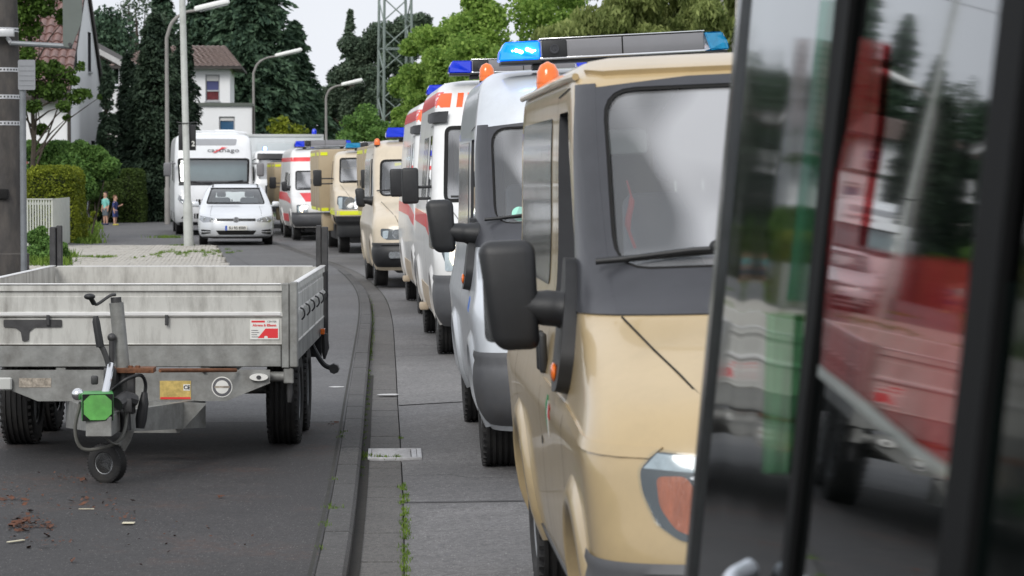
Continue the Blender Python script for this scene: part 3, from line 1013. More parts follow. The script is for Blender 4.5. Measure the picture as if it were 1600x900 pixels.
ground = strip('ground', [-400, -60, -12, 9.3, 20, 60, 500], -30, 200, GRASSG, lambda o: -.05 if -12 < o < 9.4 else -.03, step=4)
gm = BM(); box(gm, -1500, 1500, -600, 2500, -1.5, -.30)
g2 = obj('terrain', gm, GRASSG, None, None); g2['kind'] = 'structure'
strip('road', [.253, .8, 1.8, 2.8, 3.4, 4.4, 6.5], -20, 160, ROADM, road_z, step=1)
strip('footway', [-5.4, -3, -1.5, -.133], -20, 160, FOOTM, lambda o: FOOT, step=1)
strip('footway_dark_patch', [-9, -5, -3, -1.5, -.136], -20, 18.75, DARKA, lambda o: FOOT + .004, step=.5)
strip('parking_apron', [-9.0, -5.4], 18.75, 49, FOOTM, lambda o: FOOT - .001, step=1)
strip('kerb_bed', [-.14, .26], -20, 160, SEAM, lambda o: -.03, step=1)

# kerbstones and gutter slabs, each a piece of its own; beyond reach of the eye they go on as one
kerb = thing('kerb', None, None, (0, 0, 0)); kerb['kind'] = 'structure'
strip('gutter_dirt', [-.004, .05], 8, 24, mat('wet_gutter_dirt', (.018, .016, .013), .9, var=.4, vscale=20, bump=.4), lambda o: .010, step=.5)
gutter = thing('gutter', None, None, (0, 0, 0)); gutter['kind'] = 'structure'
def piece(name, D0, D1, o0, o1, z0, z1, m, parent, ch=.012, jit=0.0):
    bm = BM()
    j = random.uniform(-jit, jit)
    prof = [(o0, z0), (o0, z1 - ch * .3), (o0 + ch * .3, z1), (o1 - ch, z1), (o1, z1 - ch), (o1, z0)]
    rings = []
    for k in range(3):
        D = D0 + (D1 - D0) * k / 2
        rings.append([bm.verts.new(kpt(D, o, z + j)) for o, z in prof])
    for a, b in zip(rings, rings[1:]):
        for i in range(len(prof)): bm.faces.new([a[i], a[(i + 1) % 6], b[(i + 1) % 6], b[i]])
    bm.faces.new(list(reversed(rings[0]))); bm.faces.new(rings[-1])
    return obj(name, bm, m, parent, 40)
D = 4.0
while D < 66:
    L = 1.0
    piece('kerbstone', D, D + L - .008, -.132, 0.0, -.02, FOOT + .002, KERBM, kerb, .016, .002)
    D += L
D = 8.0
while D < 48:
    L = .5 if D < 30 else 1.0
    piece('gutter_slab', D, D + L - (.007 if D < 30 else .01), .004, .248, -.03, .004, GUTM, gutter, .004, .0015)
    D += L
for nm, D0, D1, a, b, z, m, par in (('kerbstone_run', 66, 140, -.132, 0, FOOT, KERBM, kerb), ('kerbstone_run', -18, 3.99, -.132, 0, FOOT, KERBM, kerb),
                                    ('gutter_slab_run', 48, 140, .004, .248, .003, GUTM, gutter), ('gutter_slab_run', -18, 7.99, .004, .248, .003, GUTM, gutter)):
    bm = BM(); prev = None
    for i in range(int(D1 - D0) + 1):
        Dq = D0 + (D1 - D0) * i / int(D1 - D0)
        r_ = [bm.verts.new(kpt(Dq, a, -.02)), bm.verts.new(kpt(Dq, a, z)), bm.verts.new(kpt(Dq, b, z)), bm.verts.new(kpt(Dq, b, -.02))]
        if prev:
            for j in range(3): bm.faces.new([prev[j], prev[j + 1], r_[j + 1], r_[j]])
        prev = r_
    o = obj(nm, bm, m, par, None); o['kind'] = 'stuff'

# painted marks
PAINTW = mat('worn_white_paint', (.62, .62, .62), .7, var=.15, vscale=30, dirt=(.12, .12, .12), dirt_amt=.6, dirt_scale=40)
def mark(label, cx, cy, wx, wy, z, ang=0):
    bm = BM(); vs = []
    for k in range(16):
        t = 2 * math.pi * k / 16
        r_ = 1 + random.uniform(-.18, .12)
        vs.append(bm.verts.new((math.cos(t) * wx * r_, math.sin(t) * wy * r_, 0)))
    bm.faces.new(vs)
    o = obj('paint_mark', bm, PAINTW, None, None); o.location = (cx, cy, z); o.rotation_euler = (0, 0, ang)
    o['kind'] = 'structure'
    return o
p = PX(525, 605, 21.8); mark('', p.x, p.y, .075, .06, FOOT + .003, .2)
p = PX(606, 621, 21.8); mark('', p.x, 21.8, .10, .06, .0215, .15)

def road_sheet(name, D0, D1, o0, o1, m, slant=0.0, dz=.004):
    bm = BM(); n = max(2, int((D1 - D0) / .4)); k = 5; prev = None
    for i in range(n + 1):
        r_ = []
        for j in range(k + 1):
            o = o0 + (o1 - o0) * j / k
            D = D0 + (D1 - D0) * i / n + slant * (o - o0)
            r_.append(bm.verts.new(kpt(D, o, road_z(o) + dz)))
        if prev:
            for j in range(k): bm.faces.new([prev[j], prev[j + 1], r_[j + 1], r_[j]])
        prev = r_
    o = obj(name, bm, m, None, None); o['kind'] = 'structure'; return o
PATCHM = asphalt('patched_asphalt', (.185, .182, .182), (.27, .264, .262), (.42, .41, .40), .2, .35)
TAR = mat('tar_seam', (.035, .034, .034), .6, var=.3, vscale=20)
road_sheet('road_patch', 20.9, 26.4, .256, 2.3, PATCHM, .35)
for D_, sl in ((20.88, .35), (26.4, .35), (31.5, .1), (14.7, -.12), (38, .2)):
    road_sheet('tar_seam', D_, D_ + .03, .256, 2.6, TAR, sl, .0055)
road_sheet('tar_seam', 8, 60, 1.46, 1.475, TAR, 0, .0062)
strip('footway_seam', [-1.62, -1.60], 18.8, 60, TAR, lambda o: FOOT + .003, step=1)
strip('footway_seam', [-.162, -.145], 9, 48, mat('seam_dirt', (.03, .03, .026), .9, var=.4), lambda o: FOOT + .0055, step=1)
# pale pavers beside the lamp post: rows of single stones
pav = thing('paved_apron', None, None, (0, 0, 0)); pav['kind'] = 'structure'
bm = BM(); box(bm, 0, .146, 0, .312, -.06, .0, .010, 1)
pm = bpy.data.meshes.new('paver'); bmesh.ops.recalc_face_normals(bm, faces=bm.faces); bm.to_mesh(pm); bm.free(); pm.materials.append(PAVEM)
cells = []
for j in range(48):
    D = 48.6 + j * .33
    xl = -10.9 + (64.5 - D) * .10 if True else 0
    xr = kpt(D, -1.15).x if D > 49 else kpt(D, -1.6).x
    xr = -7.15 + (64.5 - D) * .125
    x = xl + (j % 2) * .08
    while x < xr:
        cells.append((x, D)); x += .17
near = cells[:300]
for (x, D) in near:
    o = bpy.data.objects.new('paver', pm); C.objects.link(o); o.parent = pav
    o.location = (x, D, FOOT + .012 + random.uniform(-.003, .003)); o.rotation_euler = (random.uniform(-.006, .006), random.uniform(-.006, .006), 0)
bm = BM()
for (x, D) in cells[300:]:
    z = FOOT + .012 + random.uniform(-.003, .003)
    box(bm, x, x + .145, D, D + .31, z - .05, z)
o = obj('paver_field', bm, PAVEM, pav, None); o['kind'] = 'stuff'
bm = BM(); bm.faces.new([bm.verts.new(v) for v in ((-11.4, 48.4, FOOT + .002), (-5.0, 48.4, FOOT + .002), (-7.0, 64.6, FOOT + .002), (-11.2, 64.6, FOOT + .002))])
o = obj('joint_sand', bm, mat('joint_sand', (.07, .06, .045), .95, var=.3), pav, None)

# drain grate at the gutter
p = kpt(17.2, .16, .0)
n_, t_ = knorm(17.2)
dr = thing('drain_grate', 'small steel gully grate with parallel bars set in the gutter by the kerb', 'drain', (p.x, p.y, .012), (0, 0, -math.atan2(n_.y, n_.x) * -1))
bm = BM()
box(bm, -.12, -.10, -.27, .27, -.03, .012, .002); box(bm, .19, .22, -.27, .27, -.03, .012, .002)
box(bm, -.12, .22, -.285, -.262, -.03, .012, .002); box(bm, -.12, .22, .262, .285, -.03, .012, .002)
obj('grate_frame', bm, mat('grate_steel', (.42, .42, .43), .45, metal=.6, var=.2, vscale=30), dr)
for k in range(9):
    y = -.235 + k * .058
    bm = BM(); box(bm, -.098, .15, y, y + .026, -.02, .008, .002)
    obj('grate_bar', bm, MATS['grate_steel'], dr)
bm = BM(); box(bm, .155, .188, -.26, .26, -.02, .009, .002); obj('grate_plate', bm, MATS['grate_steel'], dr)
bm = BM(); box(bm, -.11, .20, -.27, .27, -.028, -.022); obj('gully_pit', bm, SEAM, dr)

# weeds in the joints: tufts of short blades
def tufts(name, pts, n, hgt, spread, label=None, m=None):
    V = []
    for p in pts:
        k = n
        for _ in range(k):
            b = Vector(p) + Vector((random.gauss(0, spread), random.gauss(0, spread * 2.0), 0))
            a = random.uniform(0, 6.28); l = hgt * random.uniform(.4, 1.2); tl = random.uniform(.2, .9)
            d = Vector((math.cos(a) * tl, math.sin(a) * tl, 1)).normalized() * l
            s = Vector((-math.sin(a), math.cos(a), 0)) * hgt * .12
            V.append([b - s, b + s, b + d + s * .3, b + d - s * .3])
    o = quads(name, np.array([[list(v) for v in q] for q in V]), m or L_GRASS)
    o['kind'] = 'stuff'
    return o
pts = [kpt(d, .256 + random.gauss(0, .006), .006) for d in list(np.arange(12.0, 15.6, .09)) + list(np.arange(18.3, 19.4, .2))]
pts = [p for p in pts if random.random() < .62]
tufts('gutter_weeds', pts, 26, .022, .012)
tufts('kerb_weeds', [kpt(d, .006, .0) for d in np.arange(26, 40, .3)] + [kpt(d, .006, 0) for d in np.arange(16, 25, .45)], 18, .028, .012)
tufts('kerb_back_weeds', [kpt(d, -.14, FOOT) for d in (13.2, 13.3, 13.9, 14.0, 17.6, 17.7, 17.9, 18.0, 12.4, 15.2)] + [kpt(13.9, -.08, FOOT), kpt(13.9, -.11, FOOT)], 16, .02, .014)
tufts('drain_weeds', [kpt(17.05, .05, .01), kpt(17.0, .10, .01), kpt(16.98, .15, .01), kpt(16.97, .22, .01), kpt(17.1, .02, .01)], 26, .03, .014)
tufts('paving_weeds', [(random.uniform(-9.6, -8.1), 55.2 + random.gauss(0, .25), FOOT + .01) for _ in range(60)]
      + [(random.uniform(-7.6, -5.9), 58 + random.gauss(0, 1.2), FOOT + .01) for _ in range(60)]
      + [(-7.78 + random.gauss(0, .15), 64.0 + random.gauss(0, .1), FOOT) for _ in range(16)], 22, .05, .03)
# rotten leaves and litter on the dark footway
LEAFB = mat('rotten_leaf', (.10, .04, .022), .9, var=.5, vscale=40)
V = []
spots = [(30, 828, 22, 7, 110), (70, 826, 12, 6, 60), (35, 818, 30, 12, 80), (190, 812, 40, 10, 50), (110, 750, 40, 12, 60), (20, 780, 50, 20, 80), (150, 790, 60, 20, 60), (517, 665, 6, 3, 24), (342, 781, 4, 2, 8), (110, 882, 6, 2, 6), (60, 850, 60, 15, 40), (250, 850, 150, 30, 40)]
for (cx, cy, sx, sy, n) in spots:
    for _ in range(n):
        x = random.gauss(cx, sx * .5); y = min(max(random.gauss(cy, sy * .5), 620), 899)
        D = F * (CAMH - FOOT) / (y - 270)
        b = Vector(((x - 800) / F * D, D, FOOT + .008 + random.uniform(0, .012)))
        a = random.uniform(0, 6.28); l = random.uniform(.003, .012) * (2.6 if random.random() < .08 else 1)
        u = Vector((math.cos(a), math.sin(a), random.uniform(-.5, .5))) * l; v = Vector((-math.sin(a), math.cos(a), random.uniform(-.5, .5))) * l * .6
        V.append([b - u, b + v, b + u, b - v])
o = quads('leaf_litter', np.array([[list(v) for v in q] for q in V]), LEAFB); o['kind'] = 'stuff'
def litter(name, label, cat, px, py, L, Wd, ang, m):
    D = F * (CAMH - FOOT) / (py - 270)
    bm = BM(); box(bm, -L / 2, L / 2, -Wd / 2, Wd / 2, 0, .004, .0015, 1)
    for v in bm.verts:
        v.co.z += (v.co.x / L) ** 2 * .02
        v.co.y += (v.co.x / L) ** 2 * L * .2
    o = obj(name, bm, m); o.location = ((px - 800) / F * D, D, FOOT + .006); o.rotation_euler = (0, 0, ang)
    tag(o, label, cat)
litter('paper_scrap', 'small curved cream paper scrap on the dark tarmac before the trailer', 'litter', 198, 823, .06, .05, 0, mat('cream_scrap', (.6, .56, .42), .7, var=.05))
litter('straw', 'thin pale straw lying on tarmac below the jockey wheel', 'straw', 132, 801, .08, .008, 0, MATS['cream_scrap'])
litter('straw', 'pale slanting straw at the lower left edge of the tarmac', 'straw', 22, 852, .10, .02, .9, MATS['cream_scrap'])

# ------------------------------------------------------------------ the convoy
def mirror_poly(poly): return [(-a, b) for a, b in reversed(poly)]
def cshape(outer, inner):
    """two C-shaped halves round a hole; outer and inner list the left half from top centre to bottom centre"""
    left = outer + list(reversed(inner))
    return [left, mirror_poly(left)]

TR_ROWS = [(.27, .10, .90, .50, 4.80), (.42, .02, .95, .48, 4.82), (.62, 0, .972, .46, 4.84), (.80, .03, .980, .46, 4.84), (.95, .07, .988, .46, 4.84),
           (1.0, .10, .978, .46, 4.84), (1.08, .19, .958, .45, 4.83), (1.15, .36, .946, .44, 4.83), (1.24, .62, .932, .43, 4.82), (1.33, .90, .918, .42, 4.82), (1.38, 1.0, .910, .38, 4.81),
           (2.08, 1.60, .865, .34, 4.78), (2.11, 1.64, .855, .34, 4.78), (2.14, 1.74, .835, .34, 4.74), (2.175, 1.95, .79, .35, 4.7), (2.20, 2.4, .66, .4, 4.5)]
ws_near = rpoly([(-.795, 1.46), (.795, 1.46), (.775, 2.065), (-.775, 2.065)], .11, 5)
def halves(ws, zt, zb, xt, xb):
    k = len(ws) // 4             # corner by corner: bottom left first, top left last
    inner = [(0, max(p[1] for p in ws))] + ws[-k:] + ws[:k] + [(0, min(p[1] for p in ws))]
    outer = [(0, zt), (-xt * .6, zt - .004), (-xt, zt - .03), (-(xt + xb) / 2 - .01, (zt + zb) / 2), (-xb, zb + .03), (-xb, zb), (-xb * .5, zb - .004), (0, zb - .005)]
    return cshape(outer, inner)
HL = rpoly([(-.79, .975), (-.84, .925), (-.835, .86), (-.80, .77), (-.74, .725), (-.66, .712), (-.47, .715), (-.45, .93)], .02, 3)
def transit_params(paint, hi=False, near=False):
    rows = list(TR_ROWS)
    if hi:
        rows = rows[:11] + [(2.06, 1.585, .868, .34, 4.79), (2.12, 1.62, .858, .34, 4.79), (2.25, 1.70, .835, .36, 4.78), (2.36, 1.84, .80, .38, 4.74), (2.43, 2.1, .72, .4, 4.66), (2.46, 2.6, .58, .4, 4.5)]
    P = dict(rows=rows, n=3.0, paint=paint, ws=ws_near, wheels=(.93, 3.90), wr=.335, ww=.215, cab=(1.38, 2.06), side_windows=[
        rpoly([(1.44, 1.37), (2.36, 1.32), (2.36, 2.0), (1.94, 2.0)], .03)], side_glass=[rpoly([(1.44, 1.37), (1.96, 1.345), (1.99, 2.0), (1.94, 2.0)], .02)],
        dark_glass=[(k, rpoly([(2.72, 1.36), (4.55, 1.36), (4.50, 1.99), (2.70, 1.99)], .04)) for k in 'LR'],
        surround=halves(ws_near, 2.10, 1.325, .805, .83), surround_mat=GREYP,
        ws_rim=.02, bumper=(.27, .66, .06, BUMPERG))
    P['black'] = [(k, [(.130, 1.325), (.40, 1.33), (.27, 1.70), (.22, 2.03), (.22, 2.085), (.130, 2.085)]) for k in 'lr']
    bon = [(-.80, 1.322), (-.735, 1.235), (-.68, 1.17), (-.62, 1.09), (-.585, .99), (-.56, .95)]
    door = [(1.30, 1.36), (1.28, 1.0), (1.36, .75), (1.55, .45), (1.62, .33)]
    P['seams'] = [('F', bon), ('F', mirror_poly(bon)), ('F', [(-.56, .95), (.56, .95)]),
                  ('L', [(2.43, .32), (2.43, 2.06)]), ('L', door), ('L', [(2.43, 2.06), (1.92, 2.08)]), ('L', [(4.0, 1.30), (4.0, .75)]),
                  ('R', [(2.43, .32), (2.43, 2.06)]), ('R', door)]
    P['wipers'] = [((-.30, 1.50), (-.785, 1.478)), ((.70, 1.45), (.05, 1.455))]
    return P
def headlamps(B, T, HLp, near=False, lit=False):
    for S in (-1, 1):
        e = bpy.data.objects.new('headlight', None); C.objects.link(e); e.parent = T
        pl = HLp if S < 0 else mirror_poly(HLp)
        obj('housing', B.patch('F', pl, off=.004, step=.03), LENSDARK, e, 60)
        def sub(pts, m_, nm, off):
            q = pts if S < 0 else mirror_poly(pts)
            obj(nm, B.patch('F', q, off=off, step=.03), m_, e, 60)
        if near:
            sub([(a_ * 1.0, b_) for a_, b_ in HLp], LAMPGLASS, 'clear_cover', .022)
            sub([(-.788, .968), (-.828, .928), (-.60, .905), (-.47, .905), (-.455, .928)], LENSBLUE, 'clear_strip', .007)
            sub(rpoly([(-.795, .905), (-.712, .905), (-.655, .80), (-.63, .745), (-.70, .735), (-.75, .755), (-.79, .82)], .02), LENSORG, 'indicator_lens', .008)
            z = .90; pts = []
            for k in range(11):       # toothed reflector edge
                t = k / 10
                x = -.702 + .085 * t ** 1.1; zz = .900 - .155 * t
                pts.append((x, zz)); pts.append((x + .012, zz - .010))
            sub(pts + [(-.585, .735), (-.655, .86), (-.69, .905)], CHROME, 'reflector_edge', .0095)
            bm = BM()
            c = B.pt('F', S * .56, .815, .0)
            lathe(bm, [(-.012, .062), (-.018, .060), (-.010, .052), (.0, .035), (.002, .001)], 'y', 28, at=(c.x, c.y, c.z))
            obj('reflector_bowl', bm, LENS, e, 60)
            bm = BM()
            bmesh.ops.create_icosphere(bm, subdivisions=2, radius=.02, matrix=Matrix.Translation((c.x, c.y - .012, c.z)))
            obj('bulb', bm, CHROME, e, 60)
        else:
            us = [p[0] for p in HLp]; vs = [p[1] for p in HLp]
            a, b, c_, d = min(us), max(us), min(vs), max(vs)
            sub(rpoly([(a + .03, c_ + .02), (a + .10, c_ + .02), (a + .12, d - .03), (a + .03, d - .04)], .02), LENSBLUE, 'indicator_lens', .007)
            bm = BM(); c = B.pt('F', S * (a + (b - a) * .56), (c_ + d) / 2, .006)
            rr = (d - c_) * .42
            lathe(bm, [(-.004, rr), (-.010, rr * .95), (-.004, rr * .85), (.0, rr * .5), (.002, .001)], 'y', 20, at=(c.x, c.y, c.z))
            obj('reflector_bowl', bm, LENSON if lit else LENS, e, 60)
            sub(rpoly([(b - .12, c_ + .02), (b - .01, c_ + .02), (b - .01, d - .02), (b - .10, d - .02)], .015), LENS, 'reflector_edge', .007)

def coat_of_arms(B, T, y, z, s=1.0):
    e = bpy.data.objects.new('state_emblem', None); C.objects.link(e); e.parent = T
    gr, wh, rd = mat('emblem_green', (.0, .22, .06), .4, var=0), mat('emblem_white', (.7, .7, .68), .4, var=0), mat('emblem_red', (.6, .02, .03), .4, var=0)
    for k, (m_, z0, z1, nm) in enumerate(((gr, .085, .03, 'green_band'), (wh, .03, -.03, 'white_band'), (rd, -.03, -.085, 'red_band'))):
        w0 = .05 * s
        # slanted tricolour above a grey line of text
        pass
    obj('green_band', B.patch('L', [(y - .07, z + .055), (y + .0, z + .085), (y + .005, z - .02), (y - .05, z - .06)], off=.0022, skirt=.002), gr, e)
    obj('white_band', B.patch('L', [(y - .12, z + .045), (y - .072, z + .053), (y - .052, z - .062), (y - .09, z - .08)], off=.0022, skirt=.002), wh, e)
    obj('red_band', B.patch('L', [(y - .19, z + .035), (y - .122, z + .043), (y - .115, z - .0), (y - .17, z - .01)], off=.0022, skirt=.002), rd, e)

# --- 1: the near beige van
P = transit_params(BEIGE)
P['side_glass'] = []
FY = 3.1
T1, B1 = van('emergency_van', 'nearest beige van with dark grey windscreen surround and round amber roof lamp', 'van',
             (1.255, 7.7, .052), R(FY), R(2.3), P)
headlamps(B1, T1, HL, near=True)
bm = BM(); c = B1.pt('F', -.47, 1.505, .035); bmesh.ops.create_uvsphere(bm, u_segments=12, v_segments=8, radius=.022, matrix=Matrix.Translation(c)); tube(bm, [c, B1.pt('F', -.42, 1.42, .03)], .013, 8); obj('wiper_joint', bm, BLACKP, T1, 60)
m = van_mirror(T1, -1, -.90, 1.40, 1.352, hw=.188, hh=.365, arm=.146)
m2 = van_mirror(T1, 1, .925, 1.42, 1.352, hw=.188, hh=.365, arm=.105)
def sail(T, B, S=-1):
    k = 'L' if S < 0 else 'R'
    bm = BM()
    poly = rpoly([(1.43, 1.50), (1.50, 1.50), (1.57, 1.30), (1.52, 1.10), (1.40, 1.05), (1.24, 1.065), (1.21, 1.18), (1.30, 1.34)], .04)
    B.patch(k, poly, off=.045, step=.05, skirt=.05, bm=bm)
    o = obj('mirror_foot', bm, BLACKP, T, 60)
    bm = BM(); c = B.pt(k, 1.36, 1.12, .05)
    bmesh.ops.create_uvsphere(bm, u_segments=16, v_segments=10, radius=1, matrix=Matrix.Translation(c) @ Matrix.Diagonal((.012, .045, .033, 1)))
    obj('side_indicator', bm, AMBER, T, 60)
sail(T1, B1, -1); sail(T1, B1, 1)
coat_of_arms(B1, T1, 2.05, .93)
obj('shut_line', B1.seam('L', [(1.44, 1.34), (2.42, 1.30)], .008, .002), SEAM, T1)
obj('sill_trim', B1.patch('L', [(1.45, .30), (1.45, .36), (3.4, .36), (3.4, .30)], off=.008, step=.2), BLACKP, T1)
# recessed black lower window corner, handles, fuel flap, gutter, beacon
for y in (2.36, 2.52):
    bm = BM(); x = -B1.side(y, 1.12)
    box(bm, x - .035, x - .004, y - .018, y + .018, 1.05, 1.20, .012, 3); obj('door_handle', bm, BLACKP, T1)
bm = BM(); x = -B1.side(1.9, .74); lathe(bm, [(x - .004, .018), (x - .006, .014), (x - .006, .001)], 'x', 16, at=(0, 2.42, .80)); obj('lock', bm, SEAM, T1)
for S in (-1, 1):
    bm = BM(); tube(bm, [(S * (B1.side(y, 2.11) + .012), y, 2.118) for y in (1.85, 2.2, 3, 4, 4.75)], .013, 8)
    obj('roof_gutter', bm, BEIGE, T1)
# pressed swage line along the flank and front wing
for k in 'LR':
    bm = BM(); B1.patch(k, [(.18, .955), (.18, .985), (.62, 1.01), (1.3, 1.035), (2.38, 1.035), (2.38, 1.005), (1.3, 1.0), (.6, .975)], off=.007, skirt=.009, bm=bm)
    obj('swage_line', bm, BEIGE, T1, 80)
bm = BM()
for (x0, x1) in ((-.83, .83),): pass
bm.free()
# raised roof front edge like a shallow brow
bm = BM(); B1.patch('F', [(-.76, 2.115), (-.815, 2.125), (-.79, 2.155), (-.72, 2.165), (.72, 2.165), (.79, 2.155), (.815, 2.125), (.76, 2.115)], off=.018, step=.06, skirt=.03, bm=bm)
obj('roof_brow', bm, BEIGE, T1, 50)
amber_beacon(T1, -.785, 4.2, 2.135, .052, .13)
# licence disc paper, red cloth and folder lying behind the glass
bm = BM(); box(bm, -.74, -.40, 1.32, 1.46, 1.42, 1.428); obj('paper', bm, PAPER, T1)
bm = BM(); tube(bm, arc_pts([(-.70, 1.7, 1.75), (-.69, 1.66, 1.68), (-.71, 1.62, 1.60), (-.69, 1.6, 1.52)], 4), [.004] * 4 + [.011] * 5 + [.006] * 4, 8)
obj('red_tassel', bm, mat('dull_red_cloth', (.35, .03, .03), .8, var=.2), T1)
bm = BM(); box(bm, -.76, -.60, 1.9, 1.98, 1.84, 1.93, .02); obj('sun_visor_card', bm, PAPER, T1)

# --- 2: the silver high-roof van
P = transit_params(SILVER, hi=True)
P['bumper'] = (.30, .74, .06, BUMPERG)
P['steer'] = 0
T2, B2 = van('emergency_van', 'silver high roof van with flashing blue light bar and black windscreen pillars', 'van',
             (.81, 15.65, .05), R(3.1), R(2.2), P)
HL2 = [(a, b + .07) for a, b in HL]
headlamps(B2, T2, HL2, near=True)
van_mirror(T2, -1, -.90, 1.35, 1.43, hw=.172, hh=.33, arm=.146); van_mirror(T2, 1, .925, 1.35, 1.43, hw=.172, hh=.33, arm=.105)
sail(T2, B2, -1)
lb2 = light_bar(T2, -.70, .79, 1.86, 2.49, h=.135, d=.30, left=BLUEON, right=CYANL, lens=.27, on=True)
lb2.rotation_euler = (0, R(-.9), 0)
amber_beacon(T2, -.69, 3.8, 2.43, .055, .13)
# green round sticker low in the windscreen
bm = BM(); c = B2.pt('F', -.64, 1.53, -.012)
prism(bm, [(.05 * math.cos(t), .045 * math.sin(t)) for t in np.linspace(0, 6.28, 20)[:-1]], 'y', -.001, .001)
for v in bm.verts: v.co = Vector((v.co.x, v.co.y + v.co.z * .85, v.co.z)) + c
obj('green_sticker', bm, mat('sticker_green', (.35, .75, .6), .5, var=.05), T2)
e = obj('blue_door_badge', B2.patch('L', [(1.0, 1.02), (1.12, 1.03), (1.12, .95), (1.0, .94)], off=.003, skirt=.003), mat('badge_blue', (.06, .16, .5), .4, var=0), T2)

# --- 3, 4: white ambulances with red and orange bands
SP_ROWS = [(.30, .10, .90, .5, 5.7), (.45, .02, .95, .48, 5.75), (.70, 0, .975, .46, 5.78), (.90, .03, .982, .44, 5.78), (1.05, .10, .985, .42, 5.78), (1.16, .22, .978, .42, 5.78),
           (1.28, .48, .970, .40, 5.78), (1.40, .80, .965, .38, 5.77), (1.46, .95, .960, .34, 5.76), (2.24, 1.52, .890, .32, 5.74), (2.32, 1.58, .880, .32, 5.73),
           (2.50, 1.74, .86, .33, 5.70), (2.62, 1.92, .82, .35, 5.66), (2.70, 2.2, .74, .38, 5.6), (2.74, 2.7, .56, .4, 5.4)]
ws_sp = rpoly([(-.82, 1.50), (.82, 1.50), (.77, 2.23), (-.77, 2.23)], .06, 4)
HLS = rpoly([(-.90, 1.13), (-.91, 1.02), (-.87, .90), (-.72, .82), (-.56, .82), (-.54, .93), (-.66, 1.05), (-.80, 1.14)], .03, 3)
def sprinter(label, loc, yaw, roll, lit=False, stripe=True):
    P = dict(rows=SP_ROWS, paint=WHITEDIRTY, ws=ws_sp, wheels=(.95, 4.55), wr=.36, ww=.235, cab=(1.46, 2.22), side_windows=[
        rpoly([(1.45, 1.46), (2.30, 1.42), (2.30, 2.16), (1.90, 2.16)], .04)], dark_glass=[(k, rpoly([(2.75, 1.50), (3.9, 1.50), (3.9, 2.15), (2.75, 2.15)], .05)) for k in 'LR'],
        ws_rim=.035, bumper=(.30, .80, .06, BUMPERG), group='white and red ambulance vans')
    bon = [(-.80, 1.46), (-.74, 1.36), (-.66, 1.22), (-.55, 1.08), (-.52, 1.0)]
    P['seams'] = [('F', bon), ('F', mirror_poly(bon)), ('F', [(-.52, 1.0), (.52, 1.0)]), ('L', [(2.42, .35), (2.42, 2.25), (1.9, 2.25), (1.30, 1.5), (1.30, .8), (1.5, .4)]), ('R', [(2.42, .35), (2.42, 2.25)])]
    P['wipers'] = [((-.05, 1.50), (-.70, 1.52))]
    ps = []
    for k in 'LR':
        ps += [('red_band', k, [(.75, 1.12), (.78, 1.26), (1.7, 1.33), (2.4, 1.36), (2.4, 1.22), (1.6, 1.16)], RED, .003),
               ('red_band', k, [(2.45, 1.22), (2.45, 1.36), (5.6, 1.38), (5.6, 1.24)], RED, .003),
               ('red_band', k, [(1.90, 2.46), (2.02, 2.60), (5.5, 2.60), (5.5, 2.46)], RED, .003),
               ('tan_sill', k, [(1.45, .36), (1.45, .62), (3.95, .62), (3.95, .36)], mat('muddy_sill', (.46, .38, .28), .6, var=.2, dirt=(.2, .15, .1), dirt_amt=.5), .006)]
    ps += [('orange_band', 'F', [(-.34, 2.44), (-.34, 2.58), (.34, 2.58), (.34, 2.44)], ORANGERED, .004),
           ('orange_band', 'F', [(-.86, 2.44), (-.72, 2.44), (-.69, 2.585), (-.80, 2.585)], ORANGERED, .004), ('orange_band', 'F', [(.86, 2.44), (.80, 2.585), (.72, 2.585), (.76, 2.44)], ORANGERED, .004),
           ('orange_band', 'F', [(-.60, 2.44), (-.66, 2.44), (-.63, 2.585), (-.57, 2.585)], ORANGERED, .004), ('orange_band', 'F', [(-.50, 2.44), (-.56, 2.44), (-.53, 2.585), (-.47, 2.585)], ORANGERED, .004),
           ('rain_scoop', 'L', [(1.62, 2.26), (2.3, 2.30), (2.3, 2.38), (1.70, 2.37)], BLACKP, .05), ('bonnet_vent', 'F', [(-.62, 1.33), (-.50, 1.33), (-.46, 1.25), (-.56, 1.25)], SEAM, .004)]
    P['patches'] = ps
    T, B = van('ambulance_van', label, 'ambulance', loc, yaw, roll, P)
    headlamps(B, T, HLS, lit=lit)
    van_mirror(T, -1, -.95, 1.45, 1.62, hw=.17, hh=.36, arm=.12, style='square'); van_mirror(T, 1, .95, 1.45, 1.62, hw=.17, hh=.36, arm=.12, style='square')
    light_bar(T, -.72, .72, 1.95, 2.78, h=.14, d=.3, left=BLUEL, right=BLUEL, lens=.24)
    bm = BM(); c = B.pt('F', -.68, .58, .06); lathe(bm, [(-.01, .055), (-.02, .05), (-.012, .04), (0, .001)], 'y', 20, at=tuple(c)); obj('fog_lamp', bm, LENS, T, 60)
    bm = BM(); box(bm, -1.0, -.9, 3.9, 4.2, .28, .36, .02); obj('side_step', bm, MATS['muddy_sill'], T)
    o = obj('roof_stripe_front', B.patch('F', [(-.84, 2.33), (-.84, 2.36), (.84, 2.36), (.84, 2.33)], off=.003, skirt=0), WHITE, T); bpy.data.objects.remove(o)
    return T, B
T3, B3 = sprinter('white ambulance with orange roof band and lit headlamp behind the silver van', (.27, 25.9, .04), R(4.0), R(1.3), lit=True)
T4, B4 = sprinter('half hidden white ambulance just ahead of the distant beige van, dirty tan sills', (-.18, 33.6, .04), R(4.6), R(1.2))

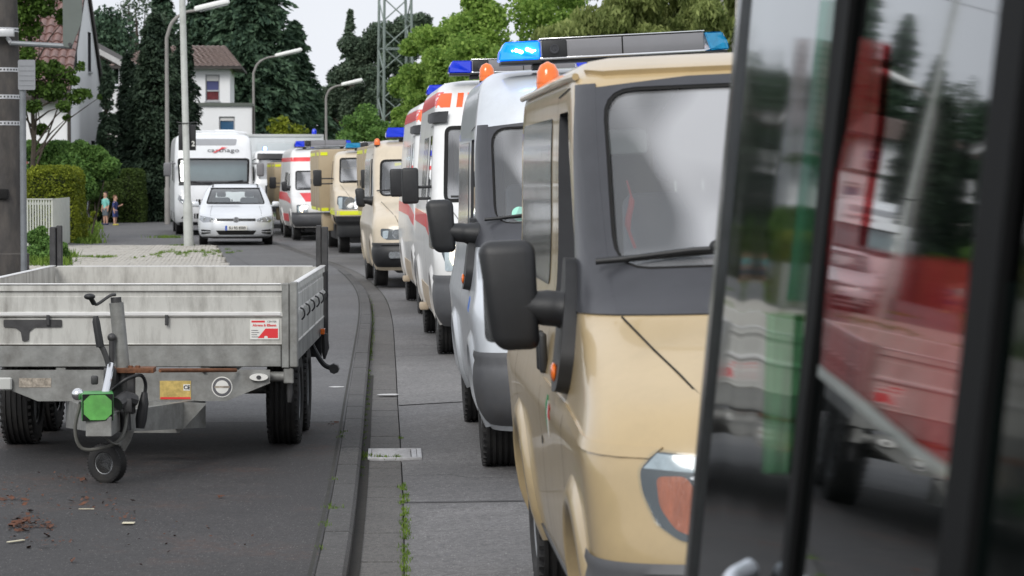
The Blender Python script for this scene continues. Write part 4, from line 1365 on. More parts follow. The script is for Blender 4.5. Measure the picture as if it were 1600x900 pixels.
# --- 5: far beige van
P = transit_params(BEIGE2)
ws5 = rpoly([(-.80, 1.42), (.80, 1.42), (.76, 1.97), (-.76, 1.97)], .08, 4)
P['ws'] = ws5; P['surround'] = []; P['black'] = []; P['ws_rim'] = .03
P['bumper'] = (.32, .70, .06, BLACKP)
P['rows'] = TR_ROWS[:11] + [(1.98, 1.52, .878, .34, 4.79), (2.06, 1.58, .865, .34, 4.79), (2.18, 1.68, .845, .34, 4.78), (2.25, 1.84, .80, .36, 4.7), (2.30, 2.3, .66, .4, 4.5)]; P['cab'] = (1.38, 1.95)
T5, B5 = van('emergency_van', 'smaller pale beige van with solid blue light bar and amber lamp before the boxed trucks', 'van',
             (-1.13, 41.8, .04), R(5.6), R(1.2), P)
HL5 = rpoly([(-.86, .92), (-.86, .80), (-.78, .745), (-.42, .745), (-.46, .90)], .03, 3)
headlamps(B5, T5, HL5)
van_mirror(T5, -1, -.925, 1.42, 1.36, hw=.15, hh=.30, arm=.12)
light_bar(T5, -.66, .66, 1.9, 2.33, h=.17, d=.3, left=BLUEL, right=BLUEL, lens=.42, grey=mat('bar_cream_cover', (.6, .53, .42), .5, var=.05))
amber_beacon(T5, -.80, 1.90, 2.22, .05, .11)
bm = BM(); c = B5.pt('F', -.62, .52, .06); prism(bm, rpoly([(-.12, -.05), (.12, -.05), (.12, .05), (-.12, .05)], .04), 'y', -.01, .02); bmesh.ops.translate(bm, verts=bm.verts[:], vec=c); obj('fog_lamp', bm, LENS, T5)
bm = BM(); box(bm, -.55, -.25, 1.36, 1.40, 1.88, 1.93); 
for v in bm.verts: v.co.y += .12
obj('screen_sticker', bm, mat('sticker_pale_yellow', (.7, .72, .4), .6, var=0), T5)

# --- boxed trucks
TRK_ROWS = [(.62, .10, .86, .5, 2.3), (.72, .02, .92, .48, 2.3), (.85, 0, .94, .46, 2.3), (1.05, .04, .95, .44, 2.3), (1.22, .14, .95, .42, 2.3), (1.36, .42, .945, .40, 2.3),
            (1.47, .80, .94, .36, 2.3), (1.52, .92, .93, .32, 2.3), (2.08, 1.33, .86, .30, 2.28), (2.16, 1.42, .83, .30, 2.26), (2.22, 1.62, .76, .32, 2.2), (2.26, 1.9, .6, .3, 2.1)]
def box_truck(label, loc, yaw, right=True, lens=CYANL):
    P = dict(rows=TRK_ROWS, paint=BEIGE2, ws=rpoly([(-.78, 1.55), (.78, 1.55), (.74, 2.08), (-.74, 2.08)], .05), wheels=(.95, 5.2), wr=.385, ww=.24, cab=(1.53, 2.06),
             side_windows=[rpoly([(1.35, 1.52), (2.0, 1.50), (2.0, 2.02), (1.7, 2.02)], .04)], lips=False, ws_rim=.03, bumper=(.36, .82, .05, BLACKP), group='beige trucks with tan box bodies')
    P['seams'] = [('L', [(2.1, .7), (2.1, 2.1)]), ('F', [(-.78, 1.5), (-.6, 1.2)]), ('F', [(.78, 1.5), (.6, 1.2)])]
    P['patches'] = [('yellow_band', 'F', [(-.90, .84), (-.90, .93), (.90, .93), (.90, .84)], YELLOW, .004), ('yellow_band', 'L', [(.5, .84), (.5, .93), (2.2, .93), (2.2, .84)], YELLOW, .004)]
    P['wipers'] = [((-.05, 1.54), (-.66, 1.56))]
    T, B = van('box_truck', label, 'truck', loc, yaw, R(1.0), P)
    headlamps(B, T, rpoly([(-.88, 1.26), (-.90, 1.08), (-.80, .96), (-.40, .96), (-.46, 1.10), (-.66, 1.24)], .04, 3))
    S = -1
    for S in (-1, 1):
        van_mirror(T, S, S * .93, 1.25, 1.62, hw=.19, hh=.36, arm=.24, style='square')
    # tan equipment box wider than the cab
    e = bpy.data.objects.new('equipment_box', None); C.objects.link(e); e.parent = T
    bm = BM(); box(bm, -1.16, 1.16, 2.36, 6.4, .90, 2.30, .03, 2); obj('box_shell', bm, TAN, e)
    for z0, z1 in ((.905, .975), (2.16, 2.235)):
        for q in ((-1.164, -1.158, 2.45, 3.4), (-1.164, -1.158, 4.2, 6.3), (-1.13, -.97, 2.352, 2.362)):
            bm = BM(); box(bm, *q, z0, z1); obj('reflective_strip', bm, YELLOW, e)
    for y0 in (2.45, 3.45, 4.45, 5.45):
        bm = BM(); box(bm, -1.172, -1.155, y0, y0 + .92, .99, 2.14, .006); obj('locker_door', bm, TAN, e)
        bm = BM(); box(bm, -1.19, -1.17, y0 + .44, y0 + .48, 1.5, 1.62, .004); obj('locker_handle', bm, DARKMET, e)
    bm = BM(); box(bm, -.45, .45, 1.9, 6.6, .62, .88, .02); obj('chassis_rail', bm, DARKMET, T)
    bm = BM(); box(bm, -1.10, -.85, 2.5, 3.1, .45, .85, .03); obj('side_tank', bm, TAN, T)
    light_bar(T, -.62, .74, 1.5, 2.30, h=.13, d=.28, left=lens, right=BLUEL, lens=.34)
    amber_beacon(T, -.02, 1.35, 2.28, .05, .11)
    return T
T6 = box_truck('beige truck with yellow edged tan box and cyan roof lamp beside the red striped van', (-2.88, 59.3, .05), R(7.0))
T5b = box_truck('mostly hidden truck whose tan box shows just left of the far beige van', (-1.40, 51.4, .05), R(6.2), lens=BLUEL)
T8 = box_truck('rearmost tan boxed truck wedged between the red striped van and silver car', (-5.32, 76.0, .05), R(8.0), lens=BLUEL)
T8.scale = (1, 1, .9)

# --- 7: white van with red bands
R7 = [(.34, .10, .86, .5, 5.0), (.50, .02, .92, .46, 5.02), (.75, 0, .945, .44, 5.04), (.92, .05, .95, .42, 5.04), (1.04, .18, .945, .42, 5.04), (1.14, .46, .94, .40, 5.04), (1.24, .80, .93, .36, 5.03),
      (1.29, .92, .925, .32, 5.02), (1.80, 1.35, .875, .30, 5.0), (1.90, 1.45, .868, .30, 5.0), (2.20, 1.62, .84, .32, 4.98), (2.34, 1.8, .79, .34, 4.92), (2.42, 2.2, .66, .36, 4.8)]
P = dict(rows=R7, paint=WHITEDIRTY, ws=rpoly([(-.78, 1.32), (.78, 1.32), (.74, 1.80), (-.74, 1.80)], .05), wheels=(.93, 4.05), wr=.34, ww=.21, cab=(1.29, 1.80),
         side_windows=[rpoly([(1.30, 1.28), (2.1, 1.26), (2.1, 1.76), (1.7, 1.76)], .04)], dark_glass=[('L', rpoly([(2.4, 1.28), (3.3, 1.28), (3.3, 1.78), (2.4, 1.78)], .04))], ws_rim=.03,
         bumper=(.36, .74, .05, BUMPERG), seams=[('L', [(2.2, .4), (2.2, 1.85)])], wipers=[((-.05, 1.32), (-.66, 1.34))],
         patches=[('red_band', 'L', [(.8, .96), (.9, 1.08), (2.3, 1.24), (4.9, 1.26), (4.9, 1.05), (2.3, 1.02)], RED, .004), ('red_band', 'L', [(1.4, .48), (1.4, .68), (3.6, .68), (3.6, .48)], RED, .004),
                  ('red_band', 'L', [(1.70, 2.06), (1.74, 2.17), (4.9, 2.17), (4.9, 2.06)], RED, .004), ('red_band', 'F', [(-.82, 2.06), (-.82, 2.17), (.82, 2.17), (.82, 2.06)], RED, .004),
                  ('red_bonnet_panel', 'F', [(-.60, 1.01), (-.70, 1.23), (.70, 1.23), (.60, 1.01)], RED, .005)])
T7, B7 = van('ambulance_van', 'white van with red roof stripe and red bonnet beside the silver car', 'ambulance', (-4.72, 70.6, .05), R(9.0), R(1.0), P)
headlamps(B7, T7, rpoly([(-.84, .93), (-.84, .72), (-.56, .72), (-.56, .93)], .03, 3), lit=True)
van_mirror(T7, -1, -.92, 1.3, 1.38, hw=.16, hh=.26, arm=.07)
light_bar(T7, -.72, .80, 1.9, 2.44, h=.17, d=.3, left=BLUEL, right=BLUEL, lens=.26)

# ------------------------------------------------------------------ white truck with container at the far end
T9 = thing('container_truck', 'white truck with blue beacon and tall white container beside the motorhome', 'truck', (-6.95, 85.5, .05), (0, 0, R(10)))
B9 = Body([(.5, .08, 1.05, .25, 1.9), (.7, 0, 1.12, .22, 1.9), (1.4, .02, 1.14, .2, 1.9), (1.5, .06, 1.13, .2, 1.9), (2.25, .22, 1.10, .2, 1.9), (2.38, .30, 1.06, .22, 1.88), (2.45, .5, .9, .25, 1.8)], 4)
bm = BM(); B9.mesh(bm, 12); bd = obj('cab', bm, WHITE, T9)
c1 = BM(); prism(c1, [(.35, 1.45), (1.7, 1.4), (1.7, 2.2), (.42, 2.2)], 'x', -1.0, 1.0)
c2 = BM(); prism(c2, rpoly([(-1.0, 1.55), (1.0, 1.55), (.98, 2.18), (-.98, 2.18)], .05), 'y', -.5, .8)
c3 = BM(); prism(c3, rpoly([(.45, 1.5), (1.35, 1.5), (1.35, 2.15), (.5, 2.15)], .05), 'x', -1.5, 1.5)
cut(bd, [c1, c2, c3])
obj('windscreen', B9.patch('F', rpoly([(-1.0, 1.55), (1.0, 1.55), (.98, 2.18), (-.98, 2.18)], .05), off=-.004, skirt=0, step=.15), GLASS, T9)
for k in 'LR': obj('side_window', B9.patch(k, rpoly([(.45, 1.5), (1.35, 1.5), (1.35, 2.15), (.5, 2.15)], .05), off=-.004, skirt=0, step=.2), SIDEG, T9)
obj('sun_visor', B9.patch('F', [(-1.02, 2.17), (1.02, 2.17), (1.0, 2.32), (-1.0, 2.32)], off=.07, skirt=.09), BLACKP, T9)
obj('front_panel', B9.patch('F', [(-1.04, .55), (1.04, .55), (1.06, .95), (-1.06, .95)], off=.05, skirt=.06), GREYP, T9)
obj('grille', B9.patch('F', [(-.8, 1.02), (.8, 1.02), (.8, 1.35), (-.8, 1.35)], off=.01), BLACKP, T9)
for S in (-1, 1):
    bm = BM(); box(bm, S * 1.22 - .09, S * 1.22 + .09, .1, .25, 1.5, 1.95, .03)
    tube(bm, [(S * 1.05, .3, 2.2), (S * 1.22, .18, 2.12), (S * 1.22, .18, 1.9)], .015, 6)
    tube(bm, [(S * 1.05, .3, 1.45), (S * 1.22, .18, 1.45), (S * 1.22, .18, 1.55)], .015, 6); obj('mirror', bm, BLACKP, T9)
    for y in (.95, 5.0): add_wheel(T9, S * 1.12, y, .48, .28)
    bm = BM(); box(bm, S * .85 - .13, S * .85 + .13, -.055, .0, .62, .78, .02); obj('headlight', bm, LENS, T9)
    b = amber_beacon(T9, S * .75, .7, 2.44, .07, .15); b.name = 'blue_beacon'
    for ch in b.children:
        if ch.name.startswith('lens'):
            ch.data = ch.data.copy(); ch.data.materials.clear(); ch.data.materials.append(BLUEON if S < 0 else BLUEL)
bm = BM(); bmesh.ops.create_icosphere(bm, subdivisions=2, radius=.05, matrix=Matrix.Translation((-.75, .64, 2.52))); obj('led', bm, LEDON, T9)
bm = BM(); box(bm, -.5, .5, 1.5, 7.2, .55, .95, .02); box(bm, -.35, .35, .8, 1.6, .45, .7); obj('chassis_rail', bm, DARKMET, T9)
e = bpy.data.objects.new('container', None); C.objects.link(e); e.parent = T9
bm = BM(); box(bm, -1.25, 1.25, 2.2, 7.4, 1.0, 2.95, .02); obj('container_shell', bm, mat('container_white', (.56, .59, .61), .5, var=.04), e)
bm = BM()
for x in (-1.24, 1.24): box(bm, x - .035, x + .035, 2.17, 2.26, .98, 2.99, .01)
box(bm, -1.26, 1.26, 2.17, 2.25, 2.90, 2.99, .01); box(bm, -1.26, 1.26, 2.17, 2.25, .98, 1.06, .01)
box(bm, -1.28, -1.22, 2.2, 7.4, 2.92, 2.99, .01); box(bm, -1.28, -1.22, 2.2, 7.4, .98, 1.08, .01)
obj('container_frame', bm, mat('container_edge', (.48, .50, .50), .5, var=.05), e)
bm = BM(); box(bm, -.9, .3, 2.14, 2.17, 1.3, 2.7, .01); obj('container_panel', bm, mat('container_panel', (.50, .54, .56), .4, var=.03), e)
b = amber_beacon(T9, 1.0, 2.5, 3.0, .08, .18); b.name = 'blue_beacon'
for ch in b.children:
    if ch.name.startswith('lens'): ch.data = ch.data.copy(); ch.data.materials.clear(); ch.data.materials.append(BLUEL)

# ------------------------------------------------------------------ motorhome
MH = thing('motorhome', 'large white motorhome parked behind the silver hatchback', 'motorhome', (-8.2, 75.0, FOOT), (0, 0, R(8.2)))
BH = Body([(.28, .14, 1.0, .3, 7.0), (.36, .03, 1.06, .32, 7.0), (.55, 0, 1.085, .34, 7.0), (.85, .04, 1.09, .34, 7.0), (1.15, .12, 1.09, .34, 7.0), (1.34, .22, 1.09, .33, 7.0), (1.40, .27, 1.085, .3, 7.0),
           (2.10, .52, 1.075, .28, 7.0), (2.25, .58, 1.07, .28, 7.0), (2.62, .76, 1.04, .28, 6.98), (2.74, .92, .98, .3, 6.94), (2.80, 1.2, .86, .32, 6.86)], 4)
bm = BM(); BH.mesh(bm, 14); bd = obj('body', bm, WHITE, MH)
mws = rpoly([(-.94, 1.44), (.94, 1.44), (.97, 2.10), (-.97, 2.10)], .07)
c1 = BM(); prism(c1, [(.75, 1.25), (2.2, 1.0), (2.2, 2.1), (.85, 2.1)], 'x', -.98, .98)
c2 = BM(); prism(c2, mws, 'y', -.5, 1.1)
c3 = BM(); prism(c3, rpoly([(.75, 1.45), (1.55, 1.45), (1.55, 2.0), (.9, 2.0)], .05), 'x', -1.5, 1.5)
cc = [c1, c2, c3]
for y in (1.35, 5.2):
    for S in (-1, 1):
        c = BM(); lathe(c, [(min(S * 1.4, S * .78), .40), (max(S * 1.4, S * .78), .40)], 'x', 32, at=(0, y, .36)); cc.append(c)
cut(bd, cc)
obj('windscreen', BH.patch('F', mws, off=-.004, skirt=0, step=.15), GLASSC, MH, 60)
bmq = BM(); BH.seam('F', mws + [mws[0]], .05, .003, bmq); obj('windscreen_seal', bmq, SEAM, MH, 60)
bm = BM(); box(bm, -.93, .93, .72, .76, 1.50, 2.08, .01); obj('thermal_blind', bm, mat('silver_blind', (.36, .42, .46), .5, metal=.3, var=.06, vscale=4), MH)
for k in 'LR': obj('side_window', BH.patch(k, rpoly([(.75, 1.45), (1.55, 1.45), (1.55, 2.0), (.9, 2.0)], .05), off=-.004, skirt=0), SIDEG, MH)
obj('lower_screen_band', BH.patch('F', [(-.97, 1.37), (.97, 1.37), (.96, 1.45), (-.96, 1.45)], off=.006), BLACKP, MH)
obj('brow_panel', BH.patch('F', rpoly([(-.62, 2.48), (.62, 2.48), (.66, 2.66), (-.66, 2.66)], .05), off=.006), mat('brow_grey', (.33, .34, .36), .4, var=.03), MH)
for S in (-1, 1):
    pl = [(-.97, 1.12), (-1.0, .98), (-.86, .84), (-.68, .80), (-.66, .88), (-.84, 1.02)]
    e = bpy.data.objects.new('headlight', None); C.objects.link(e); e.parent = MH
    q = pl if S < 0 else mirror_poly(pl)
    obj('housing', BH.patch('F', q, off=.006, step=.04), mat('lamp_clear', (.35, .37, .4), .15, metal=.4, coat=.8, var=.3, vscale=25), e)
    for cx_ in (-.90, -.76):
        c = BH.pt('F', S * -cx_, .95 if cx_ < -.8 else .87, .012)
        bm = BM(); lathe(bm, [(-.006, .05), (-.012, .045), (0, .02), (.002, .001)], 'y', 16, at=tuple(c)); obj('reflector_bowl', bm, LENS, e)
    pl = rpoly([(-.92, .46), (-.66, .46), (-.66, .56), (-.84, .56)], .02); obj('fog_lamp_bay', BH.patch('F', pl if S < 0 else mirror_poly(pl), off=.008), BLACKP, MH)
    bm = BM(); box(bm, S * 1.28 - .10, S * 1.28 + .10, .25, .42, 1.62, 2.0, .05, 3); box(bm, min(S * 1.05, S * 1.2), max(S * 1.05, S * 1.2), .36, .46, 1.95, 2.0, .01); obj('mirror', bm, mat('mirror_grey', (.2, .2, .21), .45, var=.05), MH)
    for y in (1.35, 5.2): add_wheel(MH, S * 1.04, y, .35, .22)
for x0, x1, z0, z1 in ((-.50, .50, .78, .99), (-.56, .56, .46, .60)):
    obj('grille_opening', BH.patch('F', rpoly([(x0, z0), (x1, z0), (x1, z1), (x0, z1)], .03), off=.006), SEAM, MH)
    n_ = 11
    for k in range(n_):
        x = x0 + (x1 - x0) * (k + .5) / n_
        obj('grille_bar', BH.patch('F', [(x - .012, z0), (x + .012, z0), (x + .012, z1), (x - .012, z1)], off=.014, step=.1), WHITE, MH)
obj('bumper_lip', BH.patch('F', [(-.95, .30), (.95, .30), (.95, .37), (-.95, .37)], off=.02), BLACKP, MH)
bm = BM(); box(bm, -.80, .75, 2.0, 2.5, 2.80, 2.86, .03); box(bm, .1, .7, 2.6, 3.2, 2.80, 2.95, .05, 3); obj('roof_hatch', bm, WHITE, MH)
bm = BM(); tube(bm, [(-.95, 1.3, 2.84), (-.5, 1.25, 2.88), (.5, 1.25, 2.88), (.95, 1.3, 2.84)], .022, 8); obj('roof_rail', bm, WHITE, MH)
tp = BH.pt('F', .27, 2.34, .012)
DGT = mat('badge_dark_grey', (.12, .12, .13), .4, var=0)
tM = Matrix.Translation(tp) @ Matrix.Rotation(R(-26), 4, 'X') @ Matrix.Rotation(R(90), 4, 'X') @ Matrix.Diagonal((1.5, 1, 1, 1))
text_obj('lettering', 'carthago', .17, DGT, MH, tM, .003)
bm = BM(); prism(bm, [(-.20, -.075), (-.12, -.07), (.16, .10), (.05, .09), (.02, .05)], 'y', -.006, .0)
prism(bm, [(-.02, .02), (.22, .10), (.14, .055)], 'y', -.006, .0)
bmesh.ops.transform(bm, matrix=Matrix.Translation(tp + Vector((-.10, -.02, 0))) @ Matrix.Rotation(R(-26), 4, 'X'), verts=bm.verts[:]); obj('red_swoosh', bm, RED, MH)
bm = BM()
p1, p2, p3 = BH.pt('F', -.30, 1.42, .04), BH.pt('F', .35, 1.44, .04), BH.pt('F', .8, 1.50, .03)
tube(bm, [p1, p2, p3], .012, 6); tube(bm, [BH.pt('F', -.8, 1.50, .03), BH.pt('F', -.35, 1.43, .04)], .012, 6); obj('wiper', bm, BLACKP, MH)
obj('side_stripe', BH.patch('L', [(.55, .62), (.55, .72), (6.8, .72), (6.8, .62)], off=.004), mat('stripe_grey', (.3, .31, .33), .4, var=0), MH)
obj('side_window_rear', BH.patch('L', rpoly([(2.6, 1.5), (3.5, 1.5), (3.5, 2.05), (2.6, 2.05)], .06), off=.006), MATS['tinted_pane'], MH)

# ------------------------------------------------------------------ hatchback
CARM = CARWHITE
CR = thing('hatchback_car', 'silver white hatchback parked nose forward beside the pale lamp post', 'car', (-6.53, 64.4, FOOT), (0, 0, R(6.3)))
BC = Body([(.17, .12, .78, .4, 4.1), (.24, .04, .86, .48, 4.15), (.40, 0, .895, .52, 4.18), (.55, .02, .90, .55, 4.2), (.66, .07, .893, .55, 4.2), (.73, .20, .885, .55, 4.19), (.80, .46, .878, .52, 4.17), (.88, .82, .868, .46, 4.14),
           (.94, 1.10, .852, .36, 4.1), (1.02, 1.24, .82, .30, 4.05), (1.32, 1.84, .69, .28, 3.8), (1.40, 2.12, .62, .30, 3.65), (1.44, 2.5, .50, .32, 3.4)], 2.7)
bm = BM(); BC.mesh(bm, 16, .03); bd = obj('body', bm, CARM, CR)
cws = rpoly([(-.70, .975), (.70, .975), (.575, 1.345), (-.575, 1.345)], .05)
c1 = BM(); prism(c1, [(1.45, .8), (3.6, .75), (3.5, 1.28), (2.0, 1.36)], 'x', -.60, .60)
c2 = BM(); prism(c2, cws, 'y', -.5, 2.2)
c3 = BM(); prism(c3, rpoly([(1.60, .98), (3.2, .98), (3.0, 1.30), (2.05, 1.32)], .04), 'x', -1.5, 1.5)
c4 = BM(); prism(c4, rpoly([(-.5, 1.0), (.5, 1.0), (.45, 1.25), (-.45, 1.25)], .04), 'y', 3.0, 5.0)
cc = [c1, c2, c3, c4]
for y in (.87, 3.45):
    for S in (-1, 1):
        c = BM(); lathe(c, [(min(S * 1.4, S * .66), .355), (max(S * 1.4, S * .66), .355)], 'x', 32, at=(0, y, .31)); cc.append(c)
cut(bd, cc)
obj('windscreen', BC.patch('F', cws, off=-.004, skirt=0, step=.1), GLASSC, CR, 60)
bmq = BM(); BC.seam('F', cws + [cws[0]], .022, .003, bmq); obj('windscreen_seal', bmq, SEAM, CR, 60)
for k in 'LR': obj('side_window', BC.patch(k, rpoly([(1.60, .98), (3.2, .98), (3.0, 1.30), (2.05, 1.32)], .04), off=-.004, skirt=0), SIDEG, CR)
for S in (-1, 1):
    e = bpy.data.objects.new('headlight', None); C.objects.link(e); e.parent = CR
    pl = [(-.84, .70), (-.86, .60), (-.78, .545), (-.50, .56), (-.47, .61), (-.60, .66)]
    obj('housing', BC.patch('F', pl if S < 0 else mirror_poly(pl), off=.004, step=.04), MATS['lamp_clear'], e)
    for cx_, zz in ((.73, .615), (.58, .60)):
        c = BC.pt('F', S * cx_, zz, .008); bm = BM(); lathe(bm, [(-.006, .042), (-.010, .036), (0, .02), (.002, .001)], 'y', 16, at=tuple(c)); obj('reflector_bowl', bm, LENS, e)
    pl = rpoly([(-.82, .26), (-.60, .29), (-.60, .36), (-.82, .38)], .02); obj('air_intake', BC.patch('F', pl if S < 0 else mirror_poly(pl), off=.004), SEAM, CR)
    pl = [(-.82, .315), (-.60, .315), (-.60, .335), (-.82, .335)]; obj('intake_fin', BC.patch('F', pl if S < 0 else mirror_poly(pl), off=.012), CARM, CR)
    bm = BM(); vs = box(bm, S * .97 - .09, S * .97 + .09, 1.38, 1.52, .90, 1.03, .045, 3); box(bm, min(S * .82, S * .92), max(S * .82, S * .92), 1.42, 1.48, .90, .94, .01); obj('mirror', bm, CARM, CR, 60)
    for y in (.87, 3.45): add_wheel(CR, S * .875, y, .312, .205, hub=.66)
obj('upper_grille', BC.patch('F', [(-.46, .575), (.46, .575), (.46, .635), (-.46, .635)], off=.004), BLACKP, CR)
obj('lower_grille', BC.patch('F', rpoly([(-.40, .255), (.40, .255), (.48, .355), (-.48, .355)], .02), off=.004), SEAM, CR)
obj('chin_trim', BC.patch('F', [(-.82, .185), (.82, .185), (.82, .21), (-.82, .21)], off=.012), BLACKP, CR)
cp = BC.pt('F', 0, .602, .012)
bm = BM(); lathe(bm, [(-.006, .072), (-.010, .066), (-.004, .060), (.0, .072)], 'y', 28, at=tuple(cp)); lathe(bm, [(-.002, .064), (-.003, .001)], 'y', 28, at=tuple(cp))
bd_ = obj('badge_ring', bm, CHROME, CR)
def strokes(name, segs, wd, m_, par, at):
    bm = BM()
    for (a, b, c, d) in segs:
        t = Vector((c - a, d - b)).normalized(); nx, ny = -t.y * wd, t.x * wd
        prism(bm, [(a + nx, b + ny), (a - nx, b - ny), (c - nx, d - ny), (c + nx, d + ny)], 'y', -.007, -.002)
    bmesh.ops.translate(bm, verts=bm.verts[:], vec=at)
    return obj(name, bm, m_, par)
strokes('badge_letters', [(-.028, .052, 0, .006), (.028, .052, 0, .006)], .006, DARKMET, CR, cp)
strokes('badge_letters', [(-.052, .022, -.026, -.05), (-.026, -.05, 0, -.004), (0, -.004, .026, -.05), (.026, -.05, .052, .022)], .006, DARKMET, CR, cp)
pp = BC.pt('F', 0, .415, .022)
e = bpy.data.objects.new('number_plate', None); C.objects.link(e); e.parent = CR
bm = BM(); box(bm, -.26, .26, pp.y - .006, pp.y, .36, .47, .004); obj('plate', bm, PAPER, e)
bm = BM(); box(bm, -.26, -.215, pp.y - .008, pp.y - .005, .361, .469); obj('plate_blue_band', bm, mat('plate_blue', (.01, .08, .5), .4, var=0), e)
text_obj('plate_lettering', 'SU RS 8589', .088, SEAM, e, text_front(.025, pp.y - .009, .414) @ Matrix.Diagonal((.95, 1, 1, 1)), .001, .0015)
bm = BM(); tube(bm, [(-.42, 2.0, 1.40), (-.42, 2.3, 1.455), (-.42, 3.2, 1.45)], .012, 6); tube(bm, [(.42, 2.0, 1.40), (.42, 2.3, 1.455), (.42, 3.2, 1.45)], .012, 6)
bm.free()
for S in (-1, 1):
    bm = BM(); tube(bm, [(S * .55, 2.05, 1.385), (S * .54, 2.3, 1.44), (S * .52, 3.2, 1.43)], .014, 8); obj('roof_rail', bm, BLACKP, CR)
for xx in (-.34, .34):
    bm = BM(); box(bm, xx - .22, xx + .22, 2.05, 2.15, .6, 1.12, .06, 3); obj('seat', bm, SEATM, CR); bm = BM(); box(bm, xx - .11, xx + .11, 2.06, 2.14, 1.13, 1.27, .03, 3); obj('headrest', bm, SEATM, CR)
bm = BM(); box(bm, -.10, .10, 1.86, 1.88, 1.255, 1.30, .01); obj('inside_mirror', bm, BLACKP, CR)
bm = BM(); box(bm, -.58, .58, 1.30, 1.6, .70, .93, .05, 3); obj('dashboard', bm, INTER, CR)
bm = BM(); box(bm, -.6, .6, .5, 3.9, .15, .3, .03); obj('underbody', bm, DARKMET, CR)
obj('wiper', BC.patch('F', [(-.66, .985), (.1, .985), (.1, .995), (-.66, .995)], off=.02, skirt=.01), BLACKP, CR)
bmq = BM(); BC.seam('F', [(-.56, .93), (-.60, .80), (-.60, .70)], .006, .002, bmq); o1 = obj('bonnet_shut_line', bmq, SEAM, CR)
bmq = BM(); BC.seam('F', [(.56, .93), (.60, .80), (.60, .70)], .006, .002, bmq); o1 = obj('bonnet_shut_line', bmq, SEAM, CR)

# ------------------------------------------------------------------ flatbed trailer
TL = thing('flatbed_trailer', 'low aluminium sided flatbed trailer with green drawbar coupling cover parked on the footway', 'trailer', (-2.262, 16.2, FOOT), (0, 0, R(.8)))
def tb(name, x0, x1, y0, y1, z0, z1, m, bev=.004, parent=TL):
    bm = BM(); box(bm, x0, x1, y0, y1, z0, z1, bev, 1)
    return obj(name, bm, m, parent)
def board(name, L, along, at):
    """aluminium drop side: extruded profile with a top rim, a ridge and a foot; out = -y or +-x"""
    prof = [(.012, 1.055), (-.016, 1.055), (-.018, 1.018), (-.002, 1.012), (-.002, .986), (-.008, .980), (-.008, .896), (-.020, .888), (-.022, .866), (-.008, .856), (-.006, .705), (-.014, .698), (.012, .698)]
    bm = BM()
    if along == 'x': prism(bm, [(o, z) for o, z in prof], 'x', -L / 2, L / 2)
    else: prism(bm, [(o * along, z) for o, z in prof], 'y', -L / 2, L / 2)
    o = obj(name, bm, ALU, TL, 25); o.location = at
    return o
board('front_board', 1.84, 'x', (-.02, 0, 0))
board('rear_board', 1.86, 'x', (-.02, 3.2, -.005)).rotation_euler = (0, 0, math.pi)
board('side_board', 3.1, -1, (.955, 1.6, 0))
board('side_board', 3.1, 1, (-.955, 1.6, 0))
tb('rim_rail', -.94, .885, -.026, .010, 1.054, 1.062, ALULT)
tb('rim_rail', -.94, .885, 3.19, 3.215, 1.049, 1.057, ALULT)
tb('rim_rail', .94, .978, .04, 3.16, 1.054, 1.064, ALULT); tb('rim_rail', -.978, -.94, .04, 3.16, 1.054, 1.064, ALULT)
tb('ridge_rail', -.94, .885, -.026, -.018, .868, .890, ALULT)
tb('floor', -.94, .94, .01, 3.18, .668, .695, mat('trailer_plywood', (.16, .12, .08), .8, var=.3, vscale=5), .002)
tb('frame_member', -.965, .884, -.010, .05, .563, .690, GALV); tb('frame_member', .93, .962, .05, 3.2, .575, .69, GALV); tb('frame_member', -.962, -.93, .05, 3.2, .575, .69, GALV)
tb('frame_member', -.94, .94, 3.15, 3.2, .575, .69, GALV)
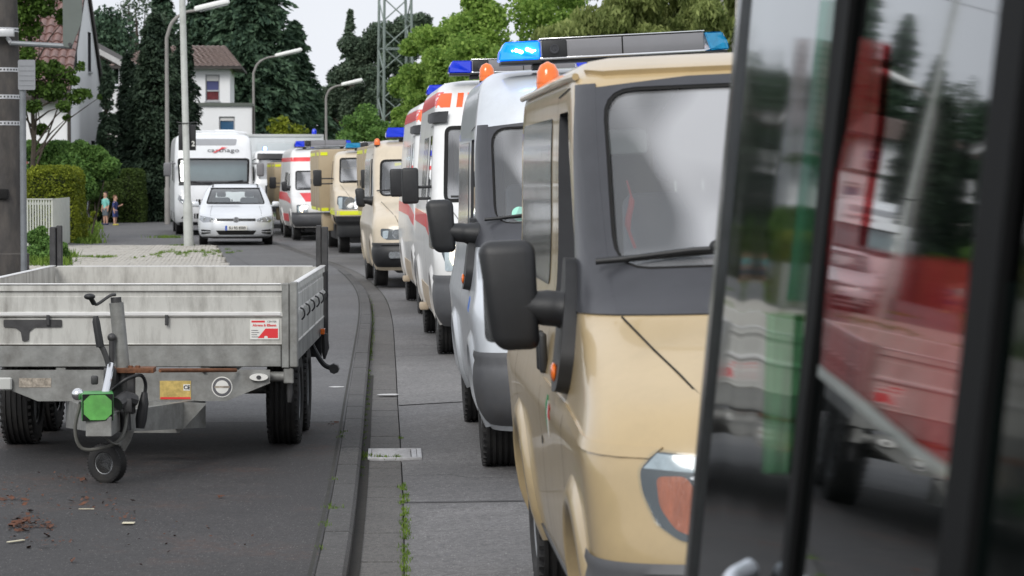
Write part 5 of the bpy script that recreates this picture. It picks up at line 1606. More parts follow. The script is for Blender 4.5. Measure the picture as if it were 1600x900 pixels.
for S in (-1, 1):
    tb('corner_post', min(S * .888, S * .934), max(S * .888, S * .934), -.022, .04, .555, 1.062, GALV, .006)
    tb('corner_post', min(S * .937, S * .984), max(S * .937, S * .984), -.030, .05, .560, 1.070, GALV, .006)
    tb('stake_post', min(S * .905, S * .945), max(S * .905, S * .945), 3.222, 3.262, .50, 1.345, DARKMET, .006)
    tb('stake_post', min(S * .948, S * .992), max(S * .948, S * .992), 3.205, 3.262, .50, 1.335, DARKMET, .006)
    # torsion axle stub, bracket, wheels
    for y in (1.05, 1.93):
        add_wheel(TL, S * .935, y, .305, .205, hub=.55)
        bm = BM(); tube(bm, [(0, y, .36), (S * .72, y, .36)], .045, 10); obj('axle_tube', bm, GALV, TL)
    bm = BM(); tube(bm, [(S * .80, .03, .502), (S * .90, .03, .502)], .030, 12); obj('axle_end', bm, GALV, TL)
    tb('bracket', min(S * .898, S * .958), max(S * .898, S * .958), -.012, .0, .462, .555, GALV, .006)
    bm = BM(); tube(bm, [(S * .93, .06, .47), (S * .932, .06, .40), (S * .928, .06, .345)], [.014, .02, .012], 8); obj('hanging_latch', bm, DARKMET, TL)
    for k in range(6):
        y = .35 + k * .52
        bm = BM(); tube(bm, arc_pts([(S * .975, y, .90), (S * .998, y, .885), (S * 1.002, y, .85), (S * .985, y, .825)], 4), .006, 6); obj('tie_hook', bm, DARKMET, TL)
    tb('side_light', min(S * .97, S * 1.0), max(S * .97, S * 1.0), 2.6, 2.7, .60, .64, AMBER)
    bm = BM(); tube(bm, arc_pts([(S * .90, 2.55, .56), (S * .95, 2.52, .47), (S * 1.0, 2.5, .40), (S * 1.05, 2.5, .375)], 4), [.018] * 12 + [.022], 8); obj('support_leg', bm, BLACKP, TL)
    bm = BM(); lathe(bm, [(-.03, .034), (.03, .038)], 'y', 8, at=(S * 1.07, 2.5, .37)); obj('support_foot', bm, DARKMET, TL)
    tb('mud_flap', min(S * .80, S * .96), max(S * .80, S * .96), 2.95, 2.98, .42, .60, BLACKP)
    bm = BM(); tube(bm, [(S * .99, 2.75, .60), (S * .995, 2.75, .50), (S * .99, 2.74, .42)], [.024, .03, .008], 8); obj('lashing_ratchet', bm, DARKMET, TL)
# front chassis plate and v-shaped drawbar
bm = BM(); prism(bm, [(-.80, .548), (.82, .548), (.82, .468), (.56, .362), (-.56, .362), (-.80, .46)], 'y', -.05, -.035); obj('chassis_plate', bm, GALV, TL)
for S in (-1, 1):
    bm = BM()
    pr = [(.0, .19, .365), (-1.15, .27, .40)]
    q = [(S * .42, .12, .188), (S * .05, -1.2, .285), (S * .05, -1.2, .395), (S * .42, .12, .362)]
    A = [bm.verts.new((x, y, z)) for x, y, z in q]; Bv = [bm.verts.new((x - S * .05, y, z)) for x, y, z in q]
    bm.faces.new(A); bm.faces.new(Bv[::-1])
    for i in range(4): bm.faces.new([A[i], A[(i + 1) % 4], Bv[(i + 1) % 4], Bv[i]])
    obj('drawbar_arm', bm, GALV, TL)
    tb('chassis_side_rail', min(S * .40, S * .46), max(S * .40, S * .46), .0, 3.1, .40, .56, GALV)
bm = BM(); prism(bm, [(-.02, .375), (.30, .37), (.46, .362), (.30, .188), (-.02, .19)], 'y', -.22, -.20); obj('drawbar_gusset', bm, GALV, TL)
tb('coupling_beam', -.07, .07, -1.5, -1.05, .29, .40, GALV)
# coupling with green cover
e = bpy.data.objects.new('coupling', None); C.objects.link(e); e.parent = TL; e.rotation_euler = (0, 0, R(9)); e.location = (-.10, 0, 0)
GRN = mat('green_cover', (.055, .26, .065), .45, var=.12, vscale=20); GRNL = mat('green_reflector', (.13, .42, .10), .35, var=.25, vscale=14, dirt=(.10, .22, .08), dirt_amt=.5, dirt_scale=9)
bm = BM(); box(bm, -.225, -.055, -1.50, -1.30, .375, .525, .006, 2); obj('green_cover', bm, GRN, e)
bm = BM(); c_ = [(-.215, .415), (-.215, .485), (-.18, .518), (-.10, .518), (-.065, .485), (-.065, .415), (-.10, .382), (-.18, .382)]; prism(bm, c_, 'y', -1.510, -1.5); obj('green_face', bm, GRNL, e)
bm = BM(); box(bm, -.222, -.058, -1.504, -1.4995, .378, .522); obj('cover_face_back', bm, SEAM, e)
bm = BM(); bmesh.ops.create_uvsphere(bm, u_segments=16, v_segments=10, radius=.034, matrix=Matrix.Translation((-.245, -1.40, .515))); obj('chrome_knob', bm, CHROME, e, 60)
bm = BM(); tube(bm, [(-.10, -1.36, .50), (-.075, -1.30, .60), (-.06, -1.22, .66)], .020, 10); obj('chrome_strut', bm, CHROME, e)
bm = BM(); tube(bm, arc_pts([(-.07, -1.2, .58), (-.075, -1.2, .66), (-.10, -1.2, .74), (-.12, -1.2, .77)], 4), .015, 8); obj('brake_lever', bm, DARKMET, e)
bm = BM(); tube(bm, [(-.118, -1.2, .76), (-.14, -1.2, .90), (-.142, -1.2, .93)], [.022, .021, .014], 12); obj('lever_grip', bm, BLACKP, e)
bm = BM(); tube(bm, [(-.055, -1.18, .52), (-.055, -1.18, .80)], .016, 10); bmesh.ops.create_uvsphere(bm, u_segments=12, v_segments=8, radius=.024, matrix=Matrix.Translation((-.055, -1.18, .81))); obj('gas_strut', bm, DARKMET, e)
bm = BM(); box(bm, -.10, -.03, -1.22, -1.14, .52, .64, .01); box(bm, -.17, -.13, -1.2, -1.17, .55, .60, .01); obj('lever_block', bm, DARKMET, e)
bm = BM(); tube(bm, [(-.03, -1.30, .45), (.02, -1.25, .48), (.06, -1.2, .46)], .04, 10); box(bm, .0, .05, -1.3, -1.2, .40, .48, .01); obj('overrun_device', bm, DARKMET, e)
bm = BM(); tube(bm, arc_pts([(-.23, -1.38, .47), (-.26, -1.36, .32), (-.22, -1.33, .21), (-.08, -1.32, .22), (.0, -1.3, .28), (.03, -1.2, .42)], 6), .010, 8); obj('breakaway_cable', bm, mat('dirty_cable', (.12, .12, .11), .7, var=.2), e)
bm = BM(); tube(bm, arc_pts([(-.16, -1.38, .38), (-.12, -1.36, .30), (-.06, -1.34, .24), (-.02, -1.32, .23)], 6), .006, 6); obj('thin_cable', bm, MATS['dirty_cable'], e)
bm = BM(); tube(bm, arc_pts([(-.06, -1.22, .52), (.02, -1.24, .58), (.10, -1.2, .60), (.13, -1.15, .55), (.125, -1.14, .48)], 6), .010, 8); obj('electric_cable', bm, BLACKP, e)
bm = BM(); tube(bm, [(.125, -1.14, .50), (.12, -1.14, .44), (.105, -1.14, .35), (.10, -1.14, .30)], [.016, .028, .032, .024], 12); obj('electric_plug', bm, BLACKP, e)
# jockey wheel
J = bpy.data.objects.new('jockey_wheel', None); C.objects.link(J); J.parent = TL
bm = BM(); tube(bm, [(.050, -1.12, 1.0), (.085, -1.12, .62)], .040, 20); obj('outer_tube', bm, GALV, J)
bm = BM(); tube(bm, [(.05, -1.12, 1.0), (.048, -1.12, 1.03)], .030, 16); obj('tube_cap', bm, DARKMET, J)
bm = BM(); tube(bm, [(.083, -1.12, .66), (.10, -1.12, .28)], .030, 14); obj('inner_tube', bm, DARKMET, J)
bm = BM(); tube(bm, arc_pts([(.046, -1.13, 1.045), (.02, -1.16, 1.04), (-.045, -1.2, .995), (-.06, -1.22, 1.01)], 4), .009, 8); obj('crank', bm, DARKMET, J)
bm = BM(); tube(bm, [(-.062, -1.21, 1.0), (-.075, -1.25, 1.035)], .014, 8); bmesh.ops.create_uvsphere(bm, u_segments=14, v_segments=8, radius=1, matrix=Matrix.Translation((-.078, -1.26, 1.04)) @ Matrix.Diagonal((.032, .026, .018, 1))); obj('crank_knob', bm, BLACKP, J, 60)
bm = BM()
for dx in (-.055, .06):
    tube(bm, [(.115, -1.12, .295), (.10, -1.11, .24), (.02 + dx * .2, -1.13, .115)], [.032, .028, .026], 10)
obj('fork', bm, GALV, J)
wj = add_wheel(J, .04, -1.16, .112, .075, R(62), hub=.52); wj.location = (.0, -1.16, .112)
bm = BM(); box(bm, .005, .26, -1.18, -1.04, .612, .640, .003); obj('clamp_plate', bm, RUST, J)
bm = BM()
for x in (.13, .17): lathe(bm, [(.64, .014), (.652, .014)], 'z', 6, at=(x, -1.15, 0))
obj('clamp_bolt', bm, RUST, J)
bm = BM(); box(bm, .02, .15, -1.14, -1.08, .38, .61, .01); obj('clamp_body', bm, DARKMET, J)
bm = BM(); tube(bm, [(.23, -.6, .585), (.62, -.08, .548)], .012, 8); obj('brake_rod', bm, RUST, TL)
tb('rod_clip', .42, .44, -.07, -.05, .53, .56, DARKMET)
# plates, stickers, latches on the front
bm = BM(); prism(bm, rpoly([(-.766, .846), (-.42, .846), (-.42, .802), (-.585, .800), (-.615, .775), (-.618, .722), (-.655, .716), (-.665, .775), (-.70, .80), (-.766, .802)], .008), 'y', -.016, -.008); obj('t_bracket', bm, DARKMET, TL)
for x in (-.50, .205): tb('small_latch', x - .010, x + .010, -.034, -.018, .812, .875, DARKMET, .003)
tb('junction_box', -.80, -.71, -.085, -.05, .43, .505, mat('pale_box', (.50, .51, .49), .6, var=.08), .008)
tb('worn_label', -.67, -.48, -.053, -.050, .445, .500, mat('worn_label', (.34, .30, .25), .8, var=.5, vscale=40), 0)
e = bpy.data.objects.new('type_plate', None); C.objects.link(e); e.parent = TL
tb('plate', .165, .350, -.0535, -.050, .372, .483, mat('type_plate_ochre', (.50, .37, .12), .5, var=.35, vscale=30), 0, e)
tb('plate_red_edge', .168, .347, -.0545, -.0537, .374, .386, RED, 0, e)
tb('plate_white_field', .305, .346, -.0545, -.0537, .425, .462, PAPER, 0, e)
text_obj('plate_lettering', 'CE', .032, SEAM, e, text_front(.326, -.0550, .443), .0004, .0012)
e = bpy.data.objects.new('round_sticker', None); C.objects.link(e); e.parent = TL
for r_, m_, y_ in ((.062, PAPER, -.0525), (.056, DGT, -.0532), (.040, PAPER, -.0539)):
    bm = BM(); prism(bm, [(.535 + r_ * math.cos(t), .446 + r_ * math.sin(t)) for t in np.linspace(0, 2 * math.pi, 33)[:-1]], 'y', y_, -.050); obj('sticker_ring', bm, m_, e)
bm = BM(); box(bm, .49, .58, -.0545, -.053, .440, .452); obj('sticker_bar', bm, MATS['worn_label'], e)
e = bpy.data.objects.new('oval_reflector', None); C.objects.link(e); e.parent = TL
bm = BM(); prism(bm, [(.755 + .055 * math.cos(t), .505 + .021 * math.sin(t)) for t in np.linspace(0, 2 * math.pi, 25)[:-1]], 'y', -.075, -.05); obj('reflector_body', bm, PAPER, e)
bm = BM(); prism(bm, [(.755 + .014 * math.cos(t), .505 + .012 * math.sin(t)) for t in np.linspace(0, 2 * math.pi, 17)[:-1]], 'y', -.080, -.07); obj('reflector_centre', bm, DARKMET, e)
e = bpy.data.objects.new('dealer_sticker', None); C.objects.link(e); e.parent = TL
tb('sticker_field', .700, .872, -.0125, -.0075, .727, .846, PAPER, 0, e)
tb('sticker_red_bar', .708, .788, -.0133, -.0127, .828, .839, RED, 0, e)
bm = BM(); prism(bm, [(.745, .735), (.792, .792), (.866, .792), (.866, .735), (.806, .735), (.802, .748), (.786, .748), (.782, .735)], 'y', -.0133, -.0127); obj('sticker_red_emblem', bm, RED, e)
text_obj('sticker_lettering', 'Ahrens & Ellesen', .0205, RED, e, text_front(.786, -.0135, .811), .0004, .0006)
text_obj('sticker_lettering', 'CENTER', .015, DGT, e, text_front(.830, -.0135, .833), .0004)
for k, wd in enumerate((.040, .046, .034, .042)):
    tb('sticker_text_line', .708, .708 + wd, -.0133, -.0127, .779 - k * .013, .783 - k * .013, DGT, 0, e)

# ------------------------------------------------------------------ poles, lamps, signs, mast
def pole_thing(name, label, cat, x, y, z=FOOT): return thing(name, label, cat, (x, y, z))
T = pole_thing('concrete_pole', 'thick dark tapering pole wrapped in pale perforated bands at the left edge', 'pole', (8 - 800) / F * 46, 46)
DPOLE = mat('dark_weathered_concrete', (.060, .056, .054), .9, var=.35, vscale=3, bump=.4, bscale=40, stretch=(1, 1, .35), dirt=(.17, .15, .13), dirt_amt=.5, dirt_scale=5)
bm = BM(); lathe(bm, [(0, .40), (.35, .40), (.37, .365), (2, .31), (5.2, .215), (8, .15)], 'z', 28); obj('shaft', bm, DPOLE, T)
for yy in (193, 152, 110, 48):
    z = CAMH - (yy - 270) / F * 46 - FOOT
    r_ = .31 - (z - 2) * .0297
    bm = BM(); lathe(bm, [(z - .035, r_ + .003), (z - .035, r_ + .008), (z + .035, r_ + .006), (z + .035, r_)], 'z', 28); b = obj('steel_band', bm, mat('band_steel', (.55, .56, .58), .4, metal=.4, var=.15), T)
    bm = BM()
    for k in range(30):
        t = 2 * math.pi * k / 30
        box(bm, -.012, .012, -.002, .002, -.014, .014, M=Matrix.Rotation(t, 4, 'Z') @ Matrix.Translation((0, -(r_ + .008), z)))
    o = obj('band_perforation', bm, SEAM, b); o['kind'] = 'stuff'
z = 1.0; bm = BM(); box(bm, -.16, .12, -.40, -.30, 1.28, 1.45, .02); obj('cable_hatch', bm, SEAM, T)
T = pole_thing('sign_post', 'slim grey post holding a small grey plate beside the thick pole', 'sign post', (37 - 800) / F * 44.5, 44.5)
bm = BM(); tube(bm, [(0, 0, 0), (0, 0, 3.55)], .052, 14); obj('post', bm, mat('post_zinc', (.20, .215, .23), .5, metal=.3, var=.15), T)
bm = BM(); prism(bm, rpoly([(-.06, 3.07), (.22, 3.07), (.22, 3.56), (-.06, 3.56)], .03), 'y', -.075, -.06); s_ = obj('sign_plate', bm, mat('plate_grey', (.26, .27, .29), .5, metal=.2, var=.08), T)
for k in range(5):
    bm = BM(); box(bm, -.04, .20, -.082, -.0755, 3.14 + k * .08, 3.15 + k * .08); obj('plate_rib', bm, MATS['plate_grey'], s_)
T = thing('traffic_sign', 'grey back of a round-cornered sign hanging on a long arm above the left houses', 'sign', ((8 - 800) / F * 46, 45.6, FOOT))
s9 = F / 46
bm = BM(); tube(bm, [(.2, 0, 1.72 + 200 / s9), (1.22, 0, 1.72 + 195 / s9)], .045, 10); obj('arm', bm, MATS['post_zinc'], T)
bm = BM(); tube(bm, [(.0, .4, 1.72 + 218 / s9), (.20, .0, 1.72 + 200 / s9)], .035, 8); box(bm, -.2, .25, -.05, .05, 1.72 + 210 / s9, 1.72 + 222 / s9, .01); obj('clamp', bm, mat('band_steel', (.5, .5, .5)), T)
bm = BM(); prism(bm, rpoly([(1.08, 3.82), (1.22, 3.80), (1.40, 4.25), (1.40, 5.6), (1.08, 5.6)], .10), 'y', -.09, -.05); obj('sign_panel', bm, mat('sign_back', (.13, .15, .14), .6, metal=.1, var=.06), T)
bm = BM(); lathe(bm, [(-.12, .03), (.02, .03)], 'y', 10, at=(1.20, 0, 3.86)); obj('bolt', bm, DARKMET, T)

T = pole_thing('signal_post', 'tall pale straight post with a dark box halfway, beside the silver car', 'post', -7.56, 63.6)
bm = BM(); lathe(bm, [(0, .115), (1.0, .112), (1.06, .080), (9, .072)], 'z', 18)
for v in bm.verts: v.co.x -= v.co.z * .021
obj('post', bm, mat('post_pale', (.47, .49, .47), .5, var=.1, vscale=2, dirt=(.2, .2, .18), dirt_amt=.5), T)
e = bpy.data.objects.new('number_box', None); C.objects.link(e); e.parent = T
zc = 1.72 + 55 / 66.8
bm = BM(); box(bm, -.24, .15, .085, .28, zc - .30, zc + .30, .015); obj('box_shell', bm, BLACKP, e)
text_obj('box_number', '2', .17, PAPER, e, text_front(.105, .08, zc - .15), .002, .004)
bm = BM(); tube(bm, arc_pts([(-.26, -.02, zc + .36), (-.06, -.09, zc + .33), (.20, .0, zc + .36)], 5), .012, 6); obj('clamp_wire', bm, DARKMET, T)

def street_lamp(label, px, D, ybend, yhead, xh0, xh1, lean=0):
    s = F / D
    T = pole_thing('street_lamp', label, 'street lamp', (px - 800) / s, D)
    T['group'] = 'curved grey street lamps'
    zb = CAMH - FOOT + (270 - ybend) / s; zh = CAMH - FOOT + (270 - yhead) / s
    dx0, dx1 = (xh0 - px) / s, (xh1 - px) / s
    bm = BM(); tube(bm, [(0, 0, 0), (0, 0, 1.2), (0, 0, 1.25)] + [Vector(p) for p in arc_pts([(0, 0, zb), (dx0 * .18, 0, zb + (zh - zb) * .55), (dx0 * .55, 0, zb + (zh - zb) * .88), (dx0, 0, zh - .02)], 5)], [.10, .10, .075] + [.062] * 8 + [.05] * 8, 14)
    obj('pole', bm, LAMPP, T, 60)
    tilt = math.atan2((12 / 50) * (dx1 - dx0), dx1 - dx0)
    L = dx1 - dx0 + .12
    bm = BM(); vs = box(bm, -.05, L, -.17, .17, -.08, .13, .07, 3)
    for v in vs:
        k = 1 - .35 * max(0, v.co.x / L)
        v.co.y *= k
        if v.co.z < 0: v.co.z *= .6
    bmesh.ops.transform(bm, matrix=Matrix.Translation((dx0 - .08, 0, zh - .02)) @ Matrix.Rotation(-tilt, 4, 'Y'), verts=bm.verts[:])
    obj('lamp_head', bm, LAMPH, T, 60)
    bm = BM(); vs = box(bm, .10, L - .08, -.08, .08, -.085, -.060, .01)
    bmesh.ops.transform(bm, matrix=Matrix.Translation((dx0 - .08, 0, zh - .02)) @ Matrix.Rotation(-tilt, 4, 'Y'), verts=bm.verts[:])
    obj('lamp_glass', bm, mat('lamp_bowl', (.45, .47, .48), .3, var=0), T)
    return T
street_lamp('nearest curved street lamp arching over the white house by the pale post', 262, 91, 60, 16, 312, 360)
street_lamp('middle curved street lamp against the big dark spruce', 397, 138, 115, 88, 435, 473)
street_lamp('farthest curved street lamp standing left of the lattice mast', 510, 140, 152, 133, 538, 567)

# lattice mast
D = 150; s = F / D
T = thing('lattice_mast', 'green grey lattice power mast rising behind the convoy', 'mast', ((618 - 800) / s, D, 0), (0, 0, R(14)))
GM = mat('mast_green_steel', (.24, .29, .27), .6, metal=.2, var=.12, vscale=1)
hw = lambda z: .86 - z * .010
H = 22
cor = [(-1, -1), (1, -1), (1, 1), (-1, 1)]
for cx_, cy_ in cor:
    bm = BM(); tube(bm, [(cx_ * hw(z), cy_ * hw(z), z) for z in (0, H)], .075, 4); obj('leg', bm, GM, T)
zz = .5; k = 0
while zz < H - 1.8:
    for i in range(4):
        a, b = cor[i], cor[(i + 1) % 4]
        if k % 2: a, b = b, a
        bm = BM(); tube(bm, [(a[0] * hw(zz), a[1] * hw(zz), zz), (b[0] * hw(zz + 1.35), b[1] * hw(zz + 1.35), zz + 1.35)], .036, 4); obj('brace', bm, GM, T)
        if k % 3 == 0:
            bm = BM(); tube(bm, [(a[0] * hw(zz), a[1] * hw(zz), zz), (b[0] * hw(zz), b[1] * hw(zz), zz)], .036, 4); obj('crossbar', bm, GM, T)
    zz += 1.35; k += 1

# ------------------------------------------------------------------ houses
def wall_box(name, x0, x1, y0, y1, z0, z1, m, T, openings_front=(), openings_right=(), cutd=.25):
    bm = BM(); box(bm, x0, x1, y0, y1, z0, z1)
    o = obj(name, bm, m, T, None)
    cs = []
    for (a, b, c, d) in openings_front: c_ = BM(); box(c_, a, b, y0 - .5, y0 + cutd, c, d); cs.append(c_)
    for (a, b, c, d) in openings_right: c_ = BM(); box(c_, x1 - cutd, x1 + .5, a, b, c, d); cs.append(c_)
    if cs: cut(o, cs)
    return o
PANE = mat('house_pane', (.015, .02, .025), .03, coat=1, var=0, spec=.9)
FRAME = mat('window_frame', (.42, .43, .45), .5, var=.05); FRAMED = mat('window_frame_dark', (.09, .09, .10), .5, var=.05)
def window(T, x0, x1, y, z0, z1, face='F', fm=None, mull=1, blind=0.0, pane=None):
    e = bpy.data.objects.new('window', None); C.objects.link(e); e.parent = T
    fm = fm or FRAME; w_ = .05
    def bb(a, b, c, d, y0, y1, nm, m_):
        bm = BM()
        if face == 'F': box(bm, a, b, y0, y1, c, d)
        else: box(bm, -y1, -y0, a, b, c, d)
        o = obj(nm, bm, m_, e, None); return o
    for (a, b, c, d) in ((x0, x0 + w_, z0, z1), (x1 - w_, x1, z0, z1), (x0 + w_, x1 - w_, z0, z0 + w_), (x0 + w_, x1 - w_, z1 - w_, z1)):
        bb(a, b, c, d, y + .10, y + .16, 'frame', fm)
    for k in range(1, mull):
        xm = x0 + (x1 - x0) * k / mull; bb(xm - .025, xm + .025, z0 + w_, z1 - w_, y + .105, y + .155, 'glazing_bar', fm)
    bb(x0 + w_, x1 - w_, z0 + w_, z1 - w_, y + .13, y + .14, 'pane', pane or PANE)
    bb(x0 - .04, x1 + .04, z0 - .05, z0 - .002, y - .05, y + .10, 'sill', FRAME)
    if blind: bb(x0 + w_, x1 - w_, z1 - blind, z1 - w_, y + .08, y + .10, 'roller_blind', mat('blind_grey', (.62, .62, .62), .7, var=.03))
    return e

TILE = mat('red_brown_roof_tile', (.16, .085, .075), .35, coat=.5, var=.35, vscale=9, dirt=(.36, .31, .29), dirt_amt=.35, dirt_scale=14)
TILE2 = mat('brown_roof_tile', (.17, .115, .095), .6, coat=.1, var=.35, vscale=8)
# house 1: steep gable, ridge running across the view
H1 = thing('gabled_house', 'white house with steep red brown tiled roof behind the left green bushes', 'house', (-15.02, 92, FOOT))
H1.scale = (1.22, 1.0, 1.22)
# local: x<0 to the left, y back.  front eave z 3.65 at y=0, ridge z 7.1 at y 4
bm = BM(); prism(bm, [(0, 0), (8, 0), (8, 3.6), (4, 7.05), (0, 3.6)], 'x', -11, 0); hw1 = obj('wall', bm, WALLW, H1, None)
cs = []
wins = [(1.6, 2.2, 4.35, 5.5), (4.6, 5.3, 4.35, 5.5), (2.0, 2.9, 1.1, 2.35), (5.2, 6.1, 1.1, 2.35)]
for a, b, c, d in wins: c_ = BM(); box(c_, -.25, .5, a, b, c, d); cs.append(c_)
cut(hw1, cs)
for a, b, c, d in wins: window(H1, a, b, -.0, c, d, 'R', FRAMED)
rf = bpy.data.objects.new('roof', None); C.objects.link(rf); rf.parent = H1
ang = math.atan2(3.45, 4); sl = math.hypot(4, 3.45)
bm = BM()
ov = .35
def slope_pt(t, side):   # t metres down from the ridge
    return (4 - side * t * math.cos(ang), 7.08 - t * math.sin(ang))
for side in (1, -1):
    p0, p1 = slope_pt(0, side), slope_pt(sl + ov, side)
    nrm = (-side * math.sin(ang) * .10, math.cos(ang) * .10)
    prism(bm, [p0, p1, (p1[0] + nrm[0], p1[1] + nrm[1]), (p0[0], p0[1] + .13)], 'x', -11.1, .05)
obj('roof_deck', bm, WOODD, rf, None)
bm = BM()       # one curved tile
n_ = 6
for (a, b, zz_) in ((0, .40, 0),):
    rows_ = []
    for y_, h_ in ((0, .005), (.40, .055)):
        top_ = [bm.verts.new((.23 * i / n_, -y_, h_ + .075 * math.sin(i / n_ * math.pi * 1.0) ** 1.2)) for i in range(n_ + 1)]
        rows_.append(top_)
    for i in range(n_): bm.faces.new([rows_[0][i], rows_[0][i + 1], rows_[1][i + 1], rows_[1][i]])
    lo = [bm.verts.new((v.co.x, v.co.y, v.co.z - .05)) for v in rows_[1]]
    for i in range(n_): bm.faces.new([rows_[1][i], rows_[1][i + 1], lo[i + 1], lo[i]])
tile_me = bpy.data.meshes.new('tile'); bm.to_mesh(tile_me); bm.free(); tile_me.materials.append(TILE); tile_me.shade_smooth(); tile_me.set_sharp_from_angle(angle=R(40))
cnt = 0; rest = []
for r_ in range(15):
    for c_ in range(47):
        x = .10 - .23 * (c_ + 1) ; t = .05 + r_ * .35
        yy, zz = slope_pt(t, 1)
        yy += -math.sin(ang) * .10 ; zz += math.cos(ang) * .10 + .01
        if c_ < 20 and cnt < 300:
            o = bpy.data.objects.new('tile', tile_me); C.objects.link(o); o.parent = rf
            o.location = (x, yy, zz); o.rotation_euler = (ang, 0, 0); cnt += 1
        else: rest.append((x, yy, zz))
V = []; Fc = []
bv = [v.co.copy() for v in tile_me.vertices]; bf = [list(p.vertices) for p in tile_me.polygons]
Rm = Matrix.Rotation(ang, 3, 'X')
for (x, y, z) in rest:
    k = len(V); V += [tuple(Rm @ v + Vector((x, y, z))) for v in bv]; Fc += [[i + k for i in f] for f in bf]
o = pyd('tile_field', V, Fc, TILE, rf, 40); o['kind'] = 'stuff'
bm = BM(); prism(bm, [(-.45, 3.33), (-.30, 3.33), (-.30, 3.50), (-.45, 3.50)], 'x', -11.1, .1); tube(bm, [(.06, -.32, 3.35), (.06, -.05, 3.2), (.06, -.05, 0)], .05, 8); obj('gutter', bm, WOODD, H1)
bm = BM()
for side in (1, -1):
    p0, p1 = slope_pt(-.02, side), slope_pt(sl + ov, side)
    prism(bm, [(p0[0], p0[1] + .14), (p0[0], p0[1] - .10), (p1[0], p1[1] - .12), (p1[0], p1[1] + .13)], 'x', .05, .09)
obj('verge_board', bm, WOODD, H1, None)
bm = BM(); box(bm, -1.35, -.95, -.9, -.86, .2, 2.0); obj('shed_panel', bm, mat('red_brown_wood', (.22, .07, .045), .7), H1)
# house 2: behind
H2 = thing('white_house', 'white house with dark overhanging roof half hidden behind the dark conifers', 'house', ((152 - 800) / F * 104, 104, FOOT), (0, 0, R(-2)))
wall_box('wall', 0, 2.8, 0, 3, 0, 4.9, WALLW, H2, openings_front=((1.1, 1.7, 3.4, 4.3),)); window(H2, 1.1, 1.7, 0, 3.4, 4.3)
wall_box('annexe_wall', .4, 1.6, -1.2, -.01, 0, 3.3, WALLC, H2)
bm = BM(); prism(bm, [(-1.2, 6.95), (1.7, 5.35), (3.2, 4.9), (3.2, 5.1), (1.7, 5.62), (-1.2, 7.2)], 'y', -.9, 3); obj('roof', bm, WOODD, H2, None)
bm = BM(); prism(bm, [(-1.25, 7.22), (-1.25, 7.02), (1.72, 5.42), (3.25, 4.95), (3.25, 5.12), (1.72, 5.64)], 'y', -.94, -.905); obj('fascia', bm, mat('fascia_pale', (.5, .5, .5), .6), H2, None)
# house 3
H3 = thing('hipped_house', 'two storey white house with brown hipped roof and flat annexe behind the motorhome', 'house', ((300 - 800) / F * 121, 121, FOOT), (0, 0, R(4)))
s3 = F / 121
zz3 = lambda y: CAMH - FOOT + (270 - y) / s3
xx3 = lambda x: (x - 300) / s3
wall_box('wall', -3.2, xx3(360), 0, 6, 0, zz3(103), WALLW, H3, openings_front=((xx3(322), xx3(344), zz3(158), zz3(117)), (-.6, -.05, zz3(158), zz3(117))))
window(H3, xx3(322), xx3(344), 0, zz3(158), zz3(117), mull=1, blind=.28, pane=mat('violet_pane', (.10, .11, .24), .05, coat=1, var=0))
for (a, b, c, d, m_) in ((xx3(322), xx3(344), zz3(142) - .03, zz3(142) + .03, FRAME),):
    bm = BM(); box(bm, a, b, .08, .15, c, d); obj('transom', bm, m_, H3)
bm = BM(); box(bm, xx3(324), xx3(342), .125, .129, zz3(157), zz3(143)); obj('curtain', bm, mat('red_curtain', (.12, .02, .025), .8, var=.4, vscale=10), H3)
window(H3, -.6, -.05, 0, zz3(158), zz3(117))
ex = xx3(360); ez = zz3(105); rz = zz3(68)
bm = BM(); vs = [bm.verts.new(v) for v in ((-3.7, -.5, ez), (ex + .55, -.5, ez), (ex + .55, 6.5, ez), (-3.7, 6.5, ez), (-2.0, 3, rz), (xx3(350), 3, rz))]
for f in ((0, 1, 5, 4), (1, 2, 5), (2, 3, 4, 5), (3, 0, 4), (3, 2, 1, 0)): bm.faces.new([vs[i] for i in f])
rf = obj('roof', bm, WOODD, H3, None)
bm = BM(); box(bm, -3.72, ex + .57, -.53, -.505, ez - .10, ez + .02); box(bm, ex + .552, ex + .57, -.5, 6.5, ez - .10, ez + .02); obj('gutter', bm, WOODD, H3)
# tile courses on the two visible slopes (each course one long ribbed strip)
A0, A1, B0_, B1_ = Vector((-3.7, -.5, ez)), Vector((ex + .55, -.5, ez)), Vector((-2.0, 3, rz)), Vector((xx3(350), 3, rz))
V = []; Fc = []
NR = 14
for r_ in range(NR):
    t0, t1 = r_ / NR, (r_ + 1) / NR
    L0, L1 = A0.lerp(B0_, t0), A0.lerp(B0_, t1); R0, R1 = A1.lerp(B1_, t0), A1.lerp(B1_, t1)
    nn = max(2, int((R0 - L0).length / .24))
    up = Vector((0, -.6, .8)) * .05
    for c_ in range(nn):
        u0, u1 = c_ / nn, (c_ + .5) / nn; u2 = (c_ + 1) / nn
        for (ua, ub, ha, hb) in ((u0, u1, .2, 1), (u1, u2, 1, .2)):
            k = len(V)
            V += [tuple(L0.lerp(R0, ua) + up * (ha + .5)), tuple(L0.lerp(R0, ub) + up * (hb + .5)), tuple(L1.lerp(R1, ub) + up * hb), tuple(L1.lerp(R1, ua) + up * ha)]
            Fc.append([k, k + 1, k + 2, k + 3])
o = pyd('tile_field', V, Fc, TILE2, rf); o['kind'] = 'stuff'
bm = BM()
C0, C1 = Vector((ex + .57, 6.5, ez + .03)), B1_ + Vector((.02, 0, .03))
vs = [bm.verts.new(v) for v in (A1 + Vector((.02, 0, .03)), C0, C1)]; bm.faces.new(vs); obj('hip_slope', bm, TILE2, rf, None)
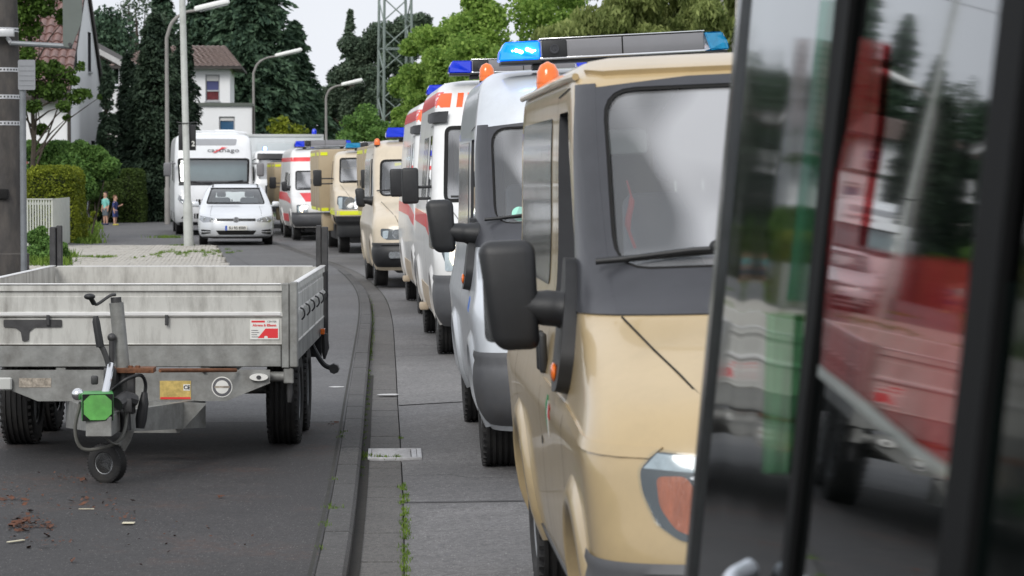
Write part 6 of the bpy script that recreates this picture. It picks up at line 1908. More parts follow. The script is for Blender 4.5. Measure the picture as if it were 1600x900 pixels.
wall_box('annexe_wall', xx3(305), xx3(396), -2.4, -.02, 0, zz3(168), WALLW, H3, openings_front=((xx3(346), xx3(370), zz3(206), zz3(184)), (xx3(307), xx3(313), zz3(206), zz3(184))), cutd=.2)
window(H3, xx3(346), xx3(370), -2.4, zz3(206), zz3(184), blind=.18, pane=mat('blue_pane', (.05, .12, .22), .05, coat=1, var=0))
window(H3, xx3(307), xx3(313), -2.4, zz3(206), zz3(184))
bm = BM(); box(bm, xx3(304), xx3(397), -2.5, 0, zz3(168), zz3(163)); obj('annexe_roof', bm, mat('annexe_roof_edge', (.10, .115, .10), .6), H3, None)
bm = BM(); tube(bm, [(xx3(396) + .06, -2.45, 0), (xx3(396) + .06, -2.45, zz3(168))], .05, 8); obj('downpipe', bm, WOODD, H3)

# ------------------------------------------------------------------ vegetation
def rand_dirs(n):
    v = rng.normal(size=(n, 3)); return v / np.linalg.norm(v, axis=1)[:, None]
def leaf_quads(P, size, elong=1.5, dirs=None, jit=.6, flat=0.0):
    n = len(P)
    a = rand_dirs(n) if dirs is None else dirs + rng.normal(size=(n, 3)) * jit
    a /= np.linalg.norm(a, axis=1)[:, None]
    b = rand_dirs(n)
    if flat: b[:, 2] *= (1 - flat)
    b -= (b * a).sum(1)[:, None] * a
    b /= np.maximum(np.linalg.norm(b, axis=1), 1e-6)[:, None]
    s = size * rng.uniform(.6, 1.3, n)[:, None]
    a = a * s * elong * .5; b = b * s * .5
    V = np.stack([P - a, P + b * .9 - a * .1, P + a, P - b * .9 - a * .1], 1)
    return V
def crown_points(clumps, n):
    """clumps: (x, y, z, r) -> points thick towards each clump's rim"""
    c = np.array(clumps); w_ = c[:, 3] ** 2; w_ /= w_.sum()
    i = rng.choice(len(c), n, p=w_)
    d = rand_dirs(n); d[:, 2] *= .8
    r_ = rng.uniform(0, 1, n) ** .45
    return c[i, :3] + d * (c[i, 3] * r_)[:, None]
def trunk_mesh(name, base, top, r0, r1, m, T, limbs=()):
    bm = BM(); b, t = Vector(base), Vector(top)
    pts = [b.lerp(t, k / 6) + Vector((random.gauss(0, r0 * .3), random.gauss(0, r0 * .3), 0)) * (1 if 0 < k < 6 else 0) for k in range(7)]
    tube(bm, pts, [r0 * 1.25] + [r0 + (r1 - r0) * k / 6 for k in range(1, 7)], 8)
    obj(name, bm, m, T)
    for l in limbs:
        l = Vector(l); k = random.uniform(.35, .9); s_ = b.lerp(t, k)
        bm = BM(); mid = s_.lerp(l, .5) + Vector((0, 0, (l - s_).length * .08))
        tube(bm, [s_, mid, l], [r0 * .42, r0 * .25, r0 * .08], 6)
        obj('limb', bm, m, T)
def broadleaf(label, px, D, ztop, zlow, rx, nclump, nleaf, size, lm, cat='tree', name='broadleaf_tree', bark=None, group=None, cr=(.35, .6), ry=None, droop=0):
    x = (px - 800) / F * D; T = thing(name, label, cat, (x, D, -.03), (0, 0, 0), group)
    zc, rz = (ztop + zlow) / 2, (ztop - zlow) / 2; ry = ry or rx
    cl = []
    for k in range(nclump):
        d = rand_dirs(1)[0]; r_ = rng.uniform(.25, 1) ** .5
        q = (d[0] * rx * r_, d[1] * ry * r_, zc + d[2] * rz * r_)
        cl.append((*q, rng.uniform(*cr) * min(rx, rz) * (.75 if r_ > .8 else 1)))
    bark = bark or BARK
    lim = [c[:3] for c in cl[:9]]
    trunk_mesh('trunk', (0, 0, 0), (0, 0, zc + rz * .5), .035 * ztop * .5 + .05, .04, bark, T, lim)
    P = crown_points(cl, nleaf)
    V = leaf_quads(P, size, 1.5 + droop, dirs=(np.tile([0, 0, -1.0], (nleaf, 1)) if droop else None), jit=.5)
    quads('crown', V, lm, T)
    return T
def conifer(label, px, D, h, r, n, lm, size=.22, name='conifer', group=None, shape=.8, z0=.0, droop=.35, dense=44):
    x = (px - 800) / F * D; T = thing(name, label, 'tree', (x, D, -.03), (0, 0, 0), group)
    trunk_mesh('trunk', (0, 0, 0), (0, 0, h * .96), .03 * h * .5 + .06, .03, BARK, T)
    Ps, Ds = [], []
    lump = rng.uniform(.72, 1.12, 24)
    for k in range(n):
        t = rng.uniform(0, 1) ** 1.15
        z = z0 + t * (h - z0)
        a = rng.uniform(0, 2 * math.pi)
        L = r * ((1 - t) ** shape + .04) * rng.uniform(.72, 1.1) * lump[int(a * 3.8) % 24] * (1 + .18 * math.sin(t * 21 + a * 2))
        d = np.array([math.cos(a), math.sin(a), rng.uniform(-.15, .25)])
        m_ = int(dense * (L / r) + 10)
        u = rng.uniform(.15, 1, m_) ** .7
        P = np.outer(u * L, d) + [0, 0, z]
        P[:, 2] -= droop * L * u ** 2
        side = np.array([-d[1], d[0], 0])
        w_ = L * .22 * (1.1 - u) + .06
        P += np.outer(rng.normal(0, 1, m_) * w_, side)
        P[:, 2] -= np.abs(rng.normal(0, .10, m_)) * (1 + L * .2)
        Ps.append(P); Ds.append(np.tile(d + [0, 0, -droop * 1.6], (m_, 1)) + np.outer(rng.normal(0, .5, m_), side))
    P = np.concatenate(Ps); Dr = np.concatenate(Ds); Dr /= np.linalg.norm(Dr, axis=1)[:, None]
    quads('crown', leaf_quads(P, size, 2.4, Dr, .35), lm, T)
    return T
def hedge(label, cx, cy, wx, wy, z0, z1, n, size, lm, name='hedge', cat='hedge', rnd=.35, top=None, rot=0.0, lumps=.05, core=True):
    T = thing(name, label, cat, (cx, cy, z0), (0, 0, rot))
    H = z1 - z0
    u = rng.uniform(-1, 1, (n * 2, 3)); ax = rng.integers(0, 3, n * 2); sg = rng.choice([-1, 1], n * 2)
    ar = np.array([wy * H, wx * H, wx * wy]); ax = rng.choice(3, n * 2, p=ar / ar.sum())
    u[np.arange(n * 2), ax] = sg
    u[:, 2] = np.where((ax == 2) & (sg < 0), 1, u[:, 2])
    q = u * [wx / 2, wy / 2, H / 2]
    # round the upper edges
    rr = rnd
    c = np.abs(q) - (np.array([wx / 2, wy / 2, H / 2]) - rr)
    c = np.maximum(c, 0); ln = np.linalg.norm(c, axis=1); k = np.where(ln > rr, rr / np.maximum(ln, 1e-6), 1)
    base = np.minimum(np.abs(q), np.array([wx / 2, wy / 2, H / 2]) - rr)
    qq = np.sign(q) * (base + c * k[:, None])
    low = q[:, 2] < 0
    qq[low] = np.sign(q[low]) * np.minimum(np.abs(q[low]), [wx / 2, wy / 2, H / 2])
    q = qq[:n] + rng.normal(0, lumps, (n, 3))
    q += (np.sin(q[:, [1]] * 5 + q[:, [2]] * 4) * lumps * .8)
    q[:, 2] += H / 2; q[:, 2] = np.abs(q[:, 2])
    quads('leaves', leaf_quads(q, size, 1.4), lm, T)
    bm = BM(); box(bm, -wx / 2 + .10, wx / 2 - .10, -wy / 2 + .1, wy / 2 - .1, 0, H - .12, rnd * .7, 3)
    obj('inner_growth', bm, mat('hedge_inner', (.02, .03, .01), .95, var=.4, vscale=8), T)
    return T

# conifers behind the houses, left to right
conifer('dark conifer with ragged top between the two white houses and the lamps', 243, 97, 7.6, 1.75, 900, L_CON, .085, shape=.55, dense=70)
conifer('shorter dark conifer leaning against the second white house', 203, 99, 6.3, 1.0, 420, L_CON, .08, shape=.6, dense=60)
conifer('dark narrow conifer hidden behind the curved lamp and pale post', 288, 100, 7.2, 1.0, 420, L_CON, .08, shape=.5, dense=60)
conifer('slender blackish tree between gabled house and white house gable', 168, 95, 5.6, .45, 260, L_CON, .08, shape=.4)
conifer('tallest broad blue green spruce above the hipped house and middle lamp', 392, 144, 15.5, 4.6, 1300, L_SPR, .17, shape=.75, dense=95)
conifer('blue green spruce behind the hipped roof', 318, 152, 14.8, 3.4, 900, L_SPR, .16, shape=.75, dense=70)
conifer('blue green spruce forming the right edge of the dark group', 462, 150, 10.2, 2.9, 850, L_SPR, .16, shape=.7, dense=80)
conifer('distant spruce seen above the dark conifer beside the first lamp', 255, 158, 13.4, 2.6, 700, L_SPR, .16, shape=.7, dense=60)
conifer('thin spire topped fir left of the lattice mast', 548, 176, 12.4, 1.7, 480, L_PIN, .14, shape=.8, dense=60)
def pine(label, px, D, clumps, size=.13, n=9000, lm=L_PIN, bark=BARK):
    x = (px - 800) / F * D; T = thing('pine_tree', label, 'tree', (x, D, -.03))
    cl = [((cx - 800) / F * D - x, rng.uniform(-1.5, 1.5), CAMH + (270 - cy) / F * D, r_ / F * D) for cx, cy, r_ in clumps]
    top = max(c[2] for c in cl)
    trunk_mesh('trunk', (0, 0, 0), (.2, 0, top * .9), .20, .07, bark, T, [c[:3] for c in cl])
    P = crown_points(cl, n); quads('crown', leaf_quads(P, size, 2.2, flat=.4), lm, T)
    return T
pine('grey green pine with open crown just behind the lattice mast', 590, 165, [(600, 60, 34), (640, 45, 28), (660, 35, 18), (570, 80, 30), (620, 95, 30), (585, 120, 26), (640, 75, 26), (555, 110, 22), (600, 150, 28), (655, 60, 14), (545, 70, 18), (625, 130, 22), (560, 150, 22)], n=24000)
pine('lower pine whose boughs fill the gap between lamp and mast', 545, 170, [(535, 120, 26), (520, 150, 24), (560, 170, 30), (590, 185, 26), (530, 190, 28), (610, 170, 26), (500, 175, 20), (560, 95, 18)], n=20000)
broadleaf('rounded mid green shrub mound beneath the lattice mast', 575, 128, 4.7, .3, 1.55, 34, 24000, .10, L_BUSH, 'shrub', 'shrub')
broadleaf('yellow green bush peeping over the white container', 440, 104, 3.75, 1.2, 1.25, 24, 5000, .15, L_HEDY, 'shrub', 'shrub')
# broadleaved trees on the right
broadleaf('bright green tree rising above the white ambulances right of the mast', 742, 88, 7.6, 1.6, 2.15, 75, 60000, .10, L_DEC, cr=(.22, .38))
broadleaf('bright green tree leaning close beside the lattice mast', 690, 92, 7.0, .6, 1.55, 50, 42000, .095, L_DEC, cr=(.3, .45))
broadleaf('small bright green sapling lowest beside the lattice mast', 648, 94, 4.6, .6, .8, 26, 18000, .09, L_DEC, cr=(.4, .6))
broadleaf('fresh green tree directly above the silver van roof', 818, 84, 8.6, 1.0, 2.7, 75, 60000, .10, L_DEC, cr=(.22, .38))
broadleaf('olive drooping tree above the middle of the flashing light bar', 960, 80, 8.4, 1.0, 2.2, 75, 56000, .09, L_DEC2, cr=(.22, .40), droop=1.0)
broadleaf('olive green tree above the right end of the light bar', 1062, 82, 8.6, 1.0, 2.1, 75, 56000, .09, L_DEC2, cr=(.22, .40), droop=1.0)
T = broadleaf('white barked birch at the far right of the tree row', 1150, 78, 9.0, 3.2, 1.9, 44, 30000, .085, L_DEC2, name='birch_tree', bark=BIRCH, cr=(.22, .38), droop=1.0)
broadleaf('dense green tree beyond the right end of the row', 1290, 84, 9, .8, 3.0, 60, 22000, .16, L_DEC, cr=(.25, .4))
broadleaf('dense olive tree furthest to the right', 1450, 86, 9, .8, 3.0, 60, 18000, .16, L_DEC2, cr=(.25, .4))
# linden twigs at the upper left
D = 70; s = F / D; x = (54 - 800) / s
T = thing('linden_tree', 'green leafy linden branches hanging before the tiled roof at upper left', 'tree', (x, D, -.03))
cl = []
for (cx, cy, r_) in [(70, 8, 26), (105, 25, 20), (50, 45, 22), (50, 85, 16), (62, 108, 20), (95, 118, 24), (85, 140, 22), (120, 150, 16), (135, 143, 9), (105, 165, 12), (60, 165, 14), (62, 200, 12), (120, 125, 9), (127, 105, 7), (128, 98, 5), (102, 182, 7), (30, 120, 22), (20, 60, 26), (45, 20, 24), (60, 140, 18), (30, 170, 18), (155, 150, 5), (100, -20, 30), (30, -20, 40), (82, 100, 12), (142, 148, 6)]:
    cl.append(((cx - 800) / s - x, rng.uniform(-.5, .5), CAMH + (270 - cy) / s, r_ / s))
trunk_mesh('trunk', (0, 0, 0), (0, 0, 5.2), .075, .04, BARK, T, [c[:3] for c in cl[:22]])
quads('crown', leaf_quads(crown_points(cl, 11000), .085, 1.3), L_LIN, T)
broadleaf('half bare tree with thin twigs behind the dark conifer tops', 215, 135, 10.8, 5.5, 1.6, 26, 2600, .12, L_PIN)
broadleaf('green tree behind the steep gable tip', 160, 125, 9.6, 5.0, 1.7, 30, 7000, .15, L_SPR)

# hedges, bushes and grass on the left verge
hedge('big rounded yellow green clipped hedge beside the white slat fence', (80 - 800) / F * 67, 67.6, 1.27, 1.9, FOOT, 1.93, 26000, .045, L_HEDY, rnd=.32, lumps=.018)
def bush(label, blobs, D, n, size, lm, name='bush', ry=.8):
    s = F / D; x = (blobs[0][0] - 800) / s
    T = thing(name, label, 'bush', (x, D, FOOT))
    cl = [((cx - 800) / s - x, rng.uniform(-ry, ry) * .5, max(.1, CAMH - FOOT + (270 - cy) / s), r_ / s) for cx, cy, r_ in blobs]
    P = crown_points(cl, n); P[:, 2] = np.abs(P[:, 2])
    quads('foliage', leaf_quads(P, size, 1.8), lm, T)
    bm = BM()
    for c in cl[:8]: tube(bm, [(c[0] * .5, c[1] * .5, 0), (c[0] * .8, c[1] * .8, c[2] * .6), c[:3]], [.03, .022, .01], 5)
    o = obj('stems', bm, BARK, T); 
    return T
bush('large loose green bush behind the clipped yellow hedge', [(115, 262, 40), (70, 245, 26), (95, 238, 24), (140, 255, 34), (166, 266, 20), (60, 275, 30), (150, 240, 16), (128, 232, 16), (85, 228, 10), (125, 292, 30), (142, 296, 18), (50, 235, 20), (175, 258, 15)], 71, 52000, .065, L_BUSH)
for cx, cy in ((92, 205), (112, 210), (141, 212), (152, 222)):
    pass
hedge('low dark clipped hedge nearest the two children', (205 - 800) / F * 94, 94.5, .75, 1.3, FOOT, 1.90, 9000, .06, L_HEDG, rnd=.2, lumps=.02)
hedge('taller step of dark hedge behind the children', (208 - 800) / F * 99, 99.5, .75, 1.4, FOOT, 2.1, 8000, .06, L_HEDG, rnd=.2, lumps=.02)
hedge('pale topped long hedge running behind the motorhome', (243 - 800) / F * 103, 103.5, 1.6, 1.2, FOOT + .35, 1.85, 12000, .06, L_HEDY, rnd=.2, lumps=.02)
bm = BM(); box(bm, (190 - 800) / F * 102, (275 - 800) / F * 102, 101.9, 102.2, FOOT, .45, .02); o = obj('garden_wall', bm, mat('garden_wall_stone', (.12, .11, .10), .9, var=.3)); tag(o, 'low stone garden wall under the pale topped hedge', 'wall')
bush('dark laurel bush between the tall green bush and low hedges', [(150, 300, 18), (165, 315, 18), (178, 290, 16), (185, 305, 14), (150, 325, 16)], 93, 16000, .05, L_HEDG)
bush('leafy green shrubs at the foot of the thick pole', [(65, 385, 20), (85, 392, 17), (52, 372, 17), (50, 398, 18), (98, 385, 9), (75, 402, 14), (100, 398, 8), (60, 360, 8)], 52, 16000, .04, L_BUSH)
bush('small yellow flowered weeds along the fence foot', [(122, 355, 6), (132, 362, 5), (140, 345, 6), (146, 335, 6), (128, 350, 5)], 76, 2500, .05, L_HEDY)
# white slat fence with a side return, grey chain link run beyond
FW = mat('fence_pale_paint', (.50, .52, .48), .7, var=.1)
D = 62.5; s = F / D
T = thing('slat_fence', 'pale vertical slat fence before the yellow clipped hedge', 'fence', ((42 - 800) / s, D, FOOT))
zt = CAMH - FOOT + (270 - 312) / s
for k in range(9):
    x = k * .062 * 1.0
    bm = BM(); box(bm, x, x + .034, 0, .02, .03, zt); obj('slat', bm, FW, T)
for z in (.15, zt - .12):
    bm = BM(); box(bm, -.1, .58, .021, .05, z, z + .06); obj('rail', bm, FW, T)
bm = BM(); box(bm, -.12, .60, -.015, .07, zt, zt + .025); obj('top_rail', bm, FW, T)
for k in range(16):
    y = .08 + k * .24
    bm = BM(); box(bm, .575 - .016 * k, .60 - .016 * k, y, y + .20, .02, zt + .02); obj('side_slat', bm, FW, T)
bm = BM(); box(bm, .555, .60, .0, .05, 0, zt + .03); obj('post', bm, FW, T)
T = thing('wire_fence', 'grey blue wire fence running along the footway behind the hedge', 'fence', ((121 - 800) / F * 74, 74, FOOT), (0, 0, R(7.6)))
FG = mat('fence_grey', (.30, .33, .38), .6, metal=.3, var=.1)
for k in range(7):
    bm = BM(); tube(bm, [(0, k * 2.2, 0), (0, k * 2.2, 1.25)], .025, 6); obj('post', bm, FG, T)
for z in (.1, .45, .8, 1.2):
    bm = BM(); tube(bm, [(0, 0, z), (0, 13.2, z)], .012, 5); obj('wire', bm, FG, T)
bm = BM()
for k in range(120):
    y = k * .11; tube(bm, [(0, y, .05), (0, y, 1.2)], .006, 3)
o = obj('mesh_wires', bm, FG, T); o['kind'] = 'stuff'
tufts('verge_grass', [((random.uniform(112, 150) - 800) / F * d, d + random.uniform(-.5, .5), FOOT) for d in np.arange(66, 92, .18)] + [((random.uniform(45, 105) - 800) / F * d, d, FOOT) for d in np.arange(50, 58, .08)], 20, .16, .10)
tufts('lamp_foot_grass', [((262 - 800) / F * 72 + random.gauss(0, .2), 72 + random.gauss(0, .2), FOOT) for _ in range(20)], 16, .08, .05)

# wooded skyline far off
n = 26000
P = np.stack([rng.uniform(-75, 75, n), rng.uniform(215, 250, n), rng.uniform(0, 1, n)], 1)
hh = 6.2 + 1.6 * np.sin(P[:, 0] * .33) + 1.1 * np.sin(P[:, 0] * .9 + 1) + .7 * np.sin(P[:, 0] * 2.3)
P[:, 2] = hh * P[:, 2] ** .6
o = quads('far_woodland', leaf_quads(P, .75, 1.3), L_SPR); o['kind'] = 'stuff'
n = 16000
P = np.stack([rng.uniform(2, 22, n), rng.uniform(96, 104, n), rng.uniform(0, 1, n)], 1)
P[:, 2] = (3.4 + .6 * np.sin(P[:, 0] * 1.1)) * P[:, 2] ** .7
o = quads('undergrowth', leaf_quads(P, .28, 1.3), L_DEC); o['kind'] = 'stuff'

# overhead cables
def cable(label, a, b, sag):
    bm = BM(); A, B_ = Vector(a), Vector(b)
    tube(bm, [A.lerp(B_, t) - Vector((0, 0, sag * 4 * t * (1 - t))) for t in [i / 24 for i in range(25)]], .018, 4)
    o = obj('overhead_cable', bm, SEAM); tag(o, label, 'cable', 'overhead cables')
    return o
for k, (z, yy) in enumerate(((20.5, 0), (18.5, 1.5), (16.5, -1.0))):
    cable('thin overhead cable slung far away, highest of three' if k == 0 else ('thin overhead cable slung far away, middle of three' if k == 1 else 'thin overhead cable slung far away, lowest of three'),
          (-95, 120 + yy, z - 2), ((618 - 800) / F * 150 + .5, 150 + yy, z), 2.0)

# ------------------------------------------------------------------ two children on the footway
SKIN = mat('skin', (.55, .33, .24), .6, var=.05)
def skin_mesh(name, joints, edges, radii, m, T, sub=2, root=0):
    me = bpy.data.meshes.new(name)
    me.from_pydata([tuple(j) for j in joints], edges, [])
    o = bpy.data.objects.new(name, me); C.objects.link(o)
    md = o.modifiers.new('s', 'SKIN')
    sv = me.skin_vertices[0].data
    for i, r_ in enumerate(radii):
        sv[i].radius = (r_, r_) if not isinstance(r_, tuple) else r_
    sv[root].use_root = True
    md2 = o.modifiers.new('u', 'SUBSURF'); md2.levels = sub; md2.render_levels = sub
    me2 = bpy.data.meshes.new_from_object(o.evaluated_get(bpy.context.evaluated_depsgraph_get()))
    bpy.data.objects.remove(o); bpy.data.meshes.remove(me)
    me2.name = name; me2.materials.clear(); me2.materials.append(m); me2.shade_smooth()
    q = bpy.data.objects.new(name, me2); C.objects.link(q); q.parent = T
    return q
def child(label, loc, rot, h, shirt, shorts, hair, shoes, handup=False, hem=None):
    T = thing('person', label, 'child', loc, (0, 0, rot))
    k = h
    J = {}; pts = []; rad = []; ed = []
    def add(nm, p, r_, par=None):
        J[nm] = len(pts); pts.append(Vector(p) * k); rad.append((r_[0] * k, r_[1] * k) if isinstance(r_, tuple) else r_ * k)
        if par is not None: ed.append((J[par], J[nm]))
    add('pelvis', (0, 0, .50), (.075, .058)); add('waist', (0, 0, .58), (.070, .052), 'pelvis'); add('chest', (0, 0, .70), (.085, .060), 'waist')
    add('neckb', (0, 0, .775), .035, 'chest'); add('neck', (0, -.005, .81), .032, 'neckb'); add('head1', (0, -.008, .865), (.062, .070), 'neck'); add('head2', (0, -.002, .935), (.066, .078), 'head1'); add('crown', (0, .0, .98), (.04, .05), 'head2')
    for s_, n_ in ((-1, 'l'), (1, 'r')):
        add(n_ + 'hip', (s_ * .05, 0, .46), .058, 'pelvis'); add(n_ + 'knee', (s_ * .055, -.012 * s_, .27), .036, n_ + 'hip'); add(n_ + 'calf', (s_ * .056, .005, .18), .033, n_ + 'knee')
        add(n_ + 'ank', (s_ * .058, .008, .05), .020, n_ + 'calf'); add(n_ + 'toe', (s_ * .066, -.07, .022), (.022, .016), n_ + 'ank')
        add(n_ + 'sh', (s_ * .095, 0, .755), .034, 'neckb')
        if handup and s_ > 0:
            add(n_ + 'elb', (s_ * .12, -.03, .62), .025, n_ + 'sh'); add(n_ + 'wri', (s_ * .125, -.15, .66), .017, n_ + 'elb'); add(n_ + 'palm', (s_ * .123, -.185, .68), (.018, .012), n_ + 'wri'); d = Vector((0, -.8, .5)); sd = Vector((0, .4, .8))
        else:
            add(n_ + 'elb', (s_ * .125, .012, .61), .025, n_ + 'sh'); add(n_ + 'wri', (s_ * .135, -.02, .48), .017, n_ + 'elb'); add(n_ + 'palm', (s_ * .136, -.026, .445), (.012, .018), n_ + 'wri'); d = Vector((0, -.15, -1)); sd = Vector((0, 1, -.1))
        for f in range(4):
            b = J[n_ + 'palm']; p = pts[b] / k
            o_ = sd * (f - 1.5) * .0095
            L_ = (.036, .042, .038, .030)[f]
            add(n_ + 'f%da' % f, p + o_ + d * .014, .0058, n_ + 'palm'); add(n_ + 'f%db' % f, p + o_ * 1.1 + d * (.014 + L_ * .6) + Vector((-s_ * .004, 0, 0)), .0052, n_ + 'f%da' % f)
            add(n_ + 'f%dc' % f, p + o_ * 1.1 + d * (.014 + L_) + Vector((-s_ * .010, 0, 0)), .0045, n_ + 'f%db' % f)
        p = pts[J[n_ + 'wri']] / k
        add(n_ + 't1', p + d * .018 - sd * .022, .0062, n_ + 'palm'); add(n_ + 't2', p + d * .045 - sd * .032, .005, n_ + 't1')
    skin_mesh('body', pts, ed, rad, SKIN, T)
    def sub(names, grow, nm, m_, extra=()):
        idx = {n: i for i, n in enumerate(names)}
        P = [pts[J[n]] for n in names]; Rr = [tuple(q + grow * k for q in (rad[J[n]] if isinstance(rad[J[n]], tuple) else (rad[J[n]],) * 2)) for n in names]
        E = [(idx[a], idx[b]) for a, b in extra]
        return skin_mesh(nm, P, E, Rr, m_, T)
    sub(['waist', 'pelvis', 'chest', 'neckb', 'lsh', 'rsh', 'lelb', 'relb'], .012, 'shirt', shirt, [('waist', 'pelvis'), ('waist', 'chest'), ('chest', 'neckb'), ('neckb', 'lsh'), ('neckb', 'rsh')])
    for s_, n_ in ((-1, 'l'), (1, 'r')):
        a, b = pts[J[n_ + 'sh']], pts[J[n_ + 'elb']]
        bm = BM(); tube(bm, [a, a.lerp(b, .4), a.lerp(b, .8)], [.047 * k, .044 * k, .045 * k], 12); obj('sleeve', bm, shirt, T, 60)
        a, b = pts[J[n_ + 'hip']] + Vector((0, 0, .03 * k)), pts[J[n_ + 'knee']]
        bm = BM(); tube(bm, [a, a.lerp(b, .5), a.lerp(b, .95)], [.068 * k, .062 * k, .058 * k], 14); obj('shorts_leg', bm, shorts, T, 60)
        p = pts[J[n_ + 'toe']]; q = pts[J[n_ + 'ank']]
        bm = BM(); vs = box(bm, -.030 * k, .030 * k, -.10 * k, .045 * k, 0, .05 * k, .018 * k, 3, Matrix.Translation((q.x + .004 * s_ * k, q.y, 0))); obj('shoe', bm, shoes, T, 60)
        e_ = bpy.data.objects.new('eye', None)
        bpy.data.objects.remove(e_)
        bm = BM(); bmesh.ops.create_uvsphere(bm, u_segments=8, v_segments=6, radius=.008 * k, matrix=Matrix.Translation((s_ * .022 * k, -.072 * k, .905 * k))); obj('eye', bm, SEAM, T, 60)
        bm = BM(); bmesh.ops.create_uvsphere(bm, u_segments=8, v_segments=6, radius=1, matrix=Matrix.Translation((s_ * .066 * k, .0, .895 * k)) @ Matrix.Diagonal((.008 * k, .014 * k, .02 * k, 1))); obj('ear', bm, SKIN, T, 60)
    bm = BM(); bmesh.ops.create_uvsphere(bm, u_segments=18, v_segments=12, radius=1, matrix=Matrix.Translation((0, .004 * k, .928 * k)) @ Matrix.Diagonal((.073 * k, .082 * k, .078 * k, 1)))
    bmesh.ops.delete(bm, geom=[v for v in bm.verts if v.co.z < .885 * k or (v.co.y < -.035 * k and v.co.z < .955 * k)], context='VERTS')
    for v in bm.verts: v.co += Vector((random.gauss(0, .003), random.gauss(0, .003), random.gauss(0, .004))) * k
    obj('hair', bm, hair, T, 60)
    bm = BM(); bmesh.ops.create_cone(bm, cap_ends=True, segments=8, radius1=.010 * k, radius2=.004 * k, depth=.03 * k, matrix=Matrix.Translation((0, -.078 * k, .885 * k)) @ Matrix.Rotation(R(20), 4, 'X')); obj('nose', bm, SKIN, T, 60)
    bm = BM(); box(bm, -.016 * k, .016 * k, -.077 * k, -.068 * k, .858 * k, .864 * k, .001); obj('mouth', bm, mat('lips', (.35, .12, .10), .6, var=0), T)
    if hem:
        bm = BM(); lathe(bm, [(.475 * k, .082 * k), (.475 * k, .088 * k), (.515 * k, .086 * k), (.515 * k, .08 * k)], 'z', 20)
        for v in bm.verts: v.co.y *= .78
        obj('shirt_hem', bm, hem, T, 60)
    return T
TURQ = mat('turquoise_cloth', (.20, .55, .50), .8, var=.12); NAVY = mat('navy_cloth', (.03, .045, .16), .8, var=.2); GREYC = mat('grey_cloth', (.10, .12, .14), .8, var=.2)
PINKW = mat('pink_white_cloth', (.65, .42, .40), .8, var=.2); HAIRD = mat('dark_hair', (.035, .025, .018), .8, var=.3); HAIRB = mat('brown_hair', (.12, .06, .03), .8, var=.3)
YSHOE = mat('yellow_shoe', (.5, .45, .06), .6); DSHOE = mat('blue_shoe', (.02, .03, .10), .6)
s = F / 90
child('taller child in turquoise shirt and grey shorts standing by the bushes', ((165 - 800) / s, 90, FOOT), R(-40), 1.10, TURQ, GREYC, HAIRD, DSHOE)
child('smaller child in navy shirt with pale hem and yellow shoes, one arm raised', ((187 - 800) / s, 89, FOOT), R(75), .99, NAVY, NAVY, HAIRB, YSHOE, True, PINKW)

# ------------------------------------------------------------------ the vehicle the photographer leans from: its window side fills the right
BUSM = mat('bus_black_paint', (.007, .0075, .008), .7, var=.1, spec=.06)
BUSG = glass_mat('bus_side_glass', (.30, .42, .38), 1.5, rough=.03, boost=.95, base=.05, wave=.0)
BUSG2 = glass_mat('bus_rear_quarter_glass', (.30, .46, .40), 1.5, rough=.05, boost=1.05, base=.05, wave=.0035, wscale=1.8)
BT = thing('rescue_bus', 'dark glossy side of the nearest vehicle, tinted panes mirroring the street, at the right edge', 'bus', (0, 0, 0))
TA = math.tan(R(6.0))
def xa(D, z): return .41 + .0059 * D + (z - CAMH) * TA          # main window plane
def xb(D, z): return .553 - .0327 * D + (z - CAMH) * .090         # rear quarter, turned in a little
def panel(name, fx, D0, D1, z0, z1, m, out=0.0, th=.012, parent=BT, kd=1, kz=1):
    """a sheet on the side plane; out > 0 stands off towards the kerb"""
    bm = BM(); g = {}
    for i in range(kd + 1):
        for j in range(kz + 1):
            D = D0 + (D1 - D0) * i / kd; z = z0 + (z1 - z0) * j / kz
            for t in (0, 1): g[i, j, t] = bm.verts.new((fx(D, z) - out + t * th, D, z))
    for i in range(kd):
        for j in range(kz):
            bm.faces.new([g[i, j, 0], g[i + 1, j, 0], g[i + 1, j + 1, 0], g[i, j + 1, 0]])
            bm.faces.new([g[i, j, 1], g[i, j + 1, 1], g[i + 1, j + 1, 1], g[i + 1, j, 1]])
    rim = [(i, 0) for i in range(kd)] + [(kd, j) for j in range(kz)] + [(i, kz) for i in range(kd, 0, -1)] + [(0, j) for j in range(kz, 0, -1)]
    for a, b in zip(rim, rim[1:] + rim[:1]):
        bm.faces.new([g[(*a, 0)], g[(*b, 0)], g[(*b, 1)], g[(*a, 1)]])
    return obj(name, bm, m, parent, None)
def pane(name, fx, D0, D1, z0, z1, m):
    bm = BM(); vs = [bm.verts.new((fx(D, z) + .004, D, z)) for D, z in ((D0, z0), (D0, z1), (D1, z1), (D1, z0))]
    f = bm.faces.new(vs); f.normal_update()
    if f.normal.x > 0: f.normal_flip()
    ORIENTED.append(bm)
    return obj(name, bm, m, BT, None)
pane('window_glass', xa, 2.42, 3.62, .98, 2.42, BUSG)
pane('window_glass', xa, -1.2, 2.30, .98, 2.42, glass_mat('bus_dark_glass', (.10, .14, .13), 1.45, rough=.06, boost=.30, base=.02))
pane('window_glass', xb, 3.77, 4.93, .90, 2.42, BUSG2)
panel('window_pillar', xa, 2.29, 2.43, .9, 2.45, BUSM, .006, .010)
panel('window_pillar', xa, 3.615, 3.70, .9, 2.45, BUSM, .008, .010)
panel('window_pillar', xb, 3.705, 3.775, .9, 2.45, BUSM, .004, .010)
e_ = bpy.data.objects.new('rear_corner', None); C.objects.link(e_); e_.parent = BT
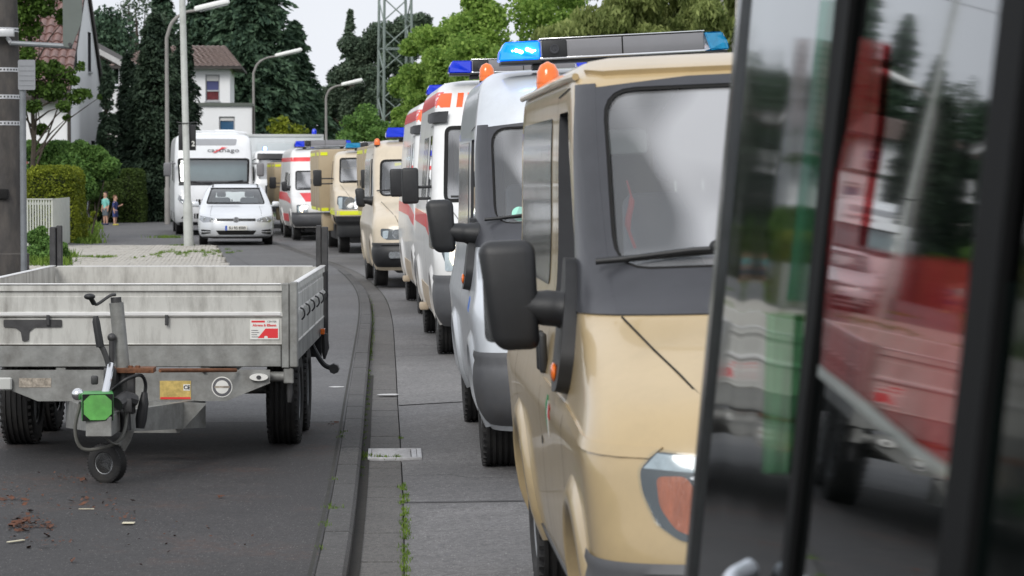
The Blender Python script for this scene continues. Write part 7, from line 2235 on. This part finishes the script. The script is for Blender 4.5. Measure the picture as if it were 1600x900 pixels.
panel('corner_post', xb, 4.925, 4.985, .35, 2.5, mat('bus_corner_gloss', (.10, .105, .11), .16, metal=.75, var=.1, bump=.3, bscale=3), .006, .012, e_)
panel('lower_body', xa, -1.3, 3.70, .35, .98, BUSM, .004, .010)
panel('lower_body', xb, 3.705, 4.92, .35, .90, BUSM, .004, .010)
panel('roof_rail', xa, -1.3, 3.70, 2.42, 2.62, BUSM, .004, .010)
panel('roof_rail', xb, 3.705, 4.92, 2.42, 2.62, BUSM, .004, .010)
bm = BM(); box(bm, .47, 2.5, -1.3, 4.95, 2.60, 2.72, .05, 3); obj('roof', bm, BUSM, BT)
bm = BM(); prism(bm, [(xb(4.98, .35) + .004, .35), (2.5, .35), (2.5, 2.62), (xb(4.98, 2.62) + .004, 2.62)], 'y', 4.986, 5.03); obj('rear_wall', bm, BUSM, BT)
bm = BM(); box(bm, 2.42, 2.5, -1.3, 4.98, .35, 2.62, .02); obj('far_side', bm, BUSM, BT)
bm = BM(); box(bm, .45, 2.5, -1.36, -1.3, .35, 2.62, .02); obj('front_wall', bm, BUSM, BT)
bm = BM(); box(bm, .34, 2.45, -1.3, 4.95, .35, .45, .01); obj('bus_floor', bm, INTER, BT)
for y in (.4, 4.35):
    for S, x in ((-1, .40), (1, 2.48)): add_wheel(BT, x + (.03 if S < 0 else 0), y, .36, .24) if S > 0 else None
# grab handle low on the door, chrome
bm = BM(); pts_ = [(xa(3.9, 1.22) - .02, 4.0, 1.215), (xa(3.9, 1.2) - .05, 3.95, 1.20), (xa(3.8, 1.15) - .05, 3.80, 1.16), (xa(3.7, 1.1) - .05, 3.68, 1.11), (xa(3.6, 1.05) - .02, 3.6, 1.05)]
tube(bm, arc_pts(pts_, 5), .016, 12); obj('door_handle', bm, mat('pale_handle', (.55, .60, .68), .25, metal=.5, coat=.5, var=.05), BT, 60)
# seats inside
for y in (.6, 1.9, 3.2, 4.4):
    bm = BM(); box(bm, .75, 1.2, y, y + .12, .9, 1.62, .05, 3); box(bm, .75, 1.2, y - .45, y, .82, .92, .04, 3); obj('bus_seat', bm, SEATM, BT)

def foil(name, col, opac, rough):
    m = bpy.data.materials.new(name); m.use_nodes = True; t = m.node_tree; t.nodes.clear()
    o = t.nodes.new('ShaderNodeOutputMaterial'); tr = t.nodes.new('ShaderNodeBsdfTransparent'); df = t.nodes.new('ShaderNodeBsdfDiffuse'); g = t.nodes.new('ShaderNodeBsdfGlossy')
    df.inputs[0].default_value = col + (1,); g.inputs['Roughness'].default_value = rough
    tr.inputs[0].default_value = tuple(min(1, c * 1.5 + .05) for c in col) + (1,)
    n = t.nodes.new('ShaderNodeTexNoise'); n.inputs['Scale'].default_value = 2.2; n.inputs['Detail'].default_value = 4
    tcn = t.nodes.new('ShaderNodeTexCoord'); mp = t.nodes.new('ShaderNodeMapping'); mp.inputs['Scale'].default_value = (1, 2.5, .7)
    t.links.new(tcn.outputs['Object'], mp.inputs[0]); t.links.new(mp.outputs[0], n.inputs['Vector'])
    mr = t.nodes.new('ShaderNodeMapRange'); mr.inputs['From Min'].default_value = .35; mr.inputs['From Max'].default_value = .65; mr.inputs['To Min'].default_value = opac * .5; mr.inputs['To Max'].default_value = min(1, opac * 1.35)
    t.links.new(n.outputs['Fac'], mr.inputs['Value'])
    m1 = t.nodes.new('ShaderNodeMixShader'); t.links.new(mr.outputs[0], m1.inputs[0]); t.links.new(tr.outputs[0], m1.inputs[1]); t.links.new(df.outputs[0], m1.inputs[2])
    lw = t.nodes.new('ShaderNodeLayerWeight'); lw.inputs['Blend'].default_value = .5
    pw = t.nodes.new('ShaderNodeMath'); pw.operation = 'POWER'; pw.inputs[1].default_value = 5; t.links.new(lw.outputs['Facing'], pw.inputs[0])
    ml = t.nodes.new('ShaderNodeMath'); ml.operation = 'MULTIPLY_ADD'; ml.inputs[1].default_value = .62; ml.inputs[2].default_value = .04; t.links.new(pw.outputs[0], ml.inputs[0])
    m2 = t.nodes.new('ShaderNodeMixShader'); t.links.new(ml.outputs[0], m2.inputs[0]); t.links.new(m1.outputs[0], m2.inputs[1]); t.links.new(g.outputs[0], m2.inputs[2])
    t.links.new(m2.outputs[0], o.inputs['Surface'])
    return m
def da(x, y): return 1742.5 / (x - 825 + .105 * (y - 270))
def db(x, y): return 2350 / (x - 661 + .105 * (y - 270))
def sheet(name, fx, dz, m, out):
    bm = BM()
    vs = [bm.verts.new((fx(D, z) - out, D, z)) for D, z in dz]
    for tri in tessellate_polygon([[Vector((D, z, 0)) for D, z in dz]]):
        f = bm.faces.new([vs[i] for i in tri]); f.normal_update()
        if f.normal.x > 0: f.normal_flip()
    ORIENTED.append(bm)
    return obj(name, bm, m, BT, None)
# red sign foil stuck on the main pane, its lower edge running slantwise; measured on the pane itself (metres along, metres up)
redp = [(1345, 60), (1380, 70), (1370, 200), (1354, 300), (1342, 385), (1400, 398), (1518, 410), (1512, 560), (1500, 742), (1440, 702), (1350, 628), (1285, 577), (1302, 300), (1325, 200)]
def dz(ps, f): 
    r_ = []
    for x, y in ps:
        D = f(x, y); r_.append((round(D, 3), round(CAMH - (y - 270) / F * D, 3)))
    return r_
sheet('red_foil', xa, dz(redp, da), foil('red_translucent_foil', (.48, .05, .055), .36, .035), .002)
edge = [(1285, 570), (1350, 620), (1440, 694), (1500, 734), (1497, 756), (1438, 715), (1348, 640), (1283, 588)]
sheet('foil_edge', xa, dz(edge, da), mat('foil_edge_grey', (.20, .23, .22), .4, coat=.5, var=.2), .004)
sheet('green_foil', xb, dz([(1286, 0), (1318, 0), (1262, 470), (1228, 470)], db), foil('teal_translucent_foil', (.05, .22, .15), .30, .04), .002)
sheet('green_foil', xb, dz([(1198, 490), (1242, 490), (1228, 740), (1188, 740)], db), foil('pale_green_foil', (.12, .36, .17), .34, .05), .003)
